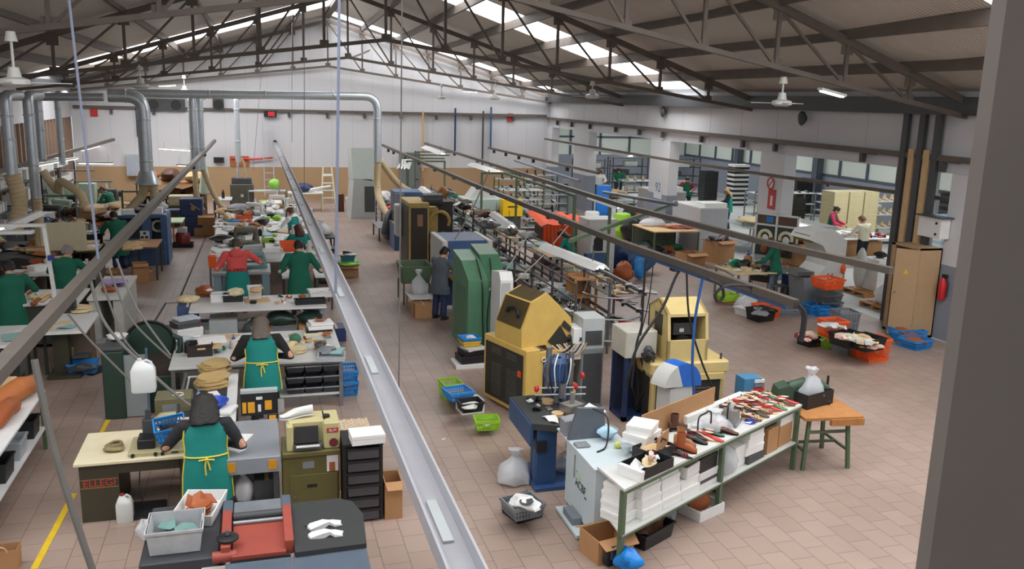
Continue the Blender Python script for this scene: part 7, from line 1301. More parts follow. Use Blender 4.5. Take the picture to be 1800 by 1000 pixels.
for i, (x, y, w, h, mt, lb) in enumerate(((10.9, 25.2, .7, .9, navy, 'navy sack right of the white arched cabinet'), (11.5, 24.6, .8, .8, blue, 'blue bag heap right of the white arched cabinet'), (10.4, 23.4, .6, .6, brownl, 'brown bag near the green post'), (11.0, 23.6, .4, .7, cblue, 'bright blue drum near the green post'))): lump(lb, 0, 0, 0, w, w, h, mt, 'bag', 'bag', 190+i, .2, loc=(x, y, 0))
def drum(lb, x, y, r, h, mt): solo(MB().lathe([(r*.9, 0), (r, .04), (r, h*.33), (r*1.03, h*.35), (r, h*.37), (r, h*.95), (r*.9, h), (.01, h)], n=18), 'drum', mt, lb, 'drum', (x, y, 0), smooth=True)
drum('tall bright blue drum near the second pier', 14.2, 34.5, .33, 1.75, M('drum_blue', (28, 120, 210), .4, var=.05)); drum('white bucket left of the blue drum', 13.2, 33.2, .3, .8, white); drum('lime and yellow bin in front of the blue drum', 13.6, 31.0, .32, 1.0, cgreen)
solo(MB().prism([(-.35, 0), (.35, 0), (.35, 1.5), (.15, 1.9), (-.15, 1.9), (-.35, 1.5)], -.15, .15, 'y'), 'mirror_board', mgrey, 'grey round topped board leaning before the second pier', 'board', (12.9, 35.5, 0))
t = thing('machine', 'pale green box machine beyond the dark rail', 'machine', (8.6, 33.6, 0)); MB().box(-.8, .9, -.6, .8, 0, 1.35, bev=.03).build('body', M('pale_teal_grey', (176, 196, 192), .5), t); MB().box(-.5, .6, -.62, -.6, .3, .9).build('dark_front', dgrey, t); MB().prism([(-.6, 1.35), (.5, 1.35), (.2, 1.75), (-.3, 1.75)], -.4, .5, 'y').build('hood', offw, t)
t = thing('yellow_cabinet', 'yellow metal box on a stand behind the dark rail', 'cabinet', (9.55, 32.6, 0)); MB().box(-.4, .4, -.25, .25, .75, 1.4, bev=.01).build('body', M('signal_yellow', (240, 196, 20), .5, var=.04), t); MB().box(-.35, .35, -.2, .2, 0, .75).build('stand', dgrey, t); MB().box(-.2, .2, -.256, -.25, 1.1, 1.15).build('mark', black, t)
def shoerack(lb, x, y, w, d, h, tiers, kinds_, dens, gl, rz=0., fr=fgreen, sh=None):
    t = rack(lb, (x, y, 0), w, d, h, tiers, fr, sh or lgrey)
    for k in range(tiers):
        z = .15+(h-.2)*k/max(1, tiers-1)+.002; n = int(w/dens)
        for i in range(n):
            kk = kinds_[(i//3+k) % len(kinds_)]; shoedup(('r',)+tuple(str(v) for v in kk[:1])+(kk[1].name,), *kk, gl, gl, (x-w/2+dens*(i+.6), y-d*.12, z), -PI/2+R.uniform(-.2, .2), .32)
dk_ = [('loafer', blackl, black), ('boot', dbrown, black), ('loafer', wine, black)]
for i, (x, y, lb) in enumerate(((10.3, 33.8, 'shoe rack of dark shoes beside the yellow box'), (12.0, 35.6, 'shoe rack of wine and black shoes before the far opening'), (11.4, 38.5, 'shoe rack of brown boots near the gable wall'), (13.2, 40.5, 'shoe rack of boots by the far pier'))): shoerack(lb, x, y, 1.7, .8, 1.7, 5, dk_ if i else [('sandal', white, black)]+dk_, .43, 'dark shoe on the %s rack left of the openings' % ['first', 'second', 'third', 'fourth'][i])
t = rect_table('workbench', 'bench of dark parts behind the blue drum', 'bench', 14.9, 16.2, 35.6, 37.6, .95, lgrey, fgreen); lump('brown parts heap on the bench behind the blue drum', 0, 0, 0, 1.2, 1., .4, tan, 'clutter', 'clutter', 196, .25, loc=(15.5, 36.6, .95), kind='stuff')
# ------------------------------------------------------------------ side room
dk2 = [('loafer', blackl, black), ('loafer', blackl, white)]
shoerack('shoe rack of black shoes behind the person in the black top', 22.0, 33.2, 3.0, .8, 1.6, 4, dk2, .42, 'black shoe on the rack behind the person in the black top', fr=steel)
shoerack('second shoe rack of black shoes beside the white pier', 24.3, 32.6, 1.6, .8, 1.6, 5, dk2, .5, 'black shoe on the rack beside the white pier', fr=steel)
shoerack('white shelf rack of pale lasts behind the packing table', 24.2, 28.8, 2.6, .7, 1.75, 4, [('boot', natural, tan)], .34, 'pale shoe last on the white shelf rack', fr=white, sh=white)
for x, y, w, h, lb in ((21., 47.5, 2.2, 2.1, 'dark shelf rack at the far end of the side room, left'), (23.6, 46., 2.2, 2.2, 'dark shelf rack at the far end of the side room, middle'), (18.5, 47, 2., 2., 'dark shelf rack just behind the far pier')):
    rack(lb, (x, y, 0), w, .8, h, 5, dgrey, dgrey)
    for k in range(4): carton('%s box on the %s' % (['paper white', 'off white', 'dark', 'bright white'][k], lb.replace('of the side room', 'there')), 0, 0, 0, .8, .5, .28, 0, [paper, offw, dgrey, white][k], loc=(x-.4+.5*(k % 2), y, .15+(h-.2)*k/4+.002))
shoerack('rack of tan boots in the middle of the side room', 19.6, 42., 2.6, .8, 1.3, 3, [('boot', tan, tan)], .44, 'tan boot on the rack in the middle of the side room', fr=steel)
for lb, x, y, w, n, h, ms in (('striped stack tray of black and white', 24.6, 41.2, .9, 18, .12, (black, white)), ('black stacked tray before the side room wall', 25.6, 37., .9, 14, .13, (black, black)), ('black stacked tray left of the striped stack', 23.6, 42.5, .8, 13, .13, (black, black)), ('black stacked tray beside the cream pile', 20.6, 30.2, .8, 13, .13, (black, blackl)), ('blue and white stacked tray by the white pillar', 25.3, 27.1, .9, 11, .12, (M('pale_blue_tray', (176, 196, 216), .5), white)), ('dark stacked tray behind the cream shirt', 26.2, 27.6, 1.0, 16, .13, (dgrey, black)), ('navy and white stacked tray near the beige cabinet', 24.4, 25.0, .7, 11, .12, (navy, white))):
    for k in range(n): tote(lb, 0, 0, 0, w, w*.8, h*1.05, ms[k % 2], 0, .95, group='stack of '+lb.replace('tray', 'trays'), loc=(x, y, h*k), lip=False, name='stacking_tray', cat='tray')
cbx = M('cream_box', (216, 204, 160), .6, var=.05)
for c in range(3):
    for k in range(14): shoebox('cream box in the tall cream pile', 0, 0, 0, .62, .8, .15, 0, cbx, cbx, 'tall cream pile of boxes', (21.2+.68*c, 28.4, .152*k))
for c in range(2):
    for k in range(5): shoebox('white box in the stack beside the tall cream pile', 0, 0, 0, .5, .6, .28, 0, white, paper, 'white box stack by the cream pile', (23.5+.6*c, 29.9, .285*k))
t = rect_table('packing_table', 'white packing table heaped with red shoes in the side room', 'table', 18.6, 21.4, 24.9, 26.9, .85, white, cream, shelf=(.2,))
R.seed(9)
for i in range(14): shoedup(('pk', i % 2), 'pump', [wine, redl][i % 2], black, 'red shoe lying on the white packing table', 'red shoes on the packing table', (18.9+R.random()*2.2, 25.1+R.random()*1.5, .852), R.uniform(0, 6), .32)
for i, (x, y, lb) in enumerate(((19.6, 25.3, 'open white box on the packing table, near'), (20.4, 26.2, 'open white box on the packing table, far'))): tote(lb, 0, 0, 0, .5, .4, .14, white, .3*i, 1., loc=(x, y, .852), lip=False)
carton('brown carton under the packing table', 0, 0, 0, .9, .8, .6, 0, card, loc=(19.5, 25.6, .2)); carton('second brown carton under the packing table', 0, 0, 0, .7, .8, .5, 0, card, loc=(20.6, 25.6, .2))
person('person in a cream shirt and black trousers at the packing table', (19.55, 24.45, 0), .2, .1, hands=((-.25, .45, 1.0), (.25, .45, 1.0)), top=M('cream_shirt_cloth', (216, 208, 184), .85, var=.05), longcoat=False, hair=('short', M('hazel_hair', (120, 84, 66), .6)), legs=M('black_trousers', 0), nod=.5)
person('person with dark hair in a pink top and green apron behind the packing table', (20.3, 27.25, 0), -2.4, .12, hands=((-.2, .45, 1.05), (.2, .45, 1.05)), top=M('pink_top', (206, 40, 90), .85), apron=(coatg, (.6, 1.35), None), longcoat=False, hair=('bun', hair_d), scale=.98)
person('person with fair hair in a black top and teal skirt by the shoe rack', (19.5, 33.2, 0), 1.1, .12, hands=((-.2, .45, 1.05), (.2, .45, 1.05)), top=M('black_jumper', 0), longcoat=False, hair=('long', M('fair_hair', (176, 136, 96), .6)), legs=navy, apron=(teal, (.72, 1.0), None))
person('person in a dark top behind the warm grey partition cabinet', (20.6, 39.2, 0), 2.6, .2, hands=((-.2, .45, 1.05), (.2, .45, 1.05)), top=wine, longcoat=False, hair=('bun', hair_d), apron=(coatg, (.8, 1.3), None))
for x, y, hm_, lb in ((17.6, 43.5, M('auburn_hair', 0), 'person in a white top between the far piers'), (19.2, 44.6, M('red_brown_hair', 0), 'person in a green apron between the far piers')): person(lb, (x, y, 0), 2.8, .2, hands=((-.2, .45, 1.05), (.2, .45, 1.05)), top=white if 'white' in lb else coatg, longcoat=False, hair=('curly', hm_))
t = rect_table('trolley', 'green trolley beside the person in the black top', 'trolley', 18.3, 19.2, 32.6, 34.2, 1.05, fgreen, fgreen, shelf=(.4,))
t = rect_table('shelf_table', 'glass fronted table of gold shoes in the side room', 'table', 16.9, 18.3, 27.0, 29.4, .95, clearp, steel, shelf=(.3,)); lump('gold shoes heap on the glass fronted table', 0, 0, 0, 1.2, 1.6, .25, natural, 'shoe_heap', 'shoes', 197, .2, loc=(17.6, 28.2, .95), kind='stuff')
for x, y, lb in ((16.9, 20.6, 'wooden pallet of white boxes just inside the opening'), (16.2, 18.9, 'wooden pallet with a white sack near the beige cabinet')):
    t = thing('pallet', lb, 'pallet', (x, y, 0)); [MB().box(-.6+.25*k, -.42+.25*k, -.5, .5, .1, .13).build('slat', wood, t) for k in range(5)]; [MB().box(-.6, .6, q, q+.1, .01, .1).build('runner', wood, t) for q in (-.5, -.05, .4)]
for k in range(3): carton('white box stacked on the wooden pallet', 0, 0, 0, .62, .7, .3, 0, paper, group='white boxes on the pallet', loc=(17.1, 20.6, .132+.302*k))
lump('black shoe part on the pallet boxes', 0, 0, 0, .3, .3, .2, black, 'shoe_part', 'shoe part', 198, .25, loc=(17.1, 20.6, 1.04)); lump('grey roll of padding standing on the pallet', 0, 0, 0, .36, .36, 1.2, offw, 'padding_roll', 'roll', 199, .05, loc=(16.55, 20.7, .132)); plainbag('white sack on the pallet near the beige cabinet', 0, 0, 0, .8, .7, .8, 43, M('white_sack', (222, 222, 220), .6), loc=(16.2, 18.9, .132))
# ------------------------------------------------------------------ long shoe table at the front right
TA = math.radians(29.0); TX, TY, TZ = 3.81, 8.24, 1.0
ca, sa = math.cos(TA), math.sin(TA)
def tl(u, v, z=TZ): return (TX+u*ca-v*sa, TY+u*sa+v*ca, z)
t = thing('shoe_table', 'long green framed table with a white top, crowded with sample shoes', 'table', (TX, TY, 0), TA)
MB().prism([(0, 0), (4.19, 0), (4.19, .78), (1.06, .78), (.8, .28), (.36, .52), (.26, .60)], TZ-.03, TZ, 'z').build('tabletop', offw, t)
for u in (.03, 2.1, 4.14): MB().box(u-.03, u+.03, .0, .06, 0, TZ-.03).build('leg', fgreen, t)
for u in (2.1, 4.14): MB().box(u-.03, u+.03, .70, .76, 0, TZ-.03).build('leg', fgreen, t)
MB().box(0, 4.17, -.004, .03, TZ-.07, TZ-.03).build('front_rail', fgreen, t); MB().box(0, 4.17, .01, .04, .38, .42).build('lower_rail', fgreen, t); MB().prism([(0, 0), (4.19, 0), (4.19, .74), (1.2, .74), (.8, .28), (.3, .5)], .42, .44, 'z').build('shelf', offw, t)
def sb(label, u, v, z, w, d, h, rz=0., mt=None, lid=None, group=None): return shoebox(label, 0, 0, 0, w, d, h, TA+rz, mt, lid, group, loc=tl(u, v, z))
def ob(label, u, v, z, w, d, h, mt, rz=0.): return tote(label, 0, 0, 0, w, d, h, mt, TA+rz, 1., lip=False, loc=tl(u, v, z), name='open_box', cat='box')
S0 = .442
# shelf: white boxes below the near half
for i, (u, v, k, w) in enumerate(((.35, .30, 0, .36), (.36, .32, 1, .34), (.36, .33, 2, .3), (.35, .31, 3, .28))): sb('white shoe box in the stack at the left end of the lower shelf', u, v, S0+.112*k, w, .3, .11, .05*i, group='white boxes at the left of the lower shelf')
for c in range(3):
    for k in range(4 if c < 2 else 2): sb('white shoe box in the %s stack of the lower shelf' % ['first', 'second', 'third'][c], .66+.40*c, .22+.02*k, S0+.122*k, .38, .34, .12, .02*k-.03, group='white boxes, %s stack' % ['first', 'second', 'third'][c])
ob('open white box tilted on the third stack', 1.47, .2, S0+.26, .34, .3, .14, white, .1); carton('black box on the lower shelf left of the middle leg', 0, 0, 0, .40, .32, .2, TA, black, loc=tl(1.85, .22, S0+.22), lid=black); sb('white box with a dark lid under the black box', 1.85, .22, S0, .42, .34, .12, 0, white, dgrey); sb('white box between the dark lid and the black box', 1.85, .22, S0+.12, .42, .34, .1, 0, white, white)
plainbag('clear bag of dark parts right of the middle leg', 0, 0, 0, .42, .34, .5, 45, loc=tl(2.4, .2, S0)); sb('white box behind the clear bag on the lower shelf', 2.75, .3, S0, .36, .4, .3); 
for k in range(3): sb('white shoe box in the stack right of the clear bag', 3.02, .22, S0+.12*k+.12, .42, .34, .12, .06*k-.06, group='white boxes right of the clear bag')
sb('dark grey flat box under the white stack', 3.05, .22, S0, .42, .36, .11, 0, dgrey, dgrey); carton('brown cardboard box on the lower shelf, left of two', 0, 0, 0, .3, .34, .36, TA, card, loc=tl(3.5, .22, S0)); carton('brown cardboard box on the lower shelf, right of two', 0, 0, 0, .38, .34, .3, TA, card, loc=tl(3.9, .24, S0)); sb('black box on the brown cardboard boxes', 3.45, .26, S0+.362, .46, .3, .12, 0, black, black); sb('white box on the right brown cardboard box', 3.95, .26, S0+.302, .4, .36, .16)
# floor below
ob('white open box on the floor below the middle leg', 1.95, .18, 0, .5, .36, .14, white, -.1); lump('brown boot lying in the white floor box', 0, 0, 0, .36, .14, .26, brownl, 'boot', 'shoe', 210, .1, loc=tl(1.9, .2, .03))
carton('open brown carton on the floor at the left end of the shoe table', 0, 0, 0, .5, .4, .3, TA-.3, card, True, loc=tl(.2, .36, 0)); tote('black crate of lasts on the floor below the shoe table', 0, 0, 0, .6, .5, .2, black, TA, .9, loc=tl(.85, .3, 0)); lump('brown and black lasts heaped in the black crate', 0, 0, 0, .5, .4, .26, dbrown, 'shoe_lasts', 'shoe lasts', 211, .3, loc=tl(.85, .3, .06), kind='stuff'); lump('grey cast tool on the floor below the shoe table', 0, 0, 0, .32, .24, .3, mgrey, 'tool', 'tool', 212, .3, loc=tl(1.35, .35, 0))
solo(MB().tube(arc((0, 0, .02), .3, -1.2, 2.2, 14, 'xy'), .018, 6), 'hose', navy, 'blue hose curling on the floor under the shoe table', 'hose', tl(2.35, .5, 0), smooth=True)
t = thing('castor_stand', 'black castor foot at the left end of the shoe table', 'castor', tl(.02, .16, 0), TA); MB().lathe([(.02, -.03), (.1, -.03), (.1, .03), (.02, .03)], (0, 0, .1), 14, axis='y').build('wheel', rubber, t, True); MB().box(-.04, .04, -.06, .06, .1, .26).build('fork', dgrey, t)
lump('crumpled bright blue bag on the floor at the bottom edge', 0, 0, 0, .3, .3, .26, M('bag_blue', (20, 130, 214), .4), 'plastic_bag', 'bag', 213, .25, loc=(*g(1102, 1000, 0), 0))
# on the table
ob('long box of pale shoe parts at the near left, half black', .62, .16, TZ, .62, .34, .12, black, -.02); sb('white lid end of the long box', .30, .14, TZ, .05, .34, .13)
for i, (u, v) in enumerate(((.5, .17), (.66, .14), (.8, .2))): piece('pale cut shoe part in the long box', 0, 0, 0, .26, .16, [offw, natural, white][i], 520+i, TA+.5*i, 'shoe_part', 'shoe part', .01, group='pale parts in the long box', loc=tl(u, v, TZ+.05+.015*i))
shoe('pale shoe on the long box', 0, 0, 0, 'pump', pink, tan, TA+.5, .28, loc=tl(.72, .16, TZ+.09))
for k, (w, z, rz) in enumerate(((.44, 0, .1), (.42, .105, .15), (.34, .21, .35))): sb('white flat box, %s of the stack at the rear of the shoe table' % ['bottom', 'middle', 'turned top one'][k], 1.15, .62, TZ+z, w, .32, .105, rz)
ob('black box with brown parts behind the brown card', 1.02, .34, TZ, .46, .3, .14, black, -.05); lump('brown parts in the black box', 0, 0, 0, .34, .2, .1, tan, 'shoe_parts', 'shoe parts', 214, .25, loc=tl(1.0, .34, TZ+.05))
t = solo(MB().box(-.19, .19, -.006, .006, 0, .3), 'card', card, 'brown card standing with a black hook beside the red shoes', 'card', tl(1.08, .26, TZ), TA+.25); MB().tube([(-.1, -.012, .22), (-.06, -.012, .26), (.1, -.012, .18)], .01, 6).build('hook', black, t)
solo(MB().box(-.85, .85, -.008, .008, 0, .34), 'cardboard_sheet', card, 'long cardboard sheet standing along the back of the shoe table', 'cardboard', tl(2.15, .74, TZ), TA)
SH = (('boot', brownl, dbrown, 1.42, .15, -1.2, 'orange brown ankle boot leaning at the table front'), ('boot', M('tan_boot', (166, 116, 74), .6), dbrown, 1.56, .25, -1.35, 'tan ankle boot beside the orange brown one'), ('pump', wine, black, 1.22, .2, -.9, 'wine red shoe at the left of the boots'), ('sandal', wine, black, 1.26, .1, -1.3, 'wine red strappy shoe before the boots'), ('boot', dbrown, black, 1.45, .6, -.6, 'dark brown boot before the cardboard sheet'), ('boot', dbrown, black, 1.95, .62, -.4, 'second dark brown boot before the cardboard sheet'), ('loafer', blackl, black, 1.78, .22, -1.3, 'shiny black shoe right of the tan boot'), ('pump', blackl, redl, 1.9, .28, -1.25, 'black shoe with a red sole'), ('pump', redl, tan, 2.0, .12, -1.2, 'bright red pointed shoe at the table front'), ('pump', pink, tan, 1.95, .22, -1.3, 'pale pink shoe beside the bright red one'), ('flat', M('forest_green', (40, 84, 56), .5), black, 2.18, .22, -1.3, 'forest green shoe near the clear bag'), ('pump', M('forest_green', 0), black, 2.28, .3, -1.2, 'second forest green shoe near the clear bag'), ('loafer', dbrown, black, 2.35, .12, -1.1, 'brown shoe at the front of the clear bag'))
for kd, um, sm, u, v, rz, lb in SH: shoe(lb, 0, 0, 0, kd, um, sm, TA+rz, .29, loc=tl(u, v, TZ), tilt=0)
solo(MB().tube(spline([(-.12, 0, 0), (-.13, 0, .26), (0, 0, .3), (.16, 0, .28), (.17, 0, .04)]), .012, 6), 'wire_stand', black, 'black bent wire stand over the clear bag', 'stand', tl(2.05, .3, TZ), TA, smooth=True)
plainbag('clear bag with pink shoes lying in the middle of the shoe table', 0, 0, 0, .5, .4, .26, 47, loc=tl(2.38, .36, TZ)); lump('pink shoes inside the clear bag', 0, 0, 0, .3, .2, .1, pink, 'shoe_parts', 'shoe parts', 215, .2, loc=tl(2.38, .34, TZ))
t = thing('last_stand', 'grey metal last stand with a black handle on the shoe table', 'stand', tl(2.72, .3, TZ), TA+.3); MB().box(-.16, .16, -.12, .12, 0, .05, bev=.01).build('base', mgrey, t); MB().prism([(-.16, .05), (.12, .05), (.04, .2), (-.12, .22)], -.1, .1, 'y').build('body', M('cast_grey', 0), t); MB().lathe([(.03, .2), (.04, .26), (.02, .32)], (-.02, 0, 0), 8).build('peg', offw, t, True); MB().tube(spline([(-.2, 0, .08), (-.2, 0, .3), (-.05, .02, .3), (.14, .02, .2)]), .012, 6).build('handle', black, t, True)
piece('royal blue cloth before the white sheets', 0, 0, 0, .18, .14, M('royal_cloth', (40, 70, 190), .8), 91, 0., 'cloth', 'cloth', loc=tl(2.95, .12, TZ)); lump('blue knob of cloth on the table edge', 0, 0, 0, .16, .12, .06, M('royal_cloth', 0), 'cloth', 'cloth', 216, loc=tl(3.0, .16, TZ))
for i, (u, v) in enumerate(((2.85, .4), (3.02, .26), (3.1, .62), (2.7, .68))): sheets('white tissue sheet on the right half of the shoe table', 0, 0, 0, .34, .26, group='white tissue on the shoe table', rz=TA+.3*i); COL.objects[-1].location = tl(u, v, TZ+.004*i)
solo(MB().box(-.75, .75, -.05, .05, 0, .1, bev=.01), 'white_rail', white, 'long white box rail at the back of the right half of the table', 'box', tl(3.0, .72, TZ), TA)
cols = [redl, wine, emer, pink, natural, M('magenta_leather', (170, 30, 80), .45), dbrown, emer, redl, wine]
R.seed(21); n = 0
for i in range(10):
    for j in range(3):
        kd = ['pump', 'sandal', 'pump'][(i+j) % 3]; um = cols[(i*2+j) % len(cols)] if i > 2 else [dbrown, natural, blackl][(i+j) % 3]; u = 3.0+.118*i+.05*j; v = .16+.2*j+R.uniform(-.03, .03)
        if u > 4.12: continue
        nm = {'pump': 'pump', 'sandal': 'strappy sandal'}[kd]; c_ = um.name.replace('_leather', '').replace('_', ' '); shoe('%s %s in the %s sample shoe row, %s from left' % (c_, nm, ['front', 'middle', 'rear'][j], ['first', 'second', 'third', 'fourth', 'fifth', 'sixth', 'seventh', 'eighth', 'ninth', 'tenth'][i]), 0, 0, 0, kd, um, tan, TA+R.uniform(-1.1, -.6), .29, loc=tl(u, v, TZ+(.006 if j % 2 else 0)))
# box of small coloured trays behind
t = thing('tray_rack', 'blue rack of small coloured trays behind the cardboard sheet', 'rack', (7.6, 11.9, 0)); MB().box(-.16, .16, -.14, .14, 0, .9).build('body', M('steel_blue', (70, 130, 170), .5), t)
for k, mt in enumerate((corange, cyellow, redl, cgrey, white)): MB().box(.02, .2, -.16, .1, .55+.07*k, .6+.07*k).build('tray', mt, t)
# stool with the green sewing machine
t = thing('side_table', 'small wooden topped table on splayed green legs at the end of the shoe table', 'table', (7.95, 10.55, 0), -.12)
MB().box(-.46, .46, -.50, .52, .80, .85, bev=.008).build('tabletop', wood, t); MB().box(-.05, .46, -.52, -.46, .72, .82).build('drawer', wood, t)
for sx in (-1, 1):
    for sy in (-1, 1): MB().bar((sx*.36, sy*.38, 0), (sx*.3, sy*.34, .8), .05).build('leg', fgreen, t)
    MB().bar((sx*.34, -.37, .28), (sx*.34, .37, .28), .035).build('stretcher', fgreen, t)
MB().bar((-.34, 0, .28), (.34, 0, .28), .035).build('stretcher', fgreen, t); MB().box(-.3, .3, -.36, -.33, .55, .59).build('stretcher', fgreen, t)
gsm = M('old_green_enamel', (56, 80, 62), .5, var=.12)
t = thing('sewing_machine', 'old dark green sewing machine on the small wooden table', 'machine', (7.75, 10.75, .85), -.25); MB().prism([(-.4, 0), (-.1, 0), (-.05, .2), (-.2, .3), (-.36, .24)], -.14, .14, 'y').build('motor_end', gsm, t); MB().tube([(-.15, 0, .22), (.05, 0, .3), (.3, 0, .28), (.42, 0, .22)], [.1, .09, .08, .06], 12).build('arm', gsm, t, True); MB().box(-.1, .45, -.12, .12, 0, .06, bev=.01).build('bed', black, t); MB().tube([(.42, 0, .05), (.42, 0, .42)], .02, 8).build('needle_bar', black, t, True); MB().blob((.12, -.05, .15), (.14, .12, .1), 10, 7, .15, 2).build('wheel_cover', gsm, t, True)
ob('black box of shoes at the front of the small wooden table', 4.75, .14, .85, .6, .36, .22, black, -.2); plainbag('clear bag standing in the black box on the wooden table', 0, 0, 0, .46, .34, .52, 49, loc=tl(4.75, .16, .88)); piece('cream insole on the small wooden table', 0, 0, 0, .3, .12, natural, 93, .2, 'insole', 'insole', loc=tl(4.28, .22, .853))
# ------------------------------------------------------------------ small loose pieces on the work surfaces
def scatter(label, group, x0, x1, y0, y1, z, n, mats, s0=.1, s1=.3, name='scrap', cat='scrap', seed=1, hh=.04):
    q = random.Random(seed)
    for i in range(n):
        x, y, s_, mt = q.uniform(x0, x1), q.uniform(y0, y1), q.uniform(s0, s1), mats[i % len(mats)]; k = q.random()
        if k < .45: piece(label, 0, 0, 0, s_, s_*.7, mt, seed*91+i, q.uniform(0, 6), name, cat, .008, 8, .3, group, (x, y, z), hh)
        elif k < .75: o = solo(MB().box(-s_*.5, s_*.5, -s_*.35, s_*.35, 0, s_*q.uniform(.12, .5), bev=.01), name, mt, label, cat, (x, y, z), q.uniform(0, 3), group)
        else: lump(label, 0, 0, 0, s_, s_*.8, s_*.5, mt, name, cat, seed*7+i, .3, q.uniform(0, 3), group, (x, y, z))
G_ = [white, paper, tan, natural, black, mint, mgrey, brownl]
for args in (
 ('small piece of work lying on the long grey workbench', 'work pieces on the long grey workbench', -1.3, 1.2, 14.9, 16.1, .851, 22, G_, .08, .22, 'work_piece', 'work piece', 1),
 ('small piece of work lying on the narrow white workbench', 'work pieces on the narrow white workbench', -.4, 1.2, 18.25, 19.2, .851, 8, [tan, paper, black, brownl], .08, .2, 'work_piece', 'work piece', 2),
 ('work piece on the cluttered row left of the white run', 'work pieces on the cluttered row', -1.25, 0., 24.2, 33.6, .851, 46, [white, black, mgrey, tan, offw, brownl, lgrey, olm], .2, .5, 'work_piece', 'work piece', 3),
 ('work piece on the long white run of tables', 'work pieces on the white run', .25, .9, 23.9, 37., .851, 34, [white, paper, mint, tan, black, cgreen, lgrey], .15, .45, 'work_piece', 'work piece', 4),
 ('work piece on the row of tables by the aisle', 'work pieces on the aisle row', 1.1, 1.8, 23.5, 35.5, .851, 26, [white, black, mgrey, offw, teal, tan], .15, .4, 'work_piece', 'work piece', 5),
 ('dark or white part lying in the lower tier of the conveyor', 'parts in the lower conveyor tier', 6.35, 7.6, 16.8, 33, .332, 46, [black, white, dgrey, redl, offw, mgrey], .2, .45, 'shoe_part', 'shoe part', 6),
 ('white or black upper on the left shelf of the conveyor', 'uppers on the left conveyor shelf', 6.3, 6.8, 17, 35, .802, 46, [white, black, offw, mgrey, mint, dgrey], .2, .45, 'shoe_part', 'shoe part', 7),
 ('part heaped on the upper shelf of the conveyor', 'parts on the upper conveyor shelf', 7.1, 7.65, 22, 35.5, 1.222, 40, [white, tan, black, mgrey, offw, dbrown], .2, .5, 'shoe_part', 'shoe part', 8),
 ('leather scrap on the benches at the back left', 'scraps on the back left benches', -6.8, -5.3, 28.8, 33.2, 1.002, 22, [brownl, tan, black, white, mgrey, navy], .2, .6, 'leather_scrap', 'leather', 9),
 ('part on the tan topped bench or its floor', 'parts under the tan bench', 13.4, 14.8, 27.6, 29, .01, 14, [black, white, brownl, mgrey, dgreen], .3, .6, 'shoe_part', 'shoe part', 10),
 ('white or red part on the packing table', 'parts on the packing table', 18.8, 21.2, 25.1, 26.7, .852, 18, [paper, wine, white, mgrey, cblue], .15, .4, 'shoe_part', 'shoe part', 11),
 ('dark part on the assembly bench', 'parts on the assembly bench', 12.4, 13.4, 20.3, 21.4, .801, 14, [black, natural, white, tan, black], .12, .3, 'shoe_part', 'shoe part', 12),
 ('fitting heaped around the big brown machine', 'fittings on the big brown machine', 5., 5.75, 25.8, 27.1, 1.002, 14, [black, dgrey, steel, dbrown], .2, .5, 'fitting', 'fitting', 13),
 ('scrap on the press table', 'scraps on the press table', 3.6, 4.3, 10.8, 11.5, .951, 12, [white, black, tan, steel], .05, .14, 'scrap', 'scrap', 14),
 ('brown leather scrap on the leather bench', 'scraps on the leather bench', -5.2, -3.8, 22.2, 23.4, .951, 12, [q_or, brownl, tan, paper], .15, .4, 'leather_scrap', 'leather', 15)): scatter(*args)
# pale shoe parts heaped in the floor trays
for lb, px, py, z, n, mts in (('pale shoe part in the left black floor tray', 1489, 592, .58, 9, [natural, offw, pink]), ('pale shoe part in the right black floor tray', 1519, 598, .58, 9, [natural, offw, tan]), ('pale shoe part in the top orange floor crate', 1462, 574, .66, 6, [offw, white]), ('pink shoe part in the black floor bin', 1422, 594, .3, 6, [pink, white, wine])):
    x, y, _ = at(px, py, z); scatter(lb, lb+'s', x-.22, x+.22, y-.2, y+.2, z-.03, n, mts, .12, .24, 'shoe_part', 'shoe part', px)
# leather offcuts drawn over the red-brown crates and lasts below the shoe table
x, y, z = tl(.85, .3, .2); scatter('wooden or black last in the crate below the shoe table', 'lasts below the shoe table', x-.22, x+.22, y-.18, y+.18, .24, 10, [wood, black, brownl, dgrey], .1, .2, 'shoe_last', 'shoe last', 77)
# posts and bars among the left benches
for i, (x, y, h) in enumerate(((-6.0, 27.6, 2.2), (-5.6, 30.8, 2.3), (-4.2, 30.6, 2.0), (-6.6, 33.8, 2.4))): solo(MB().box(-.03, .03, -.03, .03, 0, h).bar((0, 0, h-.05), (1.1, .1, h-.05), .05, .05), 'bracket_post', [fgreen, steel][i % 2], '%s bracket post among the back left benches' % ['green, nearest', 'steel, nearest', 'green, farther', 'steel, farthest'][i], 'post', (x, y, 0))
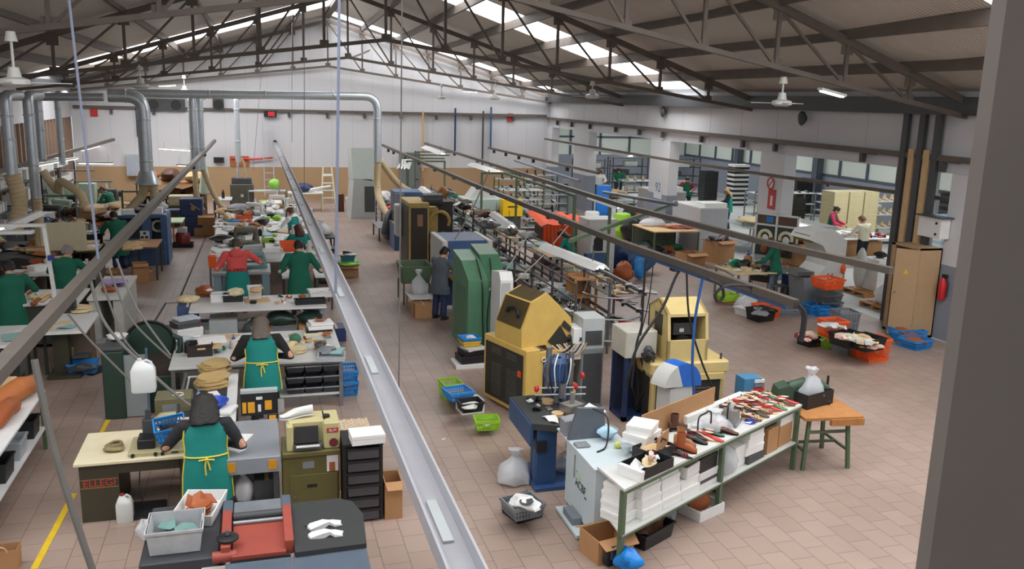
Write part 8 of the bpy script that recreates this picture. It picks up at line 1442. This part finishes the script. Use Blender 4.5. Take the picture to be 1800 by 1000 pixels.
# stitching posts and dark stock at the back left
for i, (x, y, mt, lb) in enumerate(((-6.6, 31.6, dgrey, 'dark sewing machine on a grey stand by the slatted wall, nearest'), (-6.5, 33.2, mg, 'pale green sewing machine on a grey stand by the slatted wall'), (-3.6, 31.4, dgrey, 'dark sewing machine behind the blue cabinet machine'), (-3.7, 34.4, black, 'black sewing machine left of the navy machine'), (-5.6, 36.8, dgrey, 'dark sewing machine near the switch cabinet'))):
    rect_table('machine_stand', 'grey stand carrying the '+lb.split(' on ')[0].split(' behind')[0].split(' left')[0].split(' near')[0]+[' by the slats, nearest', ' by the slats', ' behind the blue machine', ' beside the navy machine', ' by the switch cabinet'][i], 'stand', x-.5, x+.5, y-.35, y+.35, .85, lgrey, dgrey)
    o = sewing(lb, (x, y, .85), mt, R.uniform(-.4, .4)); o.scale = (1.6, 1.6, 1.7)
for args in (
 ('dark stock bundle on the floor of the back left corner', 'dark stock on the back left floor', -7.0, -4.4, 27.6, 38, .01, 26, [dbrown, black, dgrey, brownl, olived, mgrey], .4, .9, 'stock_bundle', 'bundle', 21, .1),
 ('folded tan or brown leather on the back left bench', 'folded leather on the back left bench', -5.8, -4.2, 31.2, 33.2, .95, 16, [tan, brownl, natural, dbrown], .4, .9, 'leather_scrap', 'leather', 22, .06),
 ('leather scrap on the black draped table', 'scraps on the black draped table', -6.9, -5.2, 24.2, 26.8, .952, 14, [q_or, tan, dgrey, paper], .3, .7, 'leather_scrap', 'leather', 23, .05),
 ('leather or board bit under the shelf near the gable wall', 'bits under the shelf near the gable wall', -4.6, -2.4, 37.2, 38.2, .01, 14, [dbrown, tan, olived, black], .4, .8, 'leather_scrap', 'leather', 24, .1)): scatter(*args)
# dark joints in the floor of the left aisle
jm = M('dark_floor_joint', (70, 62, 58), .8, var=.1)
for a, b_, lb in (((372, 392), (316, 524), 'dark joint along the left aisle floor'), ((292, 532), (266, 575), 'dark joint in the floor before the dark green machine'), ((292, 533), (322, 532), 'short dark cross joint in the left aisle floor')):
    struct(MB().bar(Vector((*g(*a), .003)), Vector((*g(*b_), .003)), .05, .003), 'trim_floor_joint', jm, lb)
